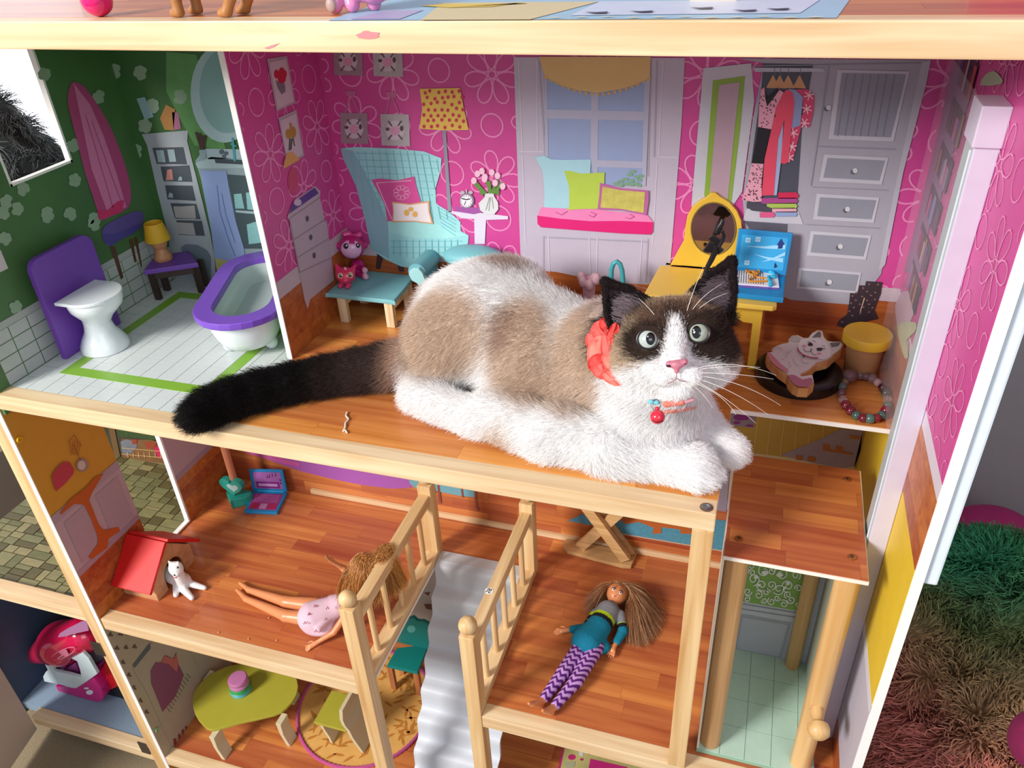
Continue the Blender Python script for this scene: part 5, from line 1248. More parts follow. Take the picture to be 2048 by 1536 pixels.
for k, (a0, b0, a1, b1, wv) in enumerate(((.15, .62, .9, .68, .06), (.35, .45, .9, .36, .05), (.5, .28, .92, .52, .04))):
    def at(u, v): return (sc_pts[0] * (1-u) + sc_pts[1] * u) * (1-v) + (sc_pts[3] * (1-u) + sc_pts[2] * u) * v + nsc * (.0006 + k * .0001)
    prism('screen_wave', [at(a0, b0), at((a0+a1)/2, (b0+b1)/2 - .05), at(a1, b1 - wv), at(a1, b1 + wv), at((a0+a1)/2, (b0+b1)/2)], nsc * .0001, mat('#9bd4f2', .25), sob)
for (u, v) in ((.16, .76), (.34, .80), (.20, .24)): inset('screen_icon', sc_pts, u, u + .09, v - .05, v + .05, .0009, nsc, mat('#d8eefa', .3), sob, .0002)
for (u, v) in ((.17, .76), (.35, .80), (.21, .24)): inset('screen_icon', sc_pts, u, u + .07, v - .035, v + .035, .0012, nsc, mat('#8cc6ea', .3), sob, .0001)
def atq(Q, u, v, nrm, off): return (Q[0] * (1-u) + Q[1] * u) * (1-v) + (Q[3] * (1-u) + Q[2] * u) * v + nrm * off
prism('home_icon', [atq(sc_pts, u, v, nsc, .001) for u, v in ((.74, .70), (.80, .86), (.88, .72), (.85, .72), (.85, .64), (.77, .62), (.77, .70))], nsc * .0002, mat('#22357c', .3), sob)
prism('cursor_icon', [atq(sc_pts, u, v, nsc, .001) for u, v in ((.76, .30), (.76, .16), (.79, .20), (.82, .19))], nsc * .0002, mat('#1c2440', .3), sob)
UPZ = Vector((0, 0, 1))
kp = Vector(U('z', zb, *c6([(612, 590)])[0])), Vector(U('z', zb, *c6([(905, 615)])[0])), Vector(U('z', zb, *c6([(918, 715)])[0])), Vector(U('z', zb, *c6([(600, 692)])[0]))
kp = [kp[3], kp[2], kp[1], kp[0]]
inset('purple_pad', kp, .2, 1.0, -.12, .3, .0001, UPZ, mat('#6c4fb0', .4), t, .0004)
kb = inset('keyboard', kp, 0, 1, 0, 1, .0006, UPZ, mat('#eceef2', .35), t, .0012)
for k in range(13): inset('key_stripe', kp, .045 + k * .052, .057 + k * .052, .08, .92, .0019, UPZ, mat('#1c1c22', .4), kb, .0001)
hz = zb + .0035
t = thing('rubber_bow', tuple(U('z', hz, 1512, 548)), 'tangled orange rubber band lying on the blue laptop keyboard', 'rubber band')
tube('band_knot', cat([Vector(U('z', hz, *p)) + Vector((0, 0, random.uniform(-.0006, .0014))) for p in c6([(700, 600), (730, 580), (770, 590), (790, 610), (745, 630), (715, 610), (760, 600), (775, 625), (735, 600)])], 4), .0012, mat('#d08a28', .45), t, 6, closed=True)
tube('band_loop', cat([Vector(U('z', hz, *p)) for p in c6([(755, 600), (770, 640), (840, 650), (850, 665), (790, 670), (725, 668), (730, 650), (760, 640)])], 4), .0011, mat('#d48a20', .45), t, 6, closed=True)
o = tube('rubber_scrap', cat([Vector(U('z', hz, *p)) for p in c6([(855, 605), (880, 615), (890, 640), (850, 640), (855, 665), (870, 690), (850, 692)])], 4, False), .0020, mat('#2fb4dc', .4), None, 8)
tag(o, 'small bright cyan rubber scrap lying on the right end of the laptop keyboard', 'rubber scrap')
# black disc, cat cutout, jar, bracelet
t = thing('black_lid', (.062, .832, Z2), 'flat round black plastic lid on the bedroom floor under the cat-shaped cutout', 'lid')
lathe('rim_ring', (.062, .832, Z2 + .0003), [(.0478, 0), (.0482, .004), (.0470, .0115), (.0440, .0130), (.0330, .0130), (.0310, .0115), (.0300, .0060), (.0001, .0055)], mat('#171417', .3, var=.1), t, n=56)
zc = .890
cc = [Vector(U('z', zc, *p)) for p in cb([(745, 985), (760, 1060), (700, 1115), (600, 1110), (545, 1080), (500, 1030), (480, 980), (400, 925), (340, 870), (285, 815), (268, 765), (290, 740), (320, 740), (320, 700), (370, 670), (430, 650), (490, 640), (495, 600), (530, 565), (590, 560), (650, 590), (700, 590), (740, 540), (800, 508), (850, 520), (865, 580), (900, 620), (960, 630), (1040, 628), (1062, 660), (1040, 710), (960, 770), (935, 800), (900, 825), (840, 840), (790, 850), (750, 890), (690, 940), (610, 975), (625, 1000)])]
t = thing('cat_cutout', (.06, .83, .874), 'flat wooden cat-shaped cutout with a painted white smiling cat, on the black lid', 'wooden cutout')
cu = prism('board', [p - Vector((0, 0, .0112)) for p in cc], (0, 0, .0112), wood('#c2854e', '#dfae78', 'x', lines=.2), t, .0008)
CZ = ('z', zc, 1)
ctr = sum(cc, Vector()) / len(cc)
mesh('painted_body', [(ctr + (p - ctr) * .955) + Vector((0, 0, .0004)) for p in cc], [list(range(len(cc)))], mat('#e6ddda', .45, var=.08, nscale=90), t)
CLR = lambda nm, pts, h, lay=3, sm=0: dec(nm, CZ, cb(pts), mat(h, .45), t, lay, sm)
CLR('painted_paw', [(500, 630), (520, 585), (570, 575), (620, 600), (600, 640), (545, 640)], '#c9c0b8')
CLR('painted_face', [(590, 690), (620, 630), (700, 605), (790, 610), (880, 650), (920, 700), (925, 780), (870, 820), (780, 815), (690, 790), (620, 750)], '#f0e9e8', 3, 3)
CLR('painted_ear', [(735, 600), (800, 535), (825, 550), (820, 600), (790, 590)], '#77706e', 4); CLR('painted_ear', [(920, 655), (1025, 645), (1000, 680), (935, 695)], '#77706e', 4)
CLR('painted_tail', [(275, 765), (300, 750), (350, 800), (420, 870), (480, 920), (490, 960), (400, 915), (320, 850)], '#d88a98', 4, 2)
CLR('painted_tail', [(490, 990), (560, 985), (640, 1030), (720, 1010), (745, 1050), (690, 1100), (600, 1100), (540, 1065)], '#bf7088', 4, 2)
multi('painted_eyes', CZ, [cb(circ(717, 672, 26, 17, 10)), cb(circ(812, 725, 30, 15, 10))], mat('#3c2038', .4), t, 5)
multi('painted_brows', CZ, polyline(cb([(690, 645), (715, 655), (745, 690)]), 1.2) + polyline(cb([(780, 715), (830, 712), (870, 722)]), 1.2) + polyline(cb([(735, 635), (755, 640), (768, 650)]), .8) + polyline(cb([(835, 690), (855, 690), (868, 698)]), .8), mat('#2c1a28', .4), t, 6)
multi('painted_mouth', CZ, polyline(cb([(648, 712), (670, 745), (700, 750), (722, 738), (735, 765), (780, 785)]), .9) + polyline(cb([(722, 738), (735, 725), (720, 722)]), 1.4), mat('#6c3c4c', .4), t, 5)
multi('painted_cheeks', CZ, [cb(circ(655, 687, 24, 13, 10)), cb(circ(808, 765, 24, 12, 10))], mat('#e8a0a8', .5), t, 4)
multi('painted_collar', CZ, polyline(cb([(585, 710), (600, 750), (650, 785), (720, 810), (800, 815)]), 2.2), mat('#b81f44', .4), t, 6)
CLR('painted_charm', [(632, 790), (665, 792), (648, 815)], '#2a2c40', 7)
multi('painted_fur_lines', CZ, polyline(cb([(330, 720), (400, 700), (430, 740)]), .8) + polyline(cb([(420, 830), (470, 810), (480, 760), (530, 740)]), .8) + polyline(cb([(500, 850), (520, 900), (480, 930)]), .8) + polyline(cb([(540, 820), (560, 870), (600, 900)]), .8) + polyline(cb([(620, 820), (640, 860), (700, 870)]), .8), mat('#b3a6a2', .5), t, 5)
t = thing('jar', (.1305, .862, Z2), 'small kraft-brown cardboard jar with round yellow lid in the bedroom corner', 'jar')
lathe('jar_body', (.1305, .862, Z2 + .0003), [(.0180, 0), (.0205, .040)], mat('#b98a60', .6, var=.08), t, n=40)
lathe('jar_lid', (.1305, .862, Z2 + .0403), [(.0262, 0), (.0264, .0098), (.0254, .0112), (.0001, .0112)], mat('#dcae2e', .5, var=.06, nscale=90), t, n=48)
t = thing('bracelet', (.131, .800, Z2), 'round bracelet of red, grey-green and clear faceted beads lying on the floor', 'bracelet')
bc = ['#6c1428', '#42605a', '#6c1428', '#4a6a62', '#801828', '#41605a', '#7a1830', '#46685f', '#d9b8b0', '#36423f', '#400e20', '#b08c90', '#cdb4bc', '#c9a6b6', '#dcd0d8', '#c0b4bc', '#d4a8b4', '#dcc8a8', '#5a6260', '#6c4450', '#d8b4b4', '#741426']
bt_ = []
NB = len(bc)
for k, h in enumerate(bc):
    a = -2.3 + 2 * math.pi * k / NB; r = .0050 if k % 3 else .0056
    if k == 16: r = .0085
    bt_.append((.1315 + .0235 * math.cos(a), .8000 + .0440 * math.sin(a), r, h))
tube('cord', [(x, y, Z2 + .0052) for x, y, r, h in bt_], .0006, mat('#b8b0b4', .4), t, 5, closed=True)
for k, (x, y, r, h) in enumerate(bt_):
    clear = h[1] in 'cd'
    ball('bead', (x, y, Z2 + r + .0002), r, mat(h, .08, .8, var=.1, trans=.75 if clear else 0.0, coat=0.0), t, 8)
# thread on the floor
o = tube('thread', cat([Vector(U('z', Z2 + .0014, *p)) for p in ((694, 824), (692, 832), (697, 838), (691, 845), (690, 855), (686, 862), (690, 860), (694, 866))], 3, False), .0009, mat('#efe9dc', .7), None, 6)
tag(o, 'short knotted white thread on the wooden floor in front of the cat tail', 'thread')
# ---- two pink toys on the low table
BLK, WHT = mat('#120d12', .12, coat=.8), mat('#f4f0f4', .2)
def eye(parent, c, r, f, ring=None):
    f = Vector(f).normalized(); c = Vector(c)
    if ring: ball('eye_rim', c - f * r * .3, r * 1.25, ring, parent, 12)
    ball('eye', c, r, BLK, parent, 12); ball('eye_glint', c + f * r * .82 + Vector((.2, 0, .3)) * r, r * .28, WHT, parent, 8)
CAMD = lambda p: (Vector(CP) - Vector(p)).normalized()
t = thing('monkey_toy', (-.535, .896, .9045), 'magenta monkey-like toy with big dark eyes sitting on the blue table', 'toy')
hc_ = Vector(U('y', .893, 703, 494)); f = CAMD(hc_)
rgt = Vector((1, 0, 0)); rgt = (rgt - f * rgt.dot(f)).normalized(); upv = rgt.cross(f) * -1 if rgt.cross(f).z < 0 else rgt.cross(f)
def lc_(c, x, y, z): return tuple(c + rgt * x + upv * y + f * z)
bz = .9045
pr = [('e', tuple(hc_), (.0175, .016, .0160), None, .003), ('e', lc_(hc_, -.017, .0, 0), (.005, .005, .005), None, .002), ('e', lc_(hc_, .017, .004, 0), (.005, .005, .005), None, .002),
      ('e', (hc_.x + .002, .898, bz + .0110), (.0105, .010, .0115), None, .004), ('c', (hc_.x + .008, .892, bz + .014), (hc_.x + .019, .886, bz + .013), .0035, .0042, .002),
      ('c', (hc_.x + .006, .890, bz + .005), (hc_.x + .020, .884, bz + .0045), .0042, .0042, .002), ('c', (hc_.x - .006, .890, bz + .005), (hc_.x - .008, .880, bz + .0045), .0042, .0040, .002)]
pr += [('e', lc_(hc_, -.010 + k * .005, .0155 + .002 * math.sin(k * 2), -.001), (.004, .004, .0045), None, .0015) for k in range(5)]
def mcol(V):
    C = np.tile(lin('#b81a70')[:3], (len(V), 1)); q = V - np.array(hc_); x = q @ np.array(rgt); y = q @ np.array(upv); z = q @ np.array(f)
    face = (z > .004) & (((x / .0135) ** 2 + ((y + .003) / .0125) ** 2) < 1) & ~((np.abs(x) < .004) & (y > .004)); C[face] = lin('#d9a9cf')[:3]
    C[(y > .0150) & (z < .01)] = lin('#d8488c')[:3]
    C[(V[:, 0] > hc_.x + .0165) & (V[:, 2] < bz + .020)] = lin('#e0a9bf')[:3]
    return C
sdf_obj('body', pr, .0009, attr_mat('toy', .3, .5, coat=.3), t, mcol, clip=bz + .0004)
eye(t, lc_(hc_, -.0070, .0005, .0130), .0040, f); eye(t, lc_(hc_, .0078, .0025, .0128), .0037, f)
t = thing('kitten_toy', (-.5385, .858, .9045), 'small hot pink cat-head toy with big eyes at the front of the blue table', 'toy')
kc = Vector((-.5360, .862, bz + .0125)); kc = Vector(U('y', .860, 691, 551)); kc.z = max(kc.z, bz + .0115); f = CAMD(kc)
rgt = (Vector((1, 0, 0)) - f * f.x).normalized(); upv = rgt.cross(f) * -1 if rgt.cross(f).z < 0 else rgt.cross(f)
pr = [('e', tuple(kc), (.0135, .0120, .0115), None, .003), ('c', lc_(kc, -.009, .006, 0), lc_(kc, -.0135, .0135, 0), .0048, .0016, .003), ('c', lc_(kc, .008, .007, 0), lc_(kc, .0115, .0145, 0), .0048, .0016, .003),
      ('e', lc_(kc, 0, -.006, .008), (.006, .005, .004), None, .003), ('c', (kc.x - .005, kc.y - .004, bz + .004), (kc.x - .006, kc.y - .008, bz + .003), .0034, .0034, .002), ('c', (kc.x + .005, kc.y - .004, bz + .004), (kc.x + .005, kc.y - .008, bz + .003), .0034, .0034, .002)]
sdf_obj('body', pr, .0008, mat('#e02c62', .28, coat=.4), t, clip=bz + .0004)
eye(t, lc_(kc, -.0062, -.0010, .0096), .0034, f, mat('#ecc49c', .4)); eye(t, lc_(kc, .0058, .0010, .0098), .0036, f, mat('#ecc49c', .4))
ball('nose_mark', lc_(kc, -.001, .0085, .0085), .0022, mat('#e8a0c8', .4), t, 8, (1, .6, 1.4))
# ================================================================ top shelf
t = thing('pink_ball', (-.5475, .5965, Z3), 'shiny hot pink toy ball on the top shelf at far left', 'toy')
bcn = Vector(U('y', .597, 200, 24)); ball('ball', (bcn.x, .597, Z3 + .0128), .0128, mat('#e0146e', .15, coat=.6), t, 22)
ball('ball_tag', (bcn.x + .007, .594, Z3 + .023), .0035, mat('#f04c98', .2), t, 10)
def figure_dog(nm, x0, y, z, s, m, lab, catn, colf=None, k=.004):
    t = thing(nm, (x0, y, z), lab, catn)
    pr = [('c', (x0 - .020*s, y, z + .030*s), (x0 + .022*s, y, z + .030*s), .0125*s, .0115*s, k), ('e', (x0 - .022*s, y, z + .034*s), (.013*s, .011*s, .014*s), None, k),
          ('c', (x0 - .025*s, y, z + .040*s), (x0 - .036*s, y - .003*s, z + .050*s), .009*s, .010*s, k), ('c', (x0 - .040*s, y - .003*s, z + .049*s), (x0 - .053*s, y - .004*s, z + .044*s), .0075*s, .005*s, k),
          ('c', (x0 + .030*s, y, z + .034*s), (x0 + .046*s, y, z + .020*s), .004*s, .003*s, k)]
    for sx, sy in ((-.022, -.007), (-.016, .008), (.022, -.008), (.028, .007)):
        pr += [('c', (x0 + sx*s, y + sy*s, z + .026*s), (x0 + (sx + (.006 if sx > 0 else 0))*s, y + sy*s, z + .013*s), .0062*s, .0040*s, k*.6), ('c', (x0 + (sx + (.006 if sx > 0 else 0))*s, y + sy*s, z + .013*s), (x0 + sx*s, y + sy*s, z + .004*s), .0040*s, .0042*s, k*.4), ('c', (x0 + sx*s, y + sy*s, z + .0035*s), (x0 + (sx - .005)*s, y + sy*s, z + .003*s), .0042*s, .0034*s, k*.3)]
    for sy in (-1, 1): pr.append(('e', (x0 - .036*s, y + sy*.009*s, z + .050*s), (.004*s, .0025*s, .008*s), None, k*.4))
    sdf_obj('body', pr, .0012*s if s > .8 else .0011, m, t, colf, clip=z + .0003)
    for sy in (-1, 1): ball('eye', (x0 - .044*s, y - .003*s + sy*.0052*s, z + .054*s), .0014*s, BLK, t, 8)
    return t
figure_dog('dog_figurine', -.450, .5985, Z3, 1.05, mat('#a8703c', .5, var=.3, nscale=120, bump=.4), 'golden brown dog figurine standing on the top shelf with its tail to the right', 'figurine')
t = thing('pony_figurine', (-.325, .612, Z3), 'pink toy animal figurine standing on the top shelf above the lampshade print', 'figurine')
px_ = -.3255
pr = [('c', (px_ - .012, .618, Z3 + .022), (px_ + .016, .618, Z3 + .018), .0100, .0130, .004), ('c', (px_ - .010, .612, Z3 + .018), (px_ - .013, .606, Z3 + .0060), .0055, .0062, .002), ('c', (px_ - .003, .615, Z3 + .016), (px_ - .001, .612, Z3 + .006), .0052, .0060, .002),
      ('c', (px_ + .020, .620, Z3 + .016), (px_ + .028, .614, Z3 + .024), .0060, .0035, .002), ('e', (px_ - .014, .622, Z3 + .040), (.014, .013, .014), None, .004), ('c', (px_ - .014, .619, Z3 + .026), (px_ - .014, .621, Z3 + .034), .008, .008, .003), ('c', (px_ + .014, .622, Z3 + .012), (px_ + .013, .622, Z3 + .005), .005, .0055, .002)]
sdf_obj('body', pr, .0011, mat('#d884b0', .35, var=.06), t, clip=Z3 + .0004)
ball('foot_pad', (px_ - .0135, .6010, Z3 + .0070), .0045, mat('#a88c84', .5), t, 12, (1, .5, 1.2))
t = thing('cream_block', (-.035, .64, Z3), 'cream wooden block on the printed blue rug of the top shelf', 'block')
cb_ = U('z', Z3, 1440, 3)
box('block', cb_[0] - .022, cb_[0] + .012, cb_[1], cb_[1] + .03, Z3 + .0002, Z3 + .028, mat('#e6d4b4', .5), t, .001)
TP = ('z', Z3, 1)
def tdec(nm, pts, m, lay): return mesh(nm, [(x, y, Z3 + LAY * lay) for x, y in pts], [list(range(len(pts)))], m, f3)
def tx(px, py): return tuple(U('z', Z3, px, py)[:2])
tdec('printed_rug', [tx(655, 42), tx(1673, 37), (.045, .70), (-.33, .70)], mat('#9ec3da', .45, var=.12, nscale=25), 1)
tdec('printed_rug_patch', [tx(842, 42), tx(1060, 41), (-.14, .66), (-.27, .66)], mat('#d8c79a', .45, var=.05), 2)
tdec('printed_rug_lilac', [tx(700, 40), tx(800, 40), (-.27, .62), (-.30, .62)], mat('#b0a8cc', .45), 2)
tdec('printed_yellow_blob', cat([Vector((x, y, 0)) for x, y in (tx(840, 14), tx(900, 18), tx(985, 16), tx(1045, 8), (-.195, .650), (-.27, .650))], 2) and [tx(840, 14), tx(900, 18), tx(985, 16), tx(1045, 8), (-.195, .650), (-.27, .650)], mat('#e0c04c', .45), 3)
tdec('printed_pink_panel', [tx(1140, 33), tx(1600, 28), (.02, .66), (-.14, .66)], mat('#c9d3e8', .45, var=.1), 2)
for k, (a, b) in enumerate(((1168, 29), (1258, 27), (1378, 20), (1465, 25), (1530, 22))):
    tdec('printed_lash', [tx(a, b - 1.5), tx(a + 22, b - .5), tx(a + 48, b - 2), tx(a + 46, b + 1.5), tx(a + 20, b + 2)], mat('#2c3050', .5), 4)
for k in range(11): p = tx(1110 + k * 52, 38 - (k % 3) * 1.0); tdec('printed_star', [(p[0] - .006, p[1]), (p[0], p[1] - .002), (p[0] + .006, p[1]), (p[0], p[1] + .002)], mat('#e6e2c4', .5), 3)
# ================================================================ living floor
ZL = Z1
TEAL, TEALL = mat('#1f8c7c', .4, var=.05), mat('#9fb8b4', .45)
def heart(n=26):
    P = []
    for k in range(n):
        a = 2 * math.pi * k / n; P.append((math.sin(a) ** 3, (13 * math.cos(a) - 5 * math.cos(2*a) - 2 * math.cos(3*a) - math.cos(4*a)) / 16))
    return P
t = thing('floor_lamp_stand', (-.815, .852, ZL), 'teal heart-shaped toy lamp base with wooden pole at the back of the living floor', 'toy lamp')
hx, hy = -.812, .857
prism('heart_base', [(hx + a * .0250, hy + b * .020, ZL + .0004) for a, b in heart()], (0, 0, .019), TEAL, t, .002)
up_ = [Vector((hx - .003 + a * .0235, .850, ZL + .0385 + b * .0205)) for a, b in heart()]
prism('upper_heart', up_, (0, .011, 0), TEAL, t, .0015)
prism('white_heart', [Vector((hx + .001 + a * .0115, .8494, ZL + .0385 + b * .0095)) for a, b in heart()], (0, .0004, 0), TEALL, t)
tube('pole', [(hx - .003, .8620, ZL + .0195), (hx - .003, .8620, Z2 - .03)], .0062, wood('#b06a4a', '#cc8a66', 'z', lines=.1), t, 14)
# laptop with pink keys
t = thing('toy_laptop', (-.775, .88, ZL), 'open toy laptop with blue frame and purple-pink keyboard on the living floor', 'toy laptop')
zq = ZL + .0062
Q = [Vector(U('z', zq, *p)) for p in c5([(425, 535), (640, 545), (706, 412), (478, 402)])]
prism('base', [p - Vector((0, 0, .0058)) for p in Q], (0, 0, .0058), BL, t, .001)
inset('pink_pad', Q, .09, .93, .10, .88, .0001, UPZ, mat('#a83f86', .4), t, .0004)
inset('red_patch', Q, .12, .36, .13, .40, .0006, UPZ, mat('#b02a5a', .4), t, .0002); inset('red_patch', Q, .66, .90, .13, .40, .0006, UPZ, mat('#b02a5a', .4), t, .0002)
inset('touch_pad', Q, .41, .61, .13, .38, .0007, UPZ, mat('#c98fb8', .4), t, .0002)
for r__ in range(4):
    for k in range(9): inset('key', Q, .15 + k * .08, .215 + k * .08, .46 + r__ * .095, .535 + r__ * .095, .0006, UPZ, mat('#b863a4', .4), t, .0003)
S = [Q[3].copy(), Q[2].copy(), Vector(U('y', Q[2].y + .008, *c5([(674, 266)])[0])), Vector(U('y', Q[3].y + .008, *c5([(455, 262)])[0]))]
ns2 = (S[1] - S[0]).cross(S[3] - S[0]).normalized(); ns2 = -ns2 if ns2.y > 0 else ns2
so = prism('screen_lid', [p - ns2 * .005 for p in S], ns2 * .005, BL, t, .001)
inset('hinge_bar', S, .16, .92, .0, .07, .0003, ns2, mat('#3fb0e0', .3), t, .001)
inset('screen', S, .10, .92, .14, .90, .0001, ns2, mat('#a868b0', .3), so)
inset('player_panel', S, .16, .84, .18, .46, .0005, ns2, mat('#8c2c8c', .3), so)
inset('player_bar', S, .22, .78, .26, .38, .0009, ns2, mat('#cfa4d6', .3), so, .0002)
for (u, v) in ((.50, .66), (.57, .70), (.66, .74), (.76, .78)):
    inset('music_note', S, u, u + .03, v - .03, v + .01, .0006, ns2, mat('#2c1838', .3), so, .0002); inset('music_note', S, u + .022, u + .032, v, v + .13, .0006, ns2, mat('#2c1838', .3), so, .0002)
for v in (.52, .38): inset('music_note', S, .87, .90, v, v + .08, .0006, ns2, mat('#2c1838', .3), so, .0002)
# dog house
RED = mat('#cf0f0a', .5, var=.04)
t = thing('dog_house', (-.83, .66, ZL), 'toy wooden dog house with a bright red gable roof and arched doorway', 'toy dog house')
x0, x1, y0, y1, ze, zr_ = -.8635, -.8010, .6255, .7150, .4960, .5420
ym_ = (y0 + y1) / 2
WD = wood('#b9835a', '#d9a67c', 'x', lines=.2)
box('side_wall', x0, x1, y0, y0 + .004, ZL + .0003, ze + .002, WD, t); box('side_wall', x0, x1, y1 - .004, y1, ZL + .0003, ze + .002, WD, t)
box('rear_wall', x0, x0 + .004, y0 + .004, y1 - .004, ZL + .0003, ze, WD, t)
# gable with arch
ar = []
aw, ah = .021, .022
for k in range(13):
    a = math.pi * k / 12; ar.append((ym_ + math.cos(a) * aw, ZL + ah + math.sin(a) * aw))
outer = [(y0 + .004, ZL + .0003), (ym_ - aw, ZL + .0003)] + [p for p in ar[::-1]] + [(ym_ + aw, ZL + .0003), (y1 - .004, ZL + .0003), (y1 - .004, ze + .0025), (ym_, zr_ - .003), (y0 + .004, ze + .0025)]
prism('gable_wall', [(x1 - .004, a, b) for a, b in outer], (.004, 0, 0), WD, t)
prism('rear_gable', [(x0, a, b) for a, b in ((y0 + .004, ze), (y1 - .004, ze), (ym_, zr_ - .004))], (.004, 0, 0), WD, t)
def roof_(s):
    ya, za = (y0 - .013, ze - .007) if s < 0 else (y1 + .013, ze - .007)
    d_ = Vector((0, ya - ym_, za - zr_)).normalized(); nrm = Vector((0, -d_.z, d_.y)); nrm = nrm if nrm.z > 0 else -nrm
    P = [(x0 - .0005, ym_, zr_), (x1 + .008, ym_, zr_), (x1 + .008, ya, za), (x0 - .0005, ya, za)]
    prism('roof_board', [Vector(p) for p in P], nrm * .005, RED, t, .0008)
roof_(-1); roof_(1)
# white puppy
t = thing('puppy_figurine', (-.782, .652, ZL), 'small white puppy figurine with pink tongue lying in the dog house doorway', 'figurine')
hx_, hy_ = -.7855, .6560
hp = Vector(U('y', .652, 352, 1137))
pr = [('c', (-.812, .668, ZL + .013), (hp.x - .004, .660, ZL + .015), .0125, .0115, .004), ('e', tuple(hp), (.0112, .0100, .0115), None, .003), ('c', (hp.x - .002, .656, ZL + .018), tuple(hp), .0085, .008, .003),
      ('e', (hp.x + .004, hp.y - .006, hp.z - .004), (.0056, .0055, .0042), None, .002), ('c', (hp.x - .007, hp.y + .001, hp.z + .007), (hp.x - .009, hp.y, hp.z + .013), .0038, .0012, .002), ('c', (hp.x + .005, hp.y + .003, hp.z + .007), (hp.x + .006, hp.y + .002, hp.z + .014), .0038, .0012, .002),
      ('c', (hp.x + .001, .650, ZL + .010), (hp.x + .022, .641, ZL + .0048), .0062, .0040, .003), ('c', (hp.x + .006, .662, ZL + .009), (hp.x + .028, .664, ZL + .0044), .0058, .0038, .003), ('c', (hp.x - .012, .652, ZL + .008), (hp.x - .006, .640, ZL + .0045), .0065, .0040, .003)]
def pcol(V):
    C = np.tile(np.array([.82, .80, .79]), (len(V), 1)); return C * (1 - .08 * rng.random((len(V), 1)))
sdf_obj('body', pr, .0009, attr_mat('fur_white', .6, .3, bump=.5), t, pcol, clip=ZL + .0004)
f = CAMD(hp)
ball('eye', hp + f * .0086 + Vector((-.0036, 0, .0022)), .0016, BLK, t, 8); ball('eye', hp + f * .0088 + Vector((.0040, 0, .0030)), .0016, BLK, t, 8)
ball('tongue', (hp.x + .0055, hp.y - .0105, hp.z - .0062), .0022, mat('#c85868', .4), t, 8, (1, 1, .6)); ball('nose', (hp.x + .005, hp.y - .0110, hp.z - .0016), .0014, BLK, t, 8)
# crumbs on the floor
for k, (px, py) in enumerate(((437, 1265), (497, 1278), (538, 1236), (553, 1281))):
    p = U('z', ZL + .001, px, py); o = ball('crumb', (p[0], p[1], ZL + .0014), .0012, mat('#e0a878', .7), None, 8, (1, 1, .8))
    tag(o, ['tiny pale crumb on the living floor nearest to the white puppy', 'tiny pale crumb by the front beam, second from the puppy', 'tiny pale crumb below the bare feet of the reclining doll', 'tiny pale crumb nearest to the hand of the reclining doll'][k], 'crumb', 'crumbs along the living room floor edge')
# X trestle
t = thing('trestle', (-.17, .89, ZL), 'bare wooden X-shaped trestle stand with a flat foot board', 'toy stand')
PT = wood('#b5854e', '#dcb27c', 'x', lines=.5, scale=1.6)
fb = [(-.2385, .8975), (-.2360, .8880), (-.2260, .8800), (-.1370, .8712), (-.1245, .8740), (-.1205, .9065), (-.2340, .9065)]
prism('foot_board', [(a, b, ZL + .0004) for a, b in fb], (0, 0, .0062), PT, t, .001)
def ztr(px, py, y): return Vector(U('y', y, px, py))
zf = ZL + .0070
a1 = ztr(1252, 1128, .882); a2 = ztr(1178, 1020, .882); a1.z = zf + .002
obox('cross_plank', a1 + (a1 - a2).normalized() * -.002, a2 + (a2 - a1) * .35, (0, 1, 0), .0075, .0165, PT, t, .0006)
a3 = ztr(1160, 1102, .891); a4 = ztr(1232, 1030, .891); a3.z = zf + .003
obox('cross_plank', a3, a4 + (a4 - a3) * .5, (0, 1, 0), .0075, .0165, PT, t, .0006)
a5 = ztr(1262, 1110, .898); a6 = ztr(1215, 1045, .898); a5.z = zf + .002
obox('cross_plank', a5, a6 + (a6 - a5) * .5, (0, 1, 0), .0060, .0125, PT, t, .0006)
box('table_board', -.230, -.085, .872, .905, a2.z + (a2.z - a1.z) * .35 + .002, a2.z + (a2.z - a1.z) * .35 + .008, PT, t, .001)
# ================================================================ dolls
SK = '#d98c5c'
def Z_(h, px, py): return tuple(U('z', ZL + h, px, py))
def X_(x, px, py): return tuple(U('x', x, px, py))
def gradcol(V, fn): return fn(V)
def along(V, a, b):
    a = np.array(a); b = np.array(b); d = b - a; return ((V - a) @ d) / (d @ d)
def face(parent, c, r, up, dark='#3c2418'):
    c = Vector(c); f = CAMD(c); f = (f * .9 + Vector((0, 0, .3))).normalized(); up = Vector(up); up = (up - f * up.dot(f)).normalized(); rt = up.cross(f)
    for s in (-1, 1):
        p = c + f * r * .90 + rt * s * r * .36 + up * r * .12
        ball('eye_white', p, r * .17, WHT, parent, 10); ball('iris', p + f * r * .10, r * .10, mat('#38465c', .2), parent, 8)
        tube('brow', [p + up * r * .34 - rt * s * r * .18 - f * .02 * r, p + up * r * .42, p + up * r * .32 + rt * s * r * .2 - f * r * .06], r * .035, mat(dark, .6), parent, 6)
        tube('eyelash', [p + up * r * .15 - rt * s * r * .17 + f * r * .06, p + up * r * .21 + f * r * .10, p + up * r * .12 + rt * s * r * .2 + f * r * .04], r * .05, mat('#241612', .6), parent, 6)
    m_ = c + f * r * 1.0 - up * r * .42
    tube('lips', [m_ - rt * r * .22 + up * r * .06 - f * r * .05, m_, m_ + rt * r * .22 + up * r * .06 - f * r * .05], [r * .03, r * .075, r * .03], mat('#c04c54', .35), parent, 8)
    return f, up, rt
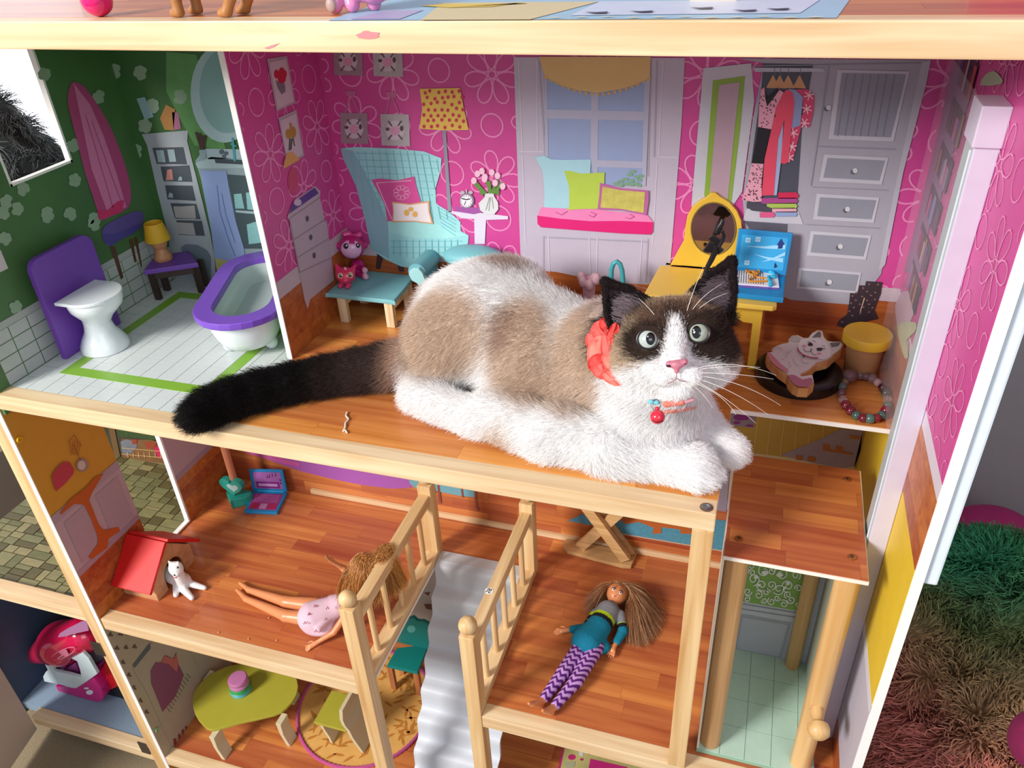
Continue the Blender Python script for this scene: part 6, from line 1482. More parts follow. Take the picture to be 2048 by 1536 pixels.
def hand(prs, w, d, s, n=(0, 0, 1)):
    """palm, four unequal fingers and a thumb leaving its side"""
    w = Vector(w); d = Vector(d).normalized(); n = Vector(n); n = (n - d * n.dot(d)).normalized(); q = d.cross(n)
    prs.append(('c', tuple(w), tuple(w + d * .008 * s), .0030 * s, .0036 * s, .0012 * s))
    for k, (o, L) in enumerate(((-.0032, .0085), (-.0011, .0105), (.0011, .0100), (.0032, .0080))):
        b = w + d * .009 * s + q * o * s; m1 = b + d * L * .55 * s + q * o * .35 * s; e = m1 + d * L * .45 * s - n * .0012 * s
        prs.append(('c', tuple(b), tuple(m1), .00135 * s, .00120 * s, .0004)); prs.append(('c', tuple(m1), tuple(e), .00120 * s, .0009 * s, .0003))
    b = w + d * .002 * s + q * .0030 * s; m1 = b + d * .0035 * s + q * .0038 * s; e = m1 + d * .0042 * s + q * .0004 * s
    prs.append(('c', tuple(b), tuple(m1), .0015 * s, .0013 * s, .0005)); prs.append(('c', tuple(m1), tuple(e), .0013 * s, .0010 * s, .0003))
# --- doll one: lying back, auburn hair
t = thing('auburn_haired_doll', (-.58, .66, ZL), 'doll with long auburn hair in pale pink dress reclining against the left stair rail', 'doll')
hip = Z_(.017, 645, 1226); chest = X_(-.500, 692, 1204); neck = X_(-.476, 717, 1172); head = X_(-.4590, 728, 1136)
kA = Z_(.016, 572, 1204); aA = Z_(.0085, 498, 1180); fA = Z_(.006, 480, 1166)
kB = Z_(.016, 572, 1232); aB = Z_(.0085, 492, 1198); fB = Z_(.006, 474, 1180)
hA = Z_(.018, 632, 1212); hB = Z_(.016, 634, 1240)
sR = X_(-.484, 704, 1212); eR = Z_(.016, 668, 1264); wR = Z_(.006, 632, 1286)
sL = X_(-.482, 706, 1162); eL = X_(-.500, 686, 1136); wL = X_(-.508, 669, 1126)
pr = [('c', hA, kA, .0120, .0085, .004), ('c', kA, aA, .0082, .0046, .003), ('c', aA, fA, .0044, .0028, .002), ('c', hB, kB, .0120, .0085, .004), ('c', kB, aB, .0082, .0046, .003), ('c', aB, fB, .0044, .0028, .002),
      ('c', hip, chest, .0155, .0135, .005), ('c', chest, neck, .010, .0048, .003), ('c', neck, head, .0045, .006, .003), ('e', head, (.0150, .0155, .0165), None, .003),
      ('c', neck, sR, .0050, .0060, .003), ('c', neck, sL, .0050, .0058, .003), ('c', sR, eR, .0058, .0046, .003), ('c', eR, wR, .0045, .0030, .002), ('c', sL, eL, .0056, .0044, .003), ('c', eL, wL, .0042, .0028, .002)]
hand(pr, wR, Vector(wR) - Vector(eR), 1.15); hand(pr, wL, Vector(X_(-.515, 652, 1112)) - Vector(wL), 1.0)
SKM = mat(SK, .35, var=.04, sss=.12)
sdf_obj('body', pr, .0011, SKM, t, clip=ZL + .0003)
face(t, head, .0150, Vector(head) - Vector(chest))
dh = Z_(.014, 612, 1236)
mid_ = tuple((np.array(chest) + np.array(hip)) / 2)
pr = [('c', mid_, Z_(.021, 628, 1234), .0175, .0235, .004), ('c', chest, mid_, .0145, .0175, .004), ('e', Z_(.012, 640, 1250), (.024, .018, .012), None, .006)] + [('c', Z_(.028 + .004 * math.sin(k * 2), 676 - k, 1196 + k * 5), Z_(.024, 612 + k * 5, 1214 + k * 9), .0030, .0045, .004) for k in range(6)]
def drc(V):
    C = np.tile(lin('#d9b8c6')[:3], (len(V), 1)); return C
sdf_obj('dress', pr, .0012, attr_mat('cloth', .8, .15, bump=.25), t, drc, clip=ZL + .0003)
dm = mat('#a8505f', .7)
for (px, py) in ((640, 1196), (622, 1212), (610, 1237), (606, 1256), (632, 1272), (650, 1185)):
    p = Vector(Z_(.045, px, py)); q_ = Vector(CP) - p
    # find the cloth surface on the line to the camera is not needed: small printed sprigs sit in the cloth
for k, (px, py, h) in enumerate(((644, 1195, .047), (630, 1212, .046), (618, 1228, .042), (610, 1246, .036), (632, 1262, .033), (655, 1216, .050), (652, 1238, .044))):
    p = Vector(Z_(h, px, py))
    for a in (0, 2.1, 4.2): ball('printed_sprig', p + Vector((math.cos(a) * .0016, math.sin(a) * .0016, 0)), .0010, dm, t, 6)
HM = attr_mat('hair', .38, .5)
def hair_paths(n, head, r, ends, spread, cols, nm, parent, rad=.00022, lift=.010, avoid=None, up=(0, 0, 1), via=None):
    """strands combed from the scalp to a row of ends, kept in order so that they do not cross"""
    head = np.array(head); paths = []; cc = []; up = np.array(Vector(up).normalized())
    cols = [np.array(lin(c)[:3]) for c in cols]; E_s = [np.array(e) for e in ends]
    ax = E_s[-1] - E_s[0]; ax /= np.linalg.norm(ax)
    for i in range(n):
        while True:
            d = rng.normal(0, 1, 3); d /= np.linalg.norm(d)
            if d @ up < -.15: continue
            if avoid is not None and d @ np.array(avoid) > .30: continue
            break
        t_ = np.clip((d @ ax) * .55 + .5 + rng.normal(0, .07), 0, .9999) * (len(E_s) - 1); k = int(t_); fr_ = t_ - k
        ep = E_s[k] * (1 - fr_) + E_s[k+1] * fr_ + rng.normal(0, 1, 3) * np.array(spread)
        root = head + d * r * .97
        g_ = ep - head; g_ /= np.linalg.norm(g_)
        m1 = d * .9 + g_ * .45; m1 = head + m1 / np.linalg.norm(m1) * r * (1.12 + .16 * rng.random())
        m2 = m1 * .52 + ep * .48 + np.array([0, 0, lift * (.6 + .5 * rng.random())]) + rng.normal(0, .0009, 3)
        if via is not None and t_ > via[0]: m2 = np.array(via[1]) + rng.normal(0, 1, 3) * np.array([.004, .006, .002]) + np.array([0, 0, .004 * rng.random()])
        if avoid is not None:
            q = m2 - head; k2 = q @ np.array(avoid)
            if np.linalg.norm(q) < r * 1.9 and k2 > r * .3: m2 = m2 - np.array(avoid) * (k2 - r * .3)
        paths.append([tuple(v) for v in cat([Vector(root), Vector(m1), Vector(m2), Vector(ep)], 3, False)])
        st = int(t_ * 6) % len(cols); c = (cols[st] * .6 + cols[rng.integers(len(cols))] * .4) * (.7 + .55 * rng.random()); cc.append(c)
    return hair(nm, None, None, None, HM, parent, np.array(cc), rad, paths=np.array(paths))
ends = [X_(-.486, 684, 1190), X_(-.480, 692, 1225), X_(-.472, 702, 1248), X_(-.464, 712, 1225), X_(-.458, 722, 1205), X_(-.450, 738, 1205), X_(-.436, 765, 1195), X_(-.424, 790, 1185), X_(-.414, 808, 1165)]
hair_paths(5200, head, .0165, ends, (.004, .005, .005), ['#9a5420', '#b8702e', '#d8984c', '#8a4418', '#e8b870'], 'hair', t, .00028, .012, up=(.1, .1, 1), via=(5.2, tuple(np.array(X_(-.434, 768, 1116)) + np.array([0, .004, .004]))))
ball('hair_cap', Vector(head) + Vector((.001, .003, .0022)), .0172, mat('#a8642a', .4, var=.3, nscale=200), t, 18, (1, 1, 1.0))
# --- doll two: blonde, teal tunic, chevron leggings
t = thing('blonde_doll', (-.33, .70, ZL), 'blonde doll in teal and grey tunic and purple chevron leggings lying on its back', 'doll')
hip = Z_(.018, 1180, 1286); chest = Z_(.020, 1214, 1228); neck = Z_(.022, 1226, 1208); head = Z_(.026, 1233, 1188)
hA, kA, aA, fA = Z_(.014, 1166, 1288), Z_(.014, 1126, 1346), Z_(.010, 1086, 1400), Z_(.022, 1064, 1408)
hB, kB, aB, fB = Z_(.014, 1192, 1294), Z_(.014, 1152, 1362), Z_(.010, 1108, 1414), Z_(.022, 1090, 1422)
sL, eL, wL = Z_(.018, 1192, 1228), Z_(.012, 1172, 1256), Z_(.010, 1136, 1260)
sR, eR, wR = Z_(.018, 1240, 1230), Z_(.012, 1246, 1262), Z_(.008, 1230, 1290)
pr = [('c', hA, kA, .0095, .0078, .003), ('c', kA, aA, .0076, .0046, .003), ('c', aA, fA, .0042, .0028, .002), ('c', hB, kB, .0095, .0078, .003), ('c', kB, aB, .0076, .0046, .003), ('c', aB, fB, .0042, .0028, .002),
      ('c', hip, chest, .0140, .0130, .004), ('c', chest, neck, .008, .0044, .003), ('c', neck, head, .0044, .005, .003), ('e', head, (.0140, .0155, .0145), None, .003), ('e', tuple(np.array(head) * .55 + np.array(neck) * .45 + np.array([0, 0, .004])), (.0085, .0075, .008), None, .003),
      ('c', sL, eL, .0055, .0044, .002), ('c', eL, wL, .0042, .0028, .002), ('c', sR, eR, .0055, .0044, .002), ('c', eR, wR, .0042, .0028, .002)]
hand(pr, wL, Vector(Z_(.008, 1108, 1264)) - Vector(wL), 1.05); hand(pr, wR, Vector(Z_(.006, 1220, 1312)) - Vector(wR), 1.05)
for (a_, f_) in ((aA, fA), (aB, fB)):
    heel = np.array(a_) + np.array([-.002, -.006, -.004]); pr.append(('c', tuple(heel), f_, .0042, .0030, .002)); toe = np.array(f_) + (np.array(f_) - heel) * .35; pr.append(('c', f_, tuple(toe), .0034, .0022, .001))
sdf_obj('body', pr, .0010, SKM, t, clip=ZL + .0003)
face(t, head, .0142, Vector(head) - Vector(chest), '#8a5c34')
ball('nose', Vector(head) + CAMD(head) * .0142 + Vector((0, -.001, -.001)), .0016, SKM, t, 8)
lg = [('c', hA, kA, .0112, .0092, .002), ('c', kA, tuple(np.array(kA) * .08 + np.array(aA) * .92), .0090, .0064, .002), ('c', hB, kB, .0112, .0092, .002), ('c', kB, tuple(np.array(kB) * .08 + np.array(aB) * .92), .0090, .0064, .002), ('c', hip, tuple((np.array(hA) + np.array(hB)) / 2), .0135, .0125, .003)]
def chev(V):
    dA = np.linalg.norm(V - (np.array(kA)), axis=1); dB = np.linalg.norm(V - np.array(kB), axis=1)
    ax = np.array(aA) - np.array(hA); ax = ax / np.linalg.norm(ax); sd = np.cross(ax, [0, 0, 1.0]); sd /= np.linalg.norm(sd)
    uA = (V - np.array(hA)) @ ax; lA = (V - np.array(hA)) @ sd; lB = (V - np.array(hB)) @ sd
    lat = np.where(np.abs(lA) < np.abs(lB), lA, lB)
    ph = (uA + np.abs(np.abs(lat) - .0042) * 1.1) / .0088
    k = np.floor(ph * 2).astype(int) % 2
    c = np.where(k[:, None] == 0, np.array(lin('#55206e')[:3]), np.array(lin('#bd92cc')[:3])); return c
sdf_obj('leggings', lg, .0009, attr_mat('cloth', .8, .15, bump=.25), t, chev, clip=ZL + .0002)
tn = [('c', Z_(.020, 1216, 1224), Z_(.019, 1196, 1256), .0165, .0160, .003), ('c', Z_(.019, 1196, 1256), Z_(.016, 1174, 1284), .0165, .0215, .004), ('e', Z_(.010, 1192, 1290), (.020, .014, .010), None, .004),
      ('c', sL, eL, .0078, .0068, .002), ('c', eL, tuple(np.array(eL) * .25 + np.array(wL) * .75), .0068, .0056, .002), ('c', sR, eR, .0078, .0068, .002), ('c', eR, tuple(np.array(eR) * .25 + np.array(wR) * .75), .0068, .0056, .002)]
def tun(V):
    g, lm, bk_, tl = (np.array(lin(c)[:3]) for c in ('#85868e', '#a9c818', '#20202a', '#1a7a98'))
    u = along(V, chest, hip); sla = np.linalg.norm(V - np.array(sL), axis=1); dl = np.minimum(np.linalg.norm(V - np.array(eL), axis=1), np.linalg.norm(V - np.array(wL), axis=1)); dr = np.minimum(np.linalg.norm(V - np.array(eR), axis=1), np.linalg.norm(V - np.array(wR), axis=1))
    la = along(V, sL, eL); ra_ = along(V, sR, eR)
    arm = (np.minimum(dl, dr) < .0125)
    w_ = np.where(arm, np.where(dl < dr, along(V, sL, eL), along(V, sR, eR)), -9)
    C = np.tile(g, (len(V), 1)); C[u > .16] = lm; C[u > .25] = bk_; C[u > .38] = tl
    C = np.where((arm & (w_ < .45))[:, None], g, C); C = np.where((arm & (w_ >= .45))[:, None], lm, C); C = np.where((arm & (w_ >= .62))[:, None], bk_, C); C = np.where((arm & (w_ >= .85))[:, None], tl, C)
    n_ = .8 + .35 * rng.random((len(V), 1)); return C * n_
sdf_obj('tunic', tn, .0010, attr_mat('cloth', .8, .15, bump=.25), t, tun, clip=ZL + .0003)
ends = [Z_(.010, 1183, 1218), Z_(.006, 1188, 1200), Z_(.005, 1300, 1200), Z_(.004, 1316, 1232), Z_(.004, 1302, 1262), Z_(.004, 1284, 1284), Z_(.004, 1262, 1276)]
hair_paths(4600, np.array(head) + np.array([.004, .006, -.004]), .0150, ends, (.006, .006, .0012), ['#9c6844', '#b88458', '#7c4c30', '#d8ac80', '#8a5c3c'], 'hair', t, .00028, .010, avoid=(CAMD(head) * .8 + Vector((-.15, -.4, .3))).normalized(), up=(.5, .8, .1))
hc2 = Vector(head) + Vector((.003, .0075, -.0045)); ball('hair_cap', hc2, .0152, mat('#9c6c40', .45, var=.3, nscale=200), t, 16)
# ================================================================ ground floor
LIM = mat('#a8a034', .45, var=.06, nscale=40); PE = mat('#cdbf9c', .5)
t = thing('kidney_table', (-.76, .68, Z0), 'olive yellow rounded toy table with plywood legs on the ground floor', 'toy table')
cq = lambda p: T(360, 1070, .3033, p)
zt0 = .172
tp = [Vector(U('z', zt0, *p)) for p in cq([(82, 1090), (110, 1010), (180, 935), (300, 870), (430, 845), (560, 855), (690, 890), (770, 950), (768, 1050), (700, 1140), (620, 1185), (400, 1235), (215, 1285), (150, 1250), (100, 1180)])]
prism('table_top', [p - Vector((0, 0, .0055)) for p in tp], (0, 0, .0055), LIM, t, .001, smoothpts=2)
for (tx_, fx_) in (((215, 1290), (285, 1482)), ((668, 1185), (715, 1393)), ((700, 1000), (740, 1120)), ((210, 1010), (240, 1100))):
    b_ = Vector(U('z', Z0 + .0005, *cq([fx_])[0])); a_ = Vector(U('z', zt0 - .0055, *cq([tx_])[0]))
    a_ = Vector((b_.x - .010, b_.y + .002, zt0 - .0056))
    prism('leg', [a_ + Vector((-.004, 0, 0)), a_ + Vector((.006, 0, 0)), (a_ + b_) / 2 + Vector((.001, 0, 0)), b_ + Vector((.004, 0, 0)), b_ + Vector((-.003, 0, 0)), (a_ + b_) / 2 + Vector((-.006, 0, 0))], (0, .022, 0), PE, t, .0006)
mcn = U('z', zt0, 480, 1387)
for nm, r, z0_, h, col, lab in (('macaron', .0180, 0, .0095, '#58a8b4', 'light blue round toy biscuit at the bottom of the stack on the yellow table'), ('macaron', .0182, .0097, .0075, '#2f9a4c', 'green round toy biscuit in the middle of the stack on the yellow table'), ('macaron', .0172, .0174, .0180, '#b8709e', 'pink round toy biscuit on top of the stack on the yellow table')):
    o = lathe(nm, (mcn[0] - .002 + z0_ * .1, mcn[1] + .006, zt0 + .0003 + z0_), [(r * .9, 0), (r, h * .12), (r * .97, h * .38), (r * .90, h * .45), (r * .90, h * .52), (r * .98, h * .6), (r * .99, h * .82), (r * .88, h * .97), (r * .6, h), (.0001, h)], mat(col, .35, var=.05), None, n=32)
    tag(o, lab, 'toy food')
zr0 = Z0 + .0018
t = thing('round_rug', (-.575, .755, Z0), 'round orange leaf-patterned rug with pink braided edge on the ground floor', 'rug')
RC = (-.575, .758); RR = .118
lathe('rug_disc', (RC[0], RC[1], Z0 + .0003), [(RR, 0), (RR, .0012), (.0001, .0013)], mat('#d9a457', .85, var=.12, nscale=60), t, n=64)
V = []; Fc = []; r_ = random.Random(5)
for k in range(150):
    a = r_.uniform(0, 6.28); q_ = RR * .92 * math.sqrt(r_.random()); cx, cy = RC[0] + q_ * math.cos(a), RC[1] + q_ * math.sin(a); an = r_.uniform(0, 6.28); L = .011; b = len(V)
    zz = Z0 + .0018 + (k % 9) * .00002
    for (u, v) in ((-L, 0), (-.3 * L, .0028), (.5 * L, .0022), (L, 0), (.4 * L, -.0016), (-.4 * L, -.0020)): V.append((cx + u * math.cos(an) - v * math.sin(an), cy + u * math.sin(an) + v * math.cos(an), zz))
    Fc.append([b + i for i in (5, 4, 3, 2, 1, 0)][::-1][::-1])
o = mesh('leaf_pattern', V, [f_[::-1] for f_ in Fc], mat('#b87428', .85), t); o['kind'] = 'stuff'
tube('braided_edge', [(RC[0] + (RR + .002) * math.cos(a), RC[1] + (RR + .002) * math.sin(a), Z0 + .0026 + .0006 * math.sin(a * 90)) for a in [2 * math.pi * k / 180 for k in range(180)]], [(.0026 + .0009 * (k % 2)) for k in range(180)], mat('#b84a86', .8, var=.3, nscale=500), t, 6, closed=True)
# yellow chair
t = thing('yellow_chair', (-.58, .70, Z0), 'small yellow-seated plywood toy chair on the round rug', 'toy chair')
zs = Z0 + .058; yb0, yb1 = .672, .735
zb0 = Z0 + .0026
def xz(pxs, y): return [Vector(U('y', y, *p)) for p in cq(pxs)]
bx = -.545
prof_b = [(-.5400, zb0), (-.5480, Z0 + .022), (-.5545, Z0 + .040), (-.5580, zs), (-.5640, zs + .012), (-.5660, zs + .026), (-.5640, zs + .040), (-.5620, zs + .054)]
pts_ = [Vector((a, yb0, b)) for a, b in prof_b] + [Vector((a + .006, yb0, b)) for a, b in prof_b[::-1]]
prism('backrest', pts_, (0, yb1 - yb0, 0), PE, t)
prof_f = [(-.6000, zb0), (-.6030, Z0 + .020), (-.6090, Z0 + .038), (-.6120, zs - .005)]
prism('front_leg', [Vector((a, yb0 + .002, b)) for a, b in prof_f] + [Vector((a + .005, yb0 + .002, b)) for a, b in prof_f[::-1]], (0, yb1 - yb0 - .004, 0), PE, t)
box('seat', -.6200, -.5582, yb0 - .001, yb1 + .001, zs - .005, zs, LIM, t, .001)
# teal chair
TE2 = mat('#0f837c', .35, var=.05)
t = thing('teal_chair', (-.51, .84, Z0), 'teal toy chair with scalloped back below the stairs landing', 'toy chair')
zs = .178
sq = [Vector(U('z', zs, *p)) for p in cq([(1365, 858), (1430, 745), (1640, 720), (1565, 905)])]
prism('seat', [p - Vector((0, 0, .007)) for p in sq], (0, 0, .007), TE2, t, .001)
yb_ = sum(p.y for p in sq[1:3]) / 2
bk_ = [Vector(U('y', yb_, *p)) for p in cq([(1440, 755), (1450, 640), (1490, 560), (1535, 545), (1565, 570), (1605, 572), (1650, 598), (1662, 635), (1650, 705), (1640, 760)])]
zmin = zs + .0004
bk_ = [Vector((p.x, yb_, max(p.z, zmin))) for p in bk_]
prism('back', bk_, (0, .007, 0), TE2, t, .001)
prism('back_dot', [Vector(U('y', yb_ - .0006, *p)) for p in cq(circ(1525, 620, 28, 24, 16))], (0, .0005, 0), mat('#5fb3ac', .35), t)
for k in (0, 1, 2, 3):
    c_ = sum(sq, Vector()) / 4; p = sq[k] + (c_ - sq[k]) * .14
    box('leg', p.x - .005, p.x + .005, p.y - .004, p.y + .004, Z0 + .0004, zs - .007, wood('#a9633c', '#c98a5c', 'z'), t, .0005)
# things printed on the ground floor and back wall
gbk = box('ground_back_wall', XL, XR + .006, YB, YB + .006, Z0 - .01, Z1 - .006, mat('#b8b4b0', .5, var=.1, nscale=30), H)
G1 = ('y', YB, -1)
gdec = lambda nm, pts, m, lay, f=cq: mesh(nm, [tuple(np.array(U('z', Z0 + LAY * lay, *p))) for p in f(pts)], [list(range(len(pts)))[::-1]], m, f0)
multi('printed_ship', G1, [cq([(1610, 455), (1700, 455), (1680, 495), (1625, 485)]), cq([(1655, 425), (1690, 440), (1660, 450)]), cq([(1610, 380), (1650, 375), (1640, 400)])], mat('#6a4640', .5), gbk, 2)
c16 = lambda p: T(860, 1070, .3033, p)
def fd(nm, pts, h, lay): 
    P = [tuple(U('z', Z0 + LAY * lay, *p)) for p in c16(pts)]
    o = mesh(nm, P, [list(range(len(P)))], mat(h, .5, var=.06), f0)
    if o.data.polygons[0].normal.z < 0: o.data.flip_normals()
fd('printed_rug_edge', [(845, 1540), (885, 1380), (1480, 1500), (1700, 1560), (1700, 1640), (800, 1640)], '#c8257c', 3)
fd('printed_rug', [(860, 1540), (893, 1384), (1480, 1506), (1700, 1566), (1700, 1640), (815, 1640)], '#bdb674', 4)
fd('printed_rug_centre', [(1045, 1540), (1058, 1475), (1300, 1530), (1300, 1600), (1030, 1600)], '#c8257c', 5)
for k, (x, y, r) in enumerate(((935, 1465, 26), (1000, 1480, 12), (965, 1410, 12), (1020, 1410, 18), (1050, 1440, 12), (1270, 1475, 12))): fd('printed_flower', circ(x, y, r, r * .75, 8), '#c02470', 6)
fd('printed_white_shape', [(975, 1400), (1010, 1405), (1010, 1460), (985, 1455)], '#d0cfc8', 6); fd('printed_grey_shape', [(890, 1500), (960, 1490), (950, 1530), (900, 1536)], '#a9aa8c', 6)
# ================================================================ pink helicopter in the garage
t = thing('toy_helicopter', (-1.08, .70, Z0), 'crimson and white toy helicopter with magenta floor parked in the blue garage', 'toy helicopter')
ch = lambda p: T(0, 1240, .1927, p)
def hy(px, py, y=.70): return tuple(U('y', y, *ch([(px, py)])[0]))
zg = Z0 - .0018
# shift so that the bottom tray rests on the garage floor
low = min(hy(1040, 845)[2], hy(700, 790)[2]); dz = 0
CR, MG, WH2 = mat('#c40f45', .16, coat=.6), mat('#c01078', .3, coat=.2), mat('#c3d4da', .35)
zoff = zg + .0006 - hy(980, 850)[2]
def hv(px, py, y=.70, dzz=0): v = np.array(hy(px, py, y)); return v
def fit(px, py, z):           # point at a pixel at the given height
    return np.array(U('z', z, *ch([(px, py)])[0]))
fl_ = [fit(575, 700, zg + .004), fit(1040, 850, zg + .004), fit(1090, 800, zg + .004), fit(900, 620, zg + .010)]
yb2 = fit(800, 790, zg + .004)[1]
ty_ = [U('y', yb2, *p) for p in ch([(575, 690), (600, 740), (800, 800), (1000, 855), (1055, 845), (1075, 800), (1050, 720), (1010, 650), (960, 580), (880, 640), (780, 690), (650, 690)])]
ty_ = [Vector((p[0], p[1], max(p[2], zg + .0006))) for p in ty_]
prism('floor_tray', ty_, (0, .060, 0), MG, t, .002)
wf = [Vector(U('y', yb2 - .003, *p)) for p in ch([(445, 590), (470, 545), (500, 530), (460, 450), (520, 440), (540, 480), (560, 530), (700, 560), (845, 600), (830, 520), (800, 430), (740, 400), (860, 340), (920, 400), (1000, 540), (1010, 560), (900, 640), (790, 710), (740, 705), (600, 665), (460, 640)])]
prism('white_frame', wf, (0, .006, 0), WH2, t, .001)
prism('white_frame', [p + Vector((0, .058, 0)) for p in wf], (0, .005, 0), WH2, t, .001)
prism('cabin_back', [Vector(U('y', yb2 + .045, *p)) for p in ch([(500, 440), (800, 400), (850, 600), (560, 540)])], (0, .003, 0), mat('#8a2a76', .4), t)
prism('seat', [Vector(U('y', yb2 + .010, *p)) for p in ch([(640, 530), (700, 500), (780, 440), (830, 590), (700, 560)])], (0, .032, 0), mat('#a0488c', .4), t, .001)
cA = np.array(U('y', yb2 + .028, *ch([(330, 350)])[0])); cB = np.array(U('y', yb2 + .028, *ch([(640, 240)])[0])); cC = np.array(U('y', yb2 + .028, *ch([(880, 150)])[0]))
sdf_obj('canopy', [('c', tuple(np.array(U('y', yb2 + .028, *ch([(280, 385)])[0]))), tuple(cB), .012, .0365, .02), ('c', tuple(cB), tuple(cC), .0365, .0335, .02)], .0022, CR, t)
prism('canopy_window', [Vector(U('y', yb2 - .0085, *p)) for p in ch([(600, 180), (620, 140), (700, 90), (840, 20), (900, 10), (920, 110), (780, 140), (680, 170)])], (0, .0015, 0), mat('#a8749c', .3), t)
lg_ = ch(circ(655, 350, 120, 60, 26)); ly = yb2 - .0095
tube('round_logo_ring', [U('y', ly, a, b) for a, b in ch([(655 + 125 * math.cos(k * .2416) * .95 - 30 * math.sin(k * .2416), 350 - 38 * math.cos(k * .2416) + 55 * math.sin(k * .2416)) for k in range(26)])], .0008, mat('#e07898', .4), t, 6, closed=True)
prism('logo_head', [Vector(U('y', ly, *p)) for p in ch([(620, 350), (610, 330), (640, 310), (690, 310), (700, 335), (715, 360), (690, 385), (660, 370), (640, 380), (600, 410), (590, 395), (640, 360)])], (0, .0006, 0), mat('#d07890', .4), t)
for (x, y, a, b) in ((928, 752, 36, 24), (895, 710, 26, 9)): prism('white_mark', [Vector(U('y', yb2 - .0006, *p)) for p in ch(circ(x, y, a, b, 14))], (0, .0005, 0), mat('#d8e4e8', .4), t)
rdp = [Vector(U('y', yb2 - .012, *p)) for p in ch([(1005, 600), (1040, 520), (1080, 455), (1180, 600), (1230, 690), (1100, 740), (1040, 725), (1010, 680)])]
ball('yellow_passenger', U('y', yb2 + .012, *ch([(590, 490)])[0]), .0055, mat('#b8802c', .5, var=.3), t, 10, (1, 1, 1.6))
t2 = thing('red_black_case', (-1.0, .66, Z0), 'small case with bright red lid and black round base beside the helicopter', 'toy')
c_ = fit(1190, 880, zg + .0006); yk = c_[1] + .02
rdp = [Vector(U('y', yk - .010, *p)) for p in ch([(1000, 600), (1040, 520), (1080, 455), (1180, 600), (1230, 690), (1100, 745), (1045, 730), (1010, 680)])]
prism('red_lid', rdp, (0, .030, 0), mat('#c4141c', .3, coat=.3), t2, .002)
bp = [Vector(U('y', yk - .006, *p)) for p in ch([(1060, 745), (1110, 742), (1200, 690), (1260, 700), (1330, 860), (1240, 898), (1150, 880), (1090, 830)])]
bp = [Vector((p.x, p.y, max(p.z, zg + .0004))) for p in bp]
prism('black_base', bp, (0, .030, 0), mat('#121014', .3), t2, .003)
# ================================================================ the cat
t = thing('cat', (-.22, .70, Z2), 'white and tan cat with dark face mask and tail lying on the bedroom floor', 'cat')
Cm = lambda px, py, y: tuple(U('y', y, px, py))
Cz = lambda px, py, z: tuple(U('z', z, px, py))
HC = np.array(Cm(1346, 692, .648)); fv = CAMD(HC)
rv = (Vector((1, 0, 0)) - fv * fv.x)
RMv = Vector(RM[0]); rv = (RMv - fv * RMv.dot(fv)).normalized(); uv_ = fv.cross(rv).normalized()
fN, rN, uN = np.array(fv), np.array(rv), np.array(uv_)
S_ = np.linalg.norm(HC - CP) * 0 + (RM[2] @ (HC - CP)) / F_PX      # metres per pixel at the head
HB = np.stack([rN, uN, fN], 1)
def hl(x, y, z): return tuple(HC + (rN * x + uN * y + fN * z) * S_)
def he(x, y, z, a, b, c, k, kind='e'): return (kind, hl(x, y, z), (a * S_, b * S_, c * S_), HB, k)
def hcn(p, q, r1, r2, k): return ('c', hl(*p), hl(*q), r1 * S_, r2 * S_, k)
prs = [
 ('c', Cm(965, 650, .758), Cm(1135, 720, .735), .0720, .0640, .02),
 ('e', Cm(893, 690, .722), (.0490, .0460, .0560), None, .012),
 ('e', Cm(1020, 590, .800), (.0460, .0420, .0420), None, .02),
 ('e', Cm(905, 640, .775), (.052, .045, .050), None, .02),
 ('e', Cm(1070, 745, .715), (.0600, .0560, .0590), None, .02),
 ('c', Cz(995, 832, .884), Cz(1090, 868, .884), .0240, .0260, .03),
 ('c', Cz(835, 790, .880), Cz(945, 835, .879), .0190, .0175, .022),
 ('e', Cm(1180, 790, .700), (.0560, .0520, .0560), None, .015),
 ('c', Cz(1120, 868, .885), Cz(1230, 895, .884), .0270, .0250, .012),
 ('c', Cz(1215, 895, .885), Cz(1335, 925, .879), .0250, .0180, .010),
 ('c', Cz(1335, 925, .879), Cz(1385, 932, .880), .0185, .0215, .008),
 ('e', Cz(1392, 932, .8790), (.0200, .0200, .0185), None, .006),
 ('c', Cm(1350, 850, .685), Cz(1415, 868, .882), .0270, .0190, .010),
 ('c', Cz(1415, 868, .882), Cz(1462, 900, .877), .0185, .0165, .006),
 ('c', Cm(1270, 770, .690), Cm(1300, 815, .668), .0520, .0500, .018),
 ('e', Cm(1330, 830, .668), (.0440, .0360, .0400), None, .015),
 ('c', Cm(1230, 700, .705), Cm(1300, 740, .680), .0520, .0500, .02),
 # head
 he(0, 8, -12, 112, 92, 96, .006), he(-58, -30, 0, 62, 52, 58, .008), he(64, -24, 0, 62, 54, 58, .008),
 he(8, -50, 56, 50, 36, 42, .006), he(-14, -58, 84, 26, 20, 22, .003), he(31, -56, 84, 26, 20, 22, .003), he(10, -86, 56, 32, 20, 30, .004),
 hcn((2, 40, 66), (7, -32, 98), 26, 15, .005), he(-46, 40, 50, 42, 26, 34, .008), he(50, 50, 50, 42, 26, 34, .008), he(7, -34, 104, 13, 9, 8, .002),
 hcn((0, -40, -40), (-30, -120, -70), 70, 80, .02),
]
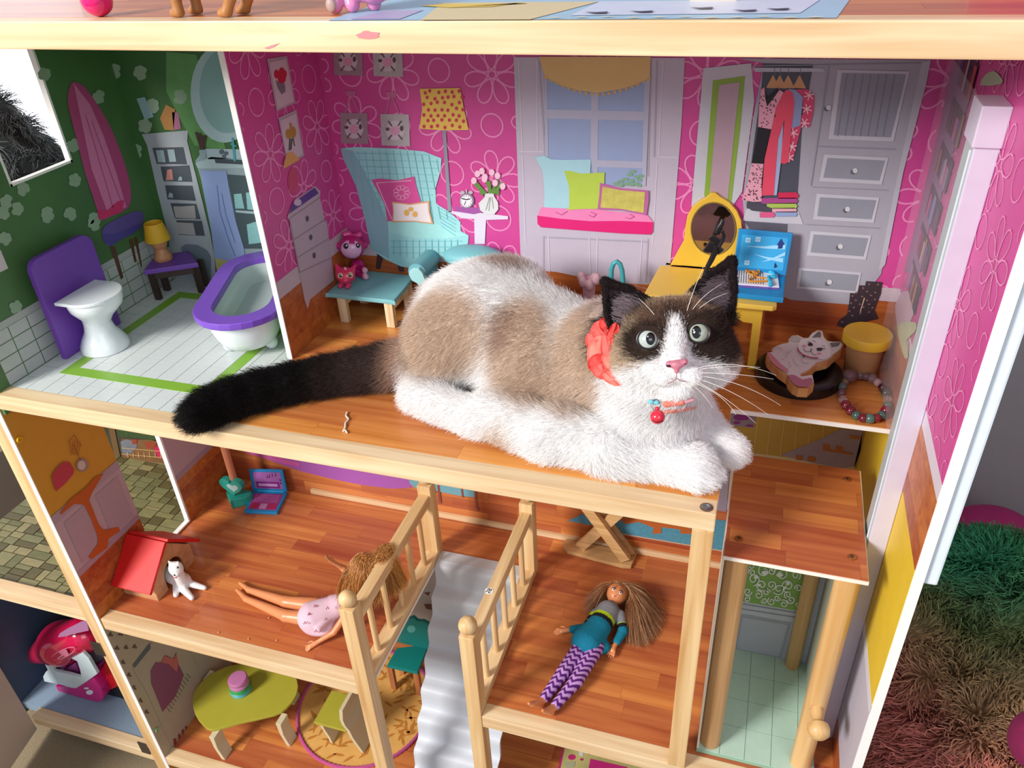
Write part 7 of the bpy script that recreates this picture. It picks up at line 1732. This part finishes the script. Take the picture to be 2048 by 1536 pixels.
for (b0, b1_, tip) in (((-116, 4, -8), (-38, 84, -2), (-136, 130, 2)), ((28, 100, -4), (112, 48, -8), (112, 168, 0))):
    b0, b1_, tip = map(np.array, (b0, b1_, tip))
    for i in range(9):
        u = i / 8; bs = b0 * (1 - u) + b1_ * u; bs = bs + np.array([0, 0, -26.0]) * math.sin(math.pi * u)
        mid = bs * .45 + tip * .55; mid = mid + (mid - (b0 + b1_) / 2 * .45 - tip * .55) * .35 + np.array([0, 0, -12.0 * math.sin(math.pi * u)])
        prs.append(hcn(tuple(bs), tuple(mid), 8.5, 6.5, .0016)); prs.append(hcn(tuple(mid), tuple(tip), 7.0, 9.5, .0016))
for s, y0e in ((-47, 13), (47, 25)): prs.append(he(s, y0e, 96, 22, 19, 16, .003, 's'))
# toes
for (cx, cy, z) in ((1372, 958, .874), (1394, 966, .874), (1416, 962, .874), (1430, 948, .875)): prs.append(('e', Cz(cx, cy, z), (.0085, .0095, .0090), None, .002))
for (cx, cy, z) in ((1452, 916, .871), (1468, 919, .871), (1483, 910, .872)): prs.append(('e', Cz(cx, cy, z), (.0075, .0085, .0085), None, .002))
# tail
tl = [(815, 722, .900), (770, 733, .892), (715, 741, .887), (650, 752, .885), (585, 765, .884), (520, 780, .883), (465, 797, .882), (420, 815, .881), (392, 832, .881)]
tr = [.0260, .0240, .0225, .0205, .0198, .0200, .0205, .0198, .0170]
TP_ = [Cz(a, b, z) for a, b, z in tl]
for i in range(len(TP_) - 1): prs.append(('c', TP_[i], TP_[i+1], tr[i], tr[i+1], .006))
Vc, Fcat = sdf_mesh(prs, .0026, Z2 + .0006)
def sst(x, a, b): u = np.clip((x - a) / (b - a), 0, 1); return u * u * (3 - 2 * u)
def blend(C, m, col): return C * (1 - m[:, None]) + np.array(col)[None, :] * m[:, None]
L3 = lambda h: np.array(lin(h)[:3])
WHc, TAN, TAN2, BRN, DRK, BLKc = np.array([.93, .91, .90]), L3('#cfb49c'), L3('#a07c68'), L3('#57423a'), L3('#33251f'), L3('#15100f')
patches = [((893, 665, .700), (.062, .060, .056), TAN, .95), ((868, 700, .700), (.050, .050, .046), TAN, .9), ((1045, 700, .690), (.040, .060, .072), TAN, .95), ((1080, 800, .670), (.038, .050, .050), TAN, .9), ((1150, 760, .660), (.040, .050, .052), TAN, .92),
           ((1000, 640, .69), (.018, .030, .040), TAN2, .55), ((1185, 640, .70), (.030, .040, .030), TAN2, .75), ((1160, 690, .68), (.036, .05, .036), TAN, .9), ((1030, 505, .80), (.050, .040, .022), TAN2, .8), ((1190, 860, .64), (.024, .03, .018), TAN, .35), ((1030, 860, .640), (.030, .04, .034), TAN, .9), ((1120, 860, .645), (.022, .03, .020), TAN, .6)]
def coat(P, jit=0.0):
    C = np.tile(WHc, (len(P), 1)); Q = P + (rng.normal(0, jit, P.shape) if jit else 0)
    for (c, r, col, a) in patches:
        d = np.linalg.norm((Q - np.array(Cm(*c))) / np.array(r), axis=1); C = blend(C, (1 - sst(d, .62, 1.12)) * a, col)
    # belly and feet stay white
    C = blend(C, (1 - sst(Q[:, 2] + .25 * (np.abs(Q[:, 0] + .225) < .0) , Z2 - .004 + .030 * sst(np.abs(Q[:, 0] + .222), .028, .055), Z2 + .004 + .048 * sst(np.abs(Q[:, 0] + .222), .028, .055))) * (Q[:, 0] > -.375), WHc)
    # tail
    base, tip = np.array(TP_[0]), np.array(TP_[-1])
    u = (base[0] - Q[:, 0]) / (base[0] - tip[0])
    tm = sst(u, .02, .16); C = blend(C, sst(u, -.06, .04), TAN2); tc = L3('#40302b')[None] * (1 - sst(u, .2, .6)[:, None]) + L3('#0c0909')[None] * sst(u, .2, .6)[:, None]
    C = C * (1 - tm[:, None]) + tc * tm[:, None]
    # head
    q = (Q - HC) @ HB / S_; x, y, z = q[:, 0], q[:, 1], q[:, 2]
    hm = (1 - sst(np.sqrt((x / 215) ** 2 + ((y - 20) / np.where(y > 20, 270, 175)) ** 2 + ((z) / 150) ** 2), .86, .98)) * sst(y + .25 * z, -105, -95)
    Ch = np.tile(L3('#c0a68a'), (len(P), 1))
    Ch = blend(Ch, (1 - sst(np.sqrt(((x + 2) / 82) ** 2 + ((y - 52) / 40) ** 2), .7, 1.15)), L3('#6a5040'))
    Ch = blend(Ch, (1 - sst(np.sqrt(((x + 48) / 52) ** 2 + ((y - 8) / 44) ** 2), .78, 1.15)), DRK)
    Ch = blend(Ch, (1 - sst(np.sqrt(((x - 72) / 72) ** 2 + ((y - 14) / 62) ** 2), .80, 1.10)), DRK)
    Ch = blend(Ch, (1 - sst(np.sqrt(((x - 2) / 36) ** 2 + ((y - 48) / 34) ** 2), .6, 1.15)) * .8, L3('#3c2c26'))
    # white muzzle, blaze and chin
    wz = 1 - sst(np.abs(x - 4 - (58 - y) * .04) - (5 + np.clip(58 - y, 0, 200) * .30), -3, 7); wz = wz * (1 - sst(y, 56, 64)) * (z > 0)
    lowl = 1 - sst(y - (-24 + (x + 20) * .30 * (x < -20) - (x - 40) * .30 * (x > 40) + 0), -8, 10)
    Ch = blend(Ch, np.maximum(wz, lowl) * (z > -70), WHc)
    er = sst(np.maximum(-(x + 96) * .9 + (y - 60) * .25, (x - 62) * .35 + (y - 72) * .9) , 0, 10) * (y > 20)
    earL = (x < -40) & (y > 92 - (x + 40) * -.9 - 8 + 0) 
    dl_ = ((x + 40) * (14 - 84) - (y - 84) * (-112 + 40)); dl_ = dl_ / math.hypot(72, 70)   # distance outwards from the ear base line
    eL_ = sst(np.where(x < -30, dl_, -99), 2, 12)
    dr_ = ((x - 28) * (100 - 48) + (y - 100) * (112 - 28)) / math.hypot(84, 52); eR_ = sst(np.where(x > 18, dr_, -99), 0, 12)
    Ch = blend(Ch, np.maximum(eL_, eR_), L3('#1d1415'))
    for tri in (((-112, 20), (-48, 84), (-134, 126)), ((36, 98), (108, 56), (111, 160))):
        g_ = np.mean(tri, 0); T_ = [g_ + (np.array(v) - g_) * .80 for v in tri]; ins = np.ones(len(P), bool); sgn = None
        for i in range(3):
            a_, b_ = T_[i], T_[(i+1) % 3]; cr_ = (b_[0]-a_[0])*(y-a_[1]) - (b_[1]-a_[1])*(x-a_[0])
            if sgn is None: gg = (b_[0]-a_[0])*(g_[1]-a_[1]) - (b_[1]-a_[1])*(g_[0]-a_[0]); sgn = 1
            gg = (b_[0]-a_[0])*(g_[1]-a_[1]) - (b_[1]-a_[1])*(g_[0]-a_[0]); ins &= (cr_ * gg) > 0
        Ch = blend(Ch, ins * .85, L3('#54454c'))
    return C * (1 - hm[:, None]) + Ch * hm[:, None]
Nc = vnormals(Vc, Fcat)
cols = coat(Vc)
ctint = cols * .9
mesh('body', Vc, Fcat.tolist(), attr_mat('skin', .8, .1), t, True, cols=ctint)
# ---- fur
def fur_for(n, region, length, k_out, jitter, radius, name, seg=4, tipd=.0):
    P, f = sample_surface(Vc, Fcat, n, region)
    a, b, c, d = (Vc[Fcat[:, i]] for i in range(4)); fn = np.cross(c - a, d - b); fn /= np.linalg.norm(fn, axis=1)[:, None] + 1e-12; N = fn[f]
    vd = CP - P; vd /= np.linalg.norm(vd, axis=1)[:, None]; keep = (N * vd).sum(1) > -.45; P, N = P[keep], N[keep]
    q = (P - HC) @ HB / S_; isH = ((np.linalg.norm(q * [1, 1, .9], axis=1) < 150) | ((q[:, 1] > 60) & (np.linalg.norm(q * [1, .8, .9], axis=1) < 200))) & (q[:, 1] > -100)
    flow = np.tile(np.array([-.75, -.15, -.55]), (len(P), 1))
    nose = np.array(hl(7, -30, 60)); fh = P - nose; fh /= np.linalg.norm(fh, axis=1)[:, None]; flow[isH] = fh[isH]
    tailm = P[:, 0] < TP_[1][0]; td = np.array(TP_[-1]) - np.array(TP_[1]); td /= np.linalg.norm(td); flow[tailm] = td
    paw = (P[:, 0] > -.13) & (P[:, 2] < Z2 + .05) & ~isH; pw_ = (sst(P[:, 0], -.16, -.09) * (1 - sst(P[:, 2], Z2 + .035, Z2 + .07)) * ~isH)[:, None]; flow = flow * (1 - pw_) + np.array([.9, -.2, -.25]) * pw_
    flow -= N * (flow * N).sum(1)[:, None]; flow /= np.linalg.norm(flow, axis=1)[:, None] + 1e-9
    D = flow + N * k_out + rng.normal(0, jitter, P.shape); D /= np.linalg.norm(D, axis=1)[:, None]
    L = length * (.6 + .6 * rng.random(len(P)))
    L = np.where(isH, L * (.42 + .25 * (np.abs(q[:, 0]) > 70)), L); L = np.where(isH & (q[:, 2] > 60), L * .55, L)
    ear = isH & (q[:, 1] > 95); L = np.where(ear | (isH & (q[:, 0] < -90) & (q[:, 1] > 20)) | (isH & (q[:, 0] > 100) & (q[:, 1] > 60)), np.minimum(L * .42, .0022), L); L = np.where(paw & (P[:, 2] < Z2 + .045) & (P[:, 0] > -.08), L * .55, L)
    cc = coat(P, .0028) * (.86 + .24 * rng.random((len(P), 1)))
    ex = [(hl(-47, 13, 78), 25), (hl(47, 25, 78), 25)]
    ok = np.ones(len(P), bool)
    for (e, r) in ex: ok &= np.linalg.norm(P - np.array(e), axis=1) > r * S_
    ok &= np.linalg.norm(P - np.array(hl(7, -37, 110)), axis=1) > 17 * S_
    P, D, L, cc = P[ok], D[ok], L[ok], cc[ok]
    floor_ = Z2 + .001; D[:, 2] = np.where(P[:, 2] + D[:, 2] * L < floor_, (floor_ - P[:, 2]) / L, D[:, 2])
    return hair(name, P, D, L, FURM, t, np.clip(cc, 0, .95), radius, seg, .07)
FURM = attr_mat('fur', .62, .25)
fur_for(170000, lambda p: np.where(np.linalg.norm(p - HC, axis=1) < .075, 2.2, 1.0), .0115, .55, .16, .00017, 'fur')
# ---- eyes, nose, mouth
IR = mat('#b3bdb9', .2, var=.2, nscale=400, coat=.5); IR2 = mat('#a3ad9c', .2, var=.22, nscale=400, coat=.5)
for (ex, ey, pxo, pyo, im) in ((-47, 13, 5, 1, IR), (47, 25, -4, 1, IR2)):
    c = Vector(hl(ex, ey, 66)); r = 22.5 * S_
    eb = ball('eye', c, r, im, t, 28)
    rim = [Vector(hl(ex + 20.5 * math.cos(a), ey + 18.8 * math.sin(a), 80)) for a in [2 * math.pi * k / 24 for k in range(24)]]
    tube('eyelid', rim, 2.6 * S_, mat('#1a1213', .4), t, 8, closed=True)
    lookc = Vector(hl(ex + pxo, ey + pyo, 66 + 22.2)); 
    V = []; 
    for q_ in (1.0, .66, .33):
        for k in range(20):
            a = 2 * math.pi * k / 20; v = Vector(hl(ex + pxo + 8.6 * q_ * math.cos(a), ey + pyo + 12.2 * q_ * math.sin(a), 66)); dd_ = v - c; V.append(c + dd_ + fv * math.sqrt(max(0, (r * 1.012) ** 2 - dd_.length_squared)))
    v = Vector(hl(ex + pxo, ey + pyo, 66)); dd_ = v - c; V.append(c + dd_ + fv * math.sqrt((r * 1.012) ** 2 - dd_.length_squared))
    mesh('pupil', V, [[q_ * 20 + k, q_ * 20 + (k+1) % 20, (q_+1) * 20 + (k+1) % 20, (q_+1) * 20 + k] for q_ in (0, 1) for k in range(20)] + [[40 + k, 40 + (k+1) % 20, 60] for k in range(20)], mat('#060506', .05, coat=1.0), t, True)
    ball('eye_glint', Vector(hl(ex + pxo - 5, ey + pyo + 4, 66 + 21.6)), 1.5 * S_, mat('#f4f8ff', .1, emit=0.0), t, 8)
nz = [hl(-12, -34, 108), hl(-4, -31, 113), (hl(7, -30, 115)), hl(18, -27, 113), hl(27, -24, 107), hl(22, -34, 111), hl(10, -48, 114), (hl(6, -50, 113)), hl(-4, -42, 113)]
sdf_obj('nose', [('c', hl(-7, -34, 112), hl(21, -30, 111), 6.5 * S_, 6.5 * S_, .0015), ('c', hl(7, -34, 113), hl(7, -47, 111), 7 * S_, 4.5 * S_, .0015), ('e', hl(7, -36, 112), (13 * S_, 7 * S_, 8 * S_), HB, .0015)], .0006, mat('#c8788a', .35), t)
ball('nostril', hl(-8, -37, 118), 3.0 * S_, mat('#2a1216', .5), t, 10, (1.5, .8, .8)); ball('nostril', hl(22, -33, 116), 2.2 * S_, mat('#7a3444', .5), t, 10, (1.3, .8, .8))
tube('mouth', [hl(-10, -70, 110), hl(0, -67, 111), hl(7, -60, 111), hl(7, -50, 112)], 1.0 * S_, mat('#a07478', .6), t, 6); tube('mouth', [hl(7, -60, 111), hl(16, -65, 111), hl(24, -66, 109)], 1.0 * S_, mat('#a07478', .6), t, 6)
W = []
def wh(a, b, c, n=9): P = [np.array(hl(*a)), np.array(hl(*b)), np.array(hl(*c))]; return [tuple((1-u)**2 * P[0] + 2*u*(1-u) * P[1] + u*u * P[2]) for u in np.linspace(0, 1, n)]
for a, b, c in (((38, -44, 96), (110, -20, 90), (190, -55, 70)), ((40, -50, 96), (120, -50, 90), (185, -62, 70)), ((42, -56, 96), (120, -60, 80), (200, -112, 60)), ((42, -60, 96), (110, -80, 85), (178, -130, 60)), ((40, -64, 96), (100, -95, 85), (155, -146, 60)), ((38, -68, 96), (95, -90, 85), (118, -130, 70)), ((36, -46, 96), (100, -34, 90), (160, -40, 75)), ((30, -68, 90), (60, -90, 85), (75, -118, 70)),
                ((-24, -50, 96), (-70, -50, 100), (-120, -66, 90)), ((-26, -56, 96), (-70, -66, 100), (-112, -92, 85)), ((-20, -62, 96), (-60, -80, 100), (-90, -112, 85)),
                ((24, 62, 70), (34, 100, 76), (55, 150, 70)), ((30, 60, 70), (50, 95, 76), (90, 118, 60)), ((34, 56, 70), (60, 88, 76), (100, 100, 60)), ((-30, 52, 70), (-44, 72, 78), (-66, 92, 70))):
    W.append(wh(a, b, c))
hair('whiskers', None, None, None, FURM, t, np.tile(np.array([.93, .90, .85]), (len(W), 1)), .00026, paths=np.array(W), tipr=.35)
# ear lining hairs
EV = []
EC = []
for (o_, dirx, diry, n, wx, wy, ang) in ((np.array([-98, 76, -4]), 1, 0, 900, 30, 34, .8), (np.array([88, 102, -6]), -1, 0, 900, 26, 34, -.5)):
    for _ in range(n):
        r0 = rng.normal(0, 1, 2) * np.array([wx, wy]) * .5; p0 = o_ + np.array([r0[0], r0[1], 0]); s = -1 if o_[0] < 0 else 1
        d = np.array([-s * .8, -.55 if s < 0 else .1, .45]) if s > 0 else np.array([.9, -.25, .4]); L = rng.uniform(14, 30)
        d = d + rng.normal(0, .14, 3)
        EV.append([hl(*(p0 + d * L * u + np.array([0, -2.5 * u * u, -2 * u]))) for u in (0, .33, .66, 1)]); EC.append(L3('#8a7a80') * rng.uniform(.35, 1.15))
hair('ear_lining', None, None, None, FURM, t, np.array(EC), .00015, paths=np.array(EV))
# claws
# ---- collar, bell and bow
cp = []
cc_ = np.array(hl(-8, -128, -34)); 
for k in range(40):
    a = 2 * math.pi * k / 40; cp.append(tuple(cc_ + rN * math.cos(a) * 52 * S_ + fN * math.sin(a) * 50 * S_ + uN * (math.sin(a) * -2 + 6 * math.cos(a)) * S_))
t2 = thing('cat_collar', tuple(cp[10]), 'coral and light blue fabric collar with a red bell and ruffled bow on the cat', 'collar')
tube('collar_band', cp, 6.0 * S_, mat('#dc7c68', .7, var=.2, nscale=300), t2, 8, closed=True, flat=.6)
fr = np.array(hl(-26, -112, 62)); 
bx_, by_ = -27, -133
sdf_obj('blue_scrap', [('c', hl(-42, -108, 60), hl(-28, -110, 62), 5 * S_, 4 * S_, .001)], .0008, mat('#6fc4d4', .6), t2)
sdf_obj('coral_front', [('c', hl(-12, -112, 68), hl(18, -108, 66), 6.5 * S_, 6.5 * S_, .001)], .0008, mat('#d97866', .7, var=.2, nscale=300), t2)
sdf_obj('pink_scrap', [('c', hl(22, -107, 65), hl(38, -103, 60), 5 * S_, 4.5 * S_, .001)], .0008, mat('#e0a4ac', .7), t2)
tube('split_ring', [hl(-31 + 8 * math.cos(a), -114 + 11 * math.sin(a), 66) for a in [2 * math.pi * k / 16 for k in range(16)]], 1.2 * S_, mat('#9a9aa0', .2, metal=1.0), t2, 6, closed=True)
bc_ = hl(-28, -137, 68)
ball('bell', bc_, 14.5 * S_, mat('#d6283e', .18, coat=.7), t2, 20); ball('bell_lug', hl(-29, -121, 68), 4.5 * S_, mat('#d6283e', .2), t2, 10)
tube('bell_slot', [hl(-39, -143, 77), hl(-28, -146, 82), hl(-17, -144, 77)], 1.0 * S_, mat('#5c0c18', .4), t2, 6)
BOW = [mat('#f0645c', .75, var=.1, nscale=90, bump=.3), mat('#e8453f', .75, var=.1, nscale=90, bump=.3), mat('#f47f70', .75, var=.1, nscale=90)]
BPos = [(-142, 20, -24, 26, 34, .3, 0), (-150, -12, -14, 24, 34, -.2, 2), (-132, 42, -18, 16, 20, .8, 1), (-128, -6, 4, 16, 40, .1, 0), (-150, -36, -6, 22, 20, .5, 1), (-140, -52, 0, 24, 16, -.3, 0), (-122, -34, 6, 16, 26, .6, 2), (-120, -66, 10, 22, 12, -.5, 2), (-120, 22, 4, 12, 26, -.3, 1), (-156, 6, -20, 20, 26, .7, 0)]
for (x, y, z, a, b, an, mi) in BPos:
    V = []; Fc = []; n = 20
    ctr_ = np.array([x, y, z], float); V.append(hl(*(ctr_ + [0, 0, 5])))
    for rr_, zz_ in ((.45, 3.5), (.8, 1.0), (1.0, 4.0)):
        for k in range(n):
            th = 2 * math.pi * k / n; e1, e2 = a * rr_ * math.cos(th), b * rr_ * math.sin(th)
            V.append(hl(x + e1 * math.cos(an) - e2 * math.sin(an), y + e1 * math.sin(an) + e2 * math.cos(an), z + zz_ + rr_ * 3.5 * math.sin(5 * th + x) - rr_ * 4))
    for k in range(n): Fc.append([0, 1 + k, 1 + (k+1) % n])
    for r_i in range(2):
        for k in range(n): Fc.append([1+r_i*n+k, 1+(r_i+1)*n+k, 1+(r_i+1)*n+(k+1) % n, 1+r_i*n+(k+1) % n])
    mesh('bow_petal', V, Fc, BOW[mi], t2, True)
# ================================================================ shaggy things beside and behind the house
def shag(name, prims, res, n, length, colf, lab, catn, radius=.0009, under='#40342c', grav=.3, cull=-.2, clip=None):
    c = np.mean([np.array(p[1]) for p in prims], 0)
    t = thing(name, (c[0], c[1], .06 if clip is None else clip), lab, catn)
    V, Fq = sdf_mesh(prims, res, clip)
    mesh('cushion', V, Fq.tolist(), attr_mat('pile', .9, .1), t, True, cols=colf(V) * .5)
    P, f = sample_surface(V, Fq, n); a, b, c_, d = (V[Fq[:, i]] for i in range(4)); fn = np.cross(c_ - a, d - b); fn /= np.linalg.norm(fn, axis=1)[:, None] + 1e-12; N = fn[f]
    vd = CP - P; vd /= np.linalg.norm(vd, axis=1)[:, None]; k = (N * vd).sum(1) > cull; P, N = P[k], N[k]
    cl_ = np.array([noise.noise_vector(Vector(p * 28)) for p in P]); cl2 = np.array([noise.noise_vector(Vector(p * 9)) for p in P])
    D = N * .55 + cl_ * 1.0 + cl2 * .9; D /= np.linalg.norm(D, axis=1)[:, None]
    cc = colf(P) * (.6 + .85 * rng.random((len(P), 1)) ** 1.2)
    hair('shaggy_pile', P, D, length * (.6 + .5 * rng.random(len(P))), FURM, t, np.clip(cc, 0, .9), radius, 4, .10, grav, .45)
    return t
def rainbow(V):
    px = (V - CP) @ RM.T; v = px[:, 1] / px[:, 2] * F_PX + 768
    w_ = V[:, 1] * 1.0
    h = V[:, 2]
    C = np.tile(L3('#3c8a60'), (len(V), 1))
    s = V[:, 2] + .3 * V[:, 1] - .47 + .02 * np.sin(V[:, 0] * 22)
    C = blend(C, 1 - sst(s, .24, .31), L3('#6f7848')); C = blend(C, 1 - sst(s, .19, .25), L3('#b08c64')); C = blend(C, 1 - sst(s, .12, .20), L3('#c47468')); C = blend(C, 1 - sst(s, -.04, .05), L3('#a87c5c'))
    C = blend(C, sst(s + (V[:, 0] - .4) * .8, .28, .40) * .6, L3('#3f9a48'))
    return C
g = lambda px, py, y: tuple(U('y', y, px, py))
shag('rainbow_shaggy_cushion', [('e', (.450, 1.00, .295), (.235, .20, .165), None, .05), ('e', (.430, .84, .235), (.215, .22, .180), None, .06), ('c', (.47, .85, .24), (.47, .90, .20), .17, .17, .05), ('e', (.58, .80, .28), (.2, .22, .17), None, .05)], .007, 95000, .034, rainbow,
     'large shaggy rainbow cushion, green at top and rusty pink below, beside the house', 'cushion', .0012, clip=.051)
mg = thing('magenta_blanket', (.62, 1.0, .06), 'crumpled magenta velvet blanket behind the shaggy rainbow cushion', 'blanket')
def gm(px, py, y): return g(px, py, y)
pb_ = gm(1985, 1092, 1.40)
sdf_obj('cloth', [('e', pb_, (.10, .09, .06), None, .03), ('c', pb_, (pb_[0], pb_[1], .12), .07, .12, .05), ('e', (pb_[0] + .10, 1.41, pb_[2] - .04), (.09, .08, .07), None, .03)], .006, mat('#b02468', .7, var=.25, nscale=18, bump=.4), mg, clip=.051)
o_ = thing('magenta_pompom', tuple(gm(2048, 1490, .52)), 'small magenta fuzzy patch at the edge of the rainbow cushion', 'pompom')
pp = gm(2064, 1480, .640)
sdf_obj('pompom', [('e', pp, (.022, .028, .032), None, .006), ('e', (pp[0] + .012, pp[1], pp[2] + .01), (.02, .02, .02), None, .006)], .003, mat('#780e42', .9, var=.3, nscale=90, bump=1.0), o_, clip=.051)
def grayf(V):
    C = np.tile(L3('#6a6e6c'), (len(V), 1)); n = np.array([noise.noise(Vector(v * 14)) for v in V]); return blend(C, sst(n, 0, .4) * .7, L3('#38302c'))
gq = lambda px, py, y: tuple(U('x', -1.12, px, py))
ga = np.array(U('x', -1.62, -20, 315))
shag('grey_fur_toy', [('e', tuple(ga), (.08, .10, .15), None, .02), ('e', tuple(ga + np.array([.03, .05, -.09])), (.09, .09, .12), None, .02), ('c', tuple(ga), (ga[0], ga[1], .15), .10, .12, .05)], .008, 22000, .036, grayf, 'shaggy dark grey fur toy seen through the bathroom side window', 'soft toy', .0008, clip=.051, cull=-.3)
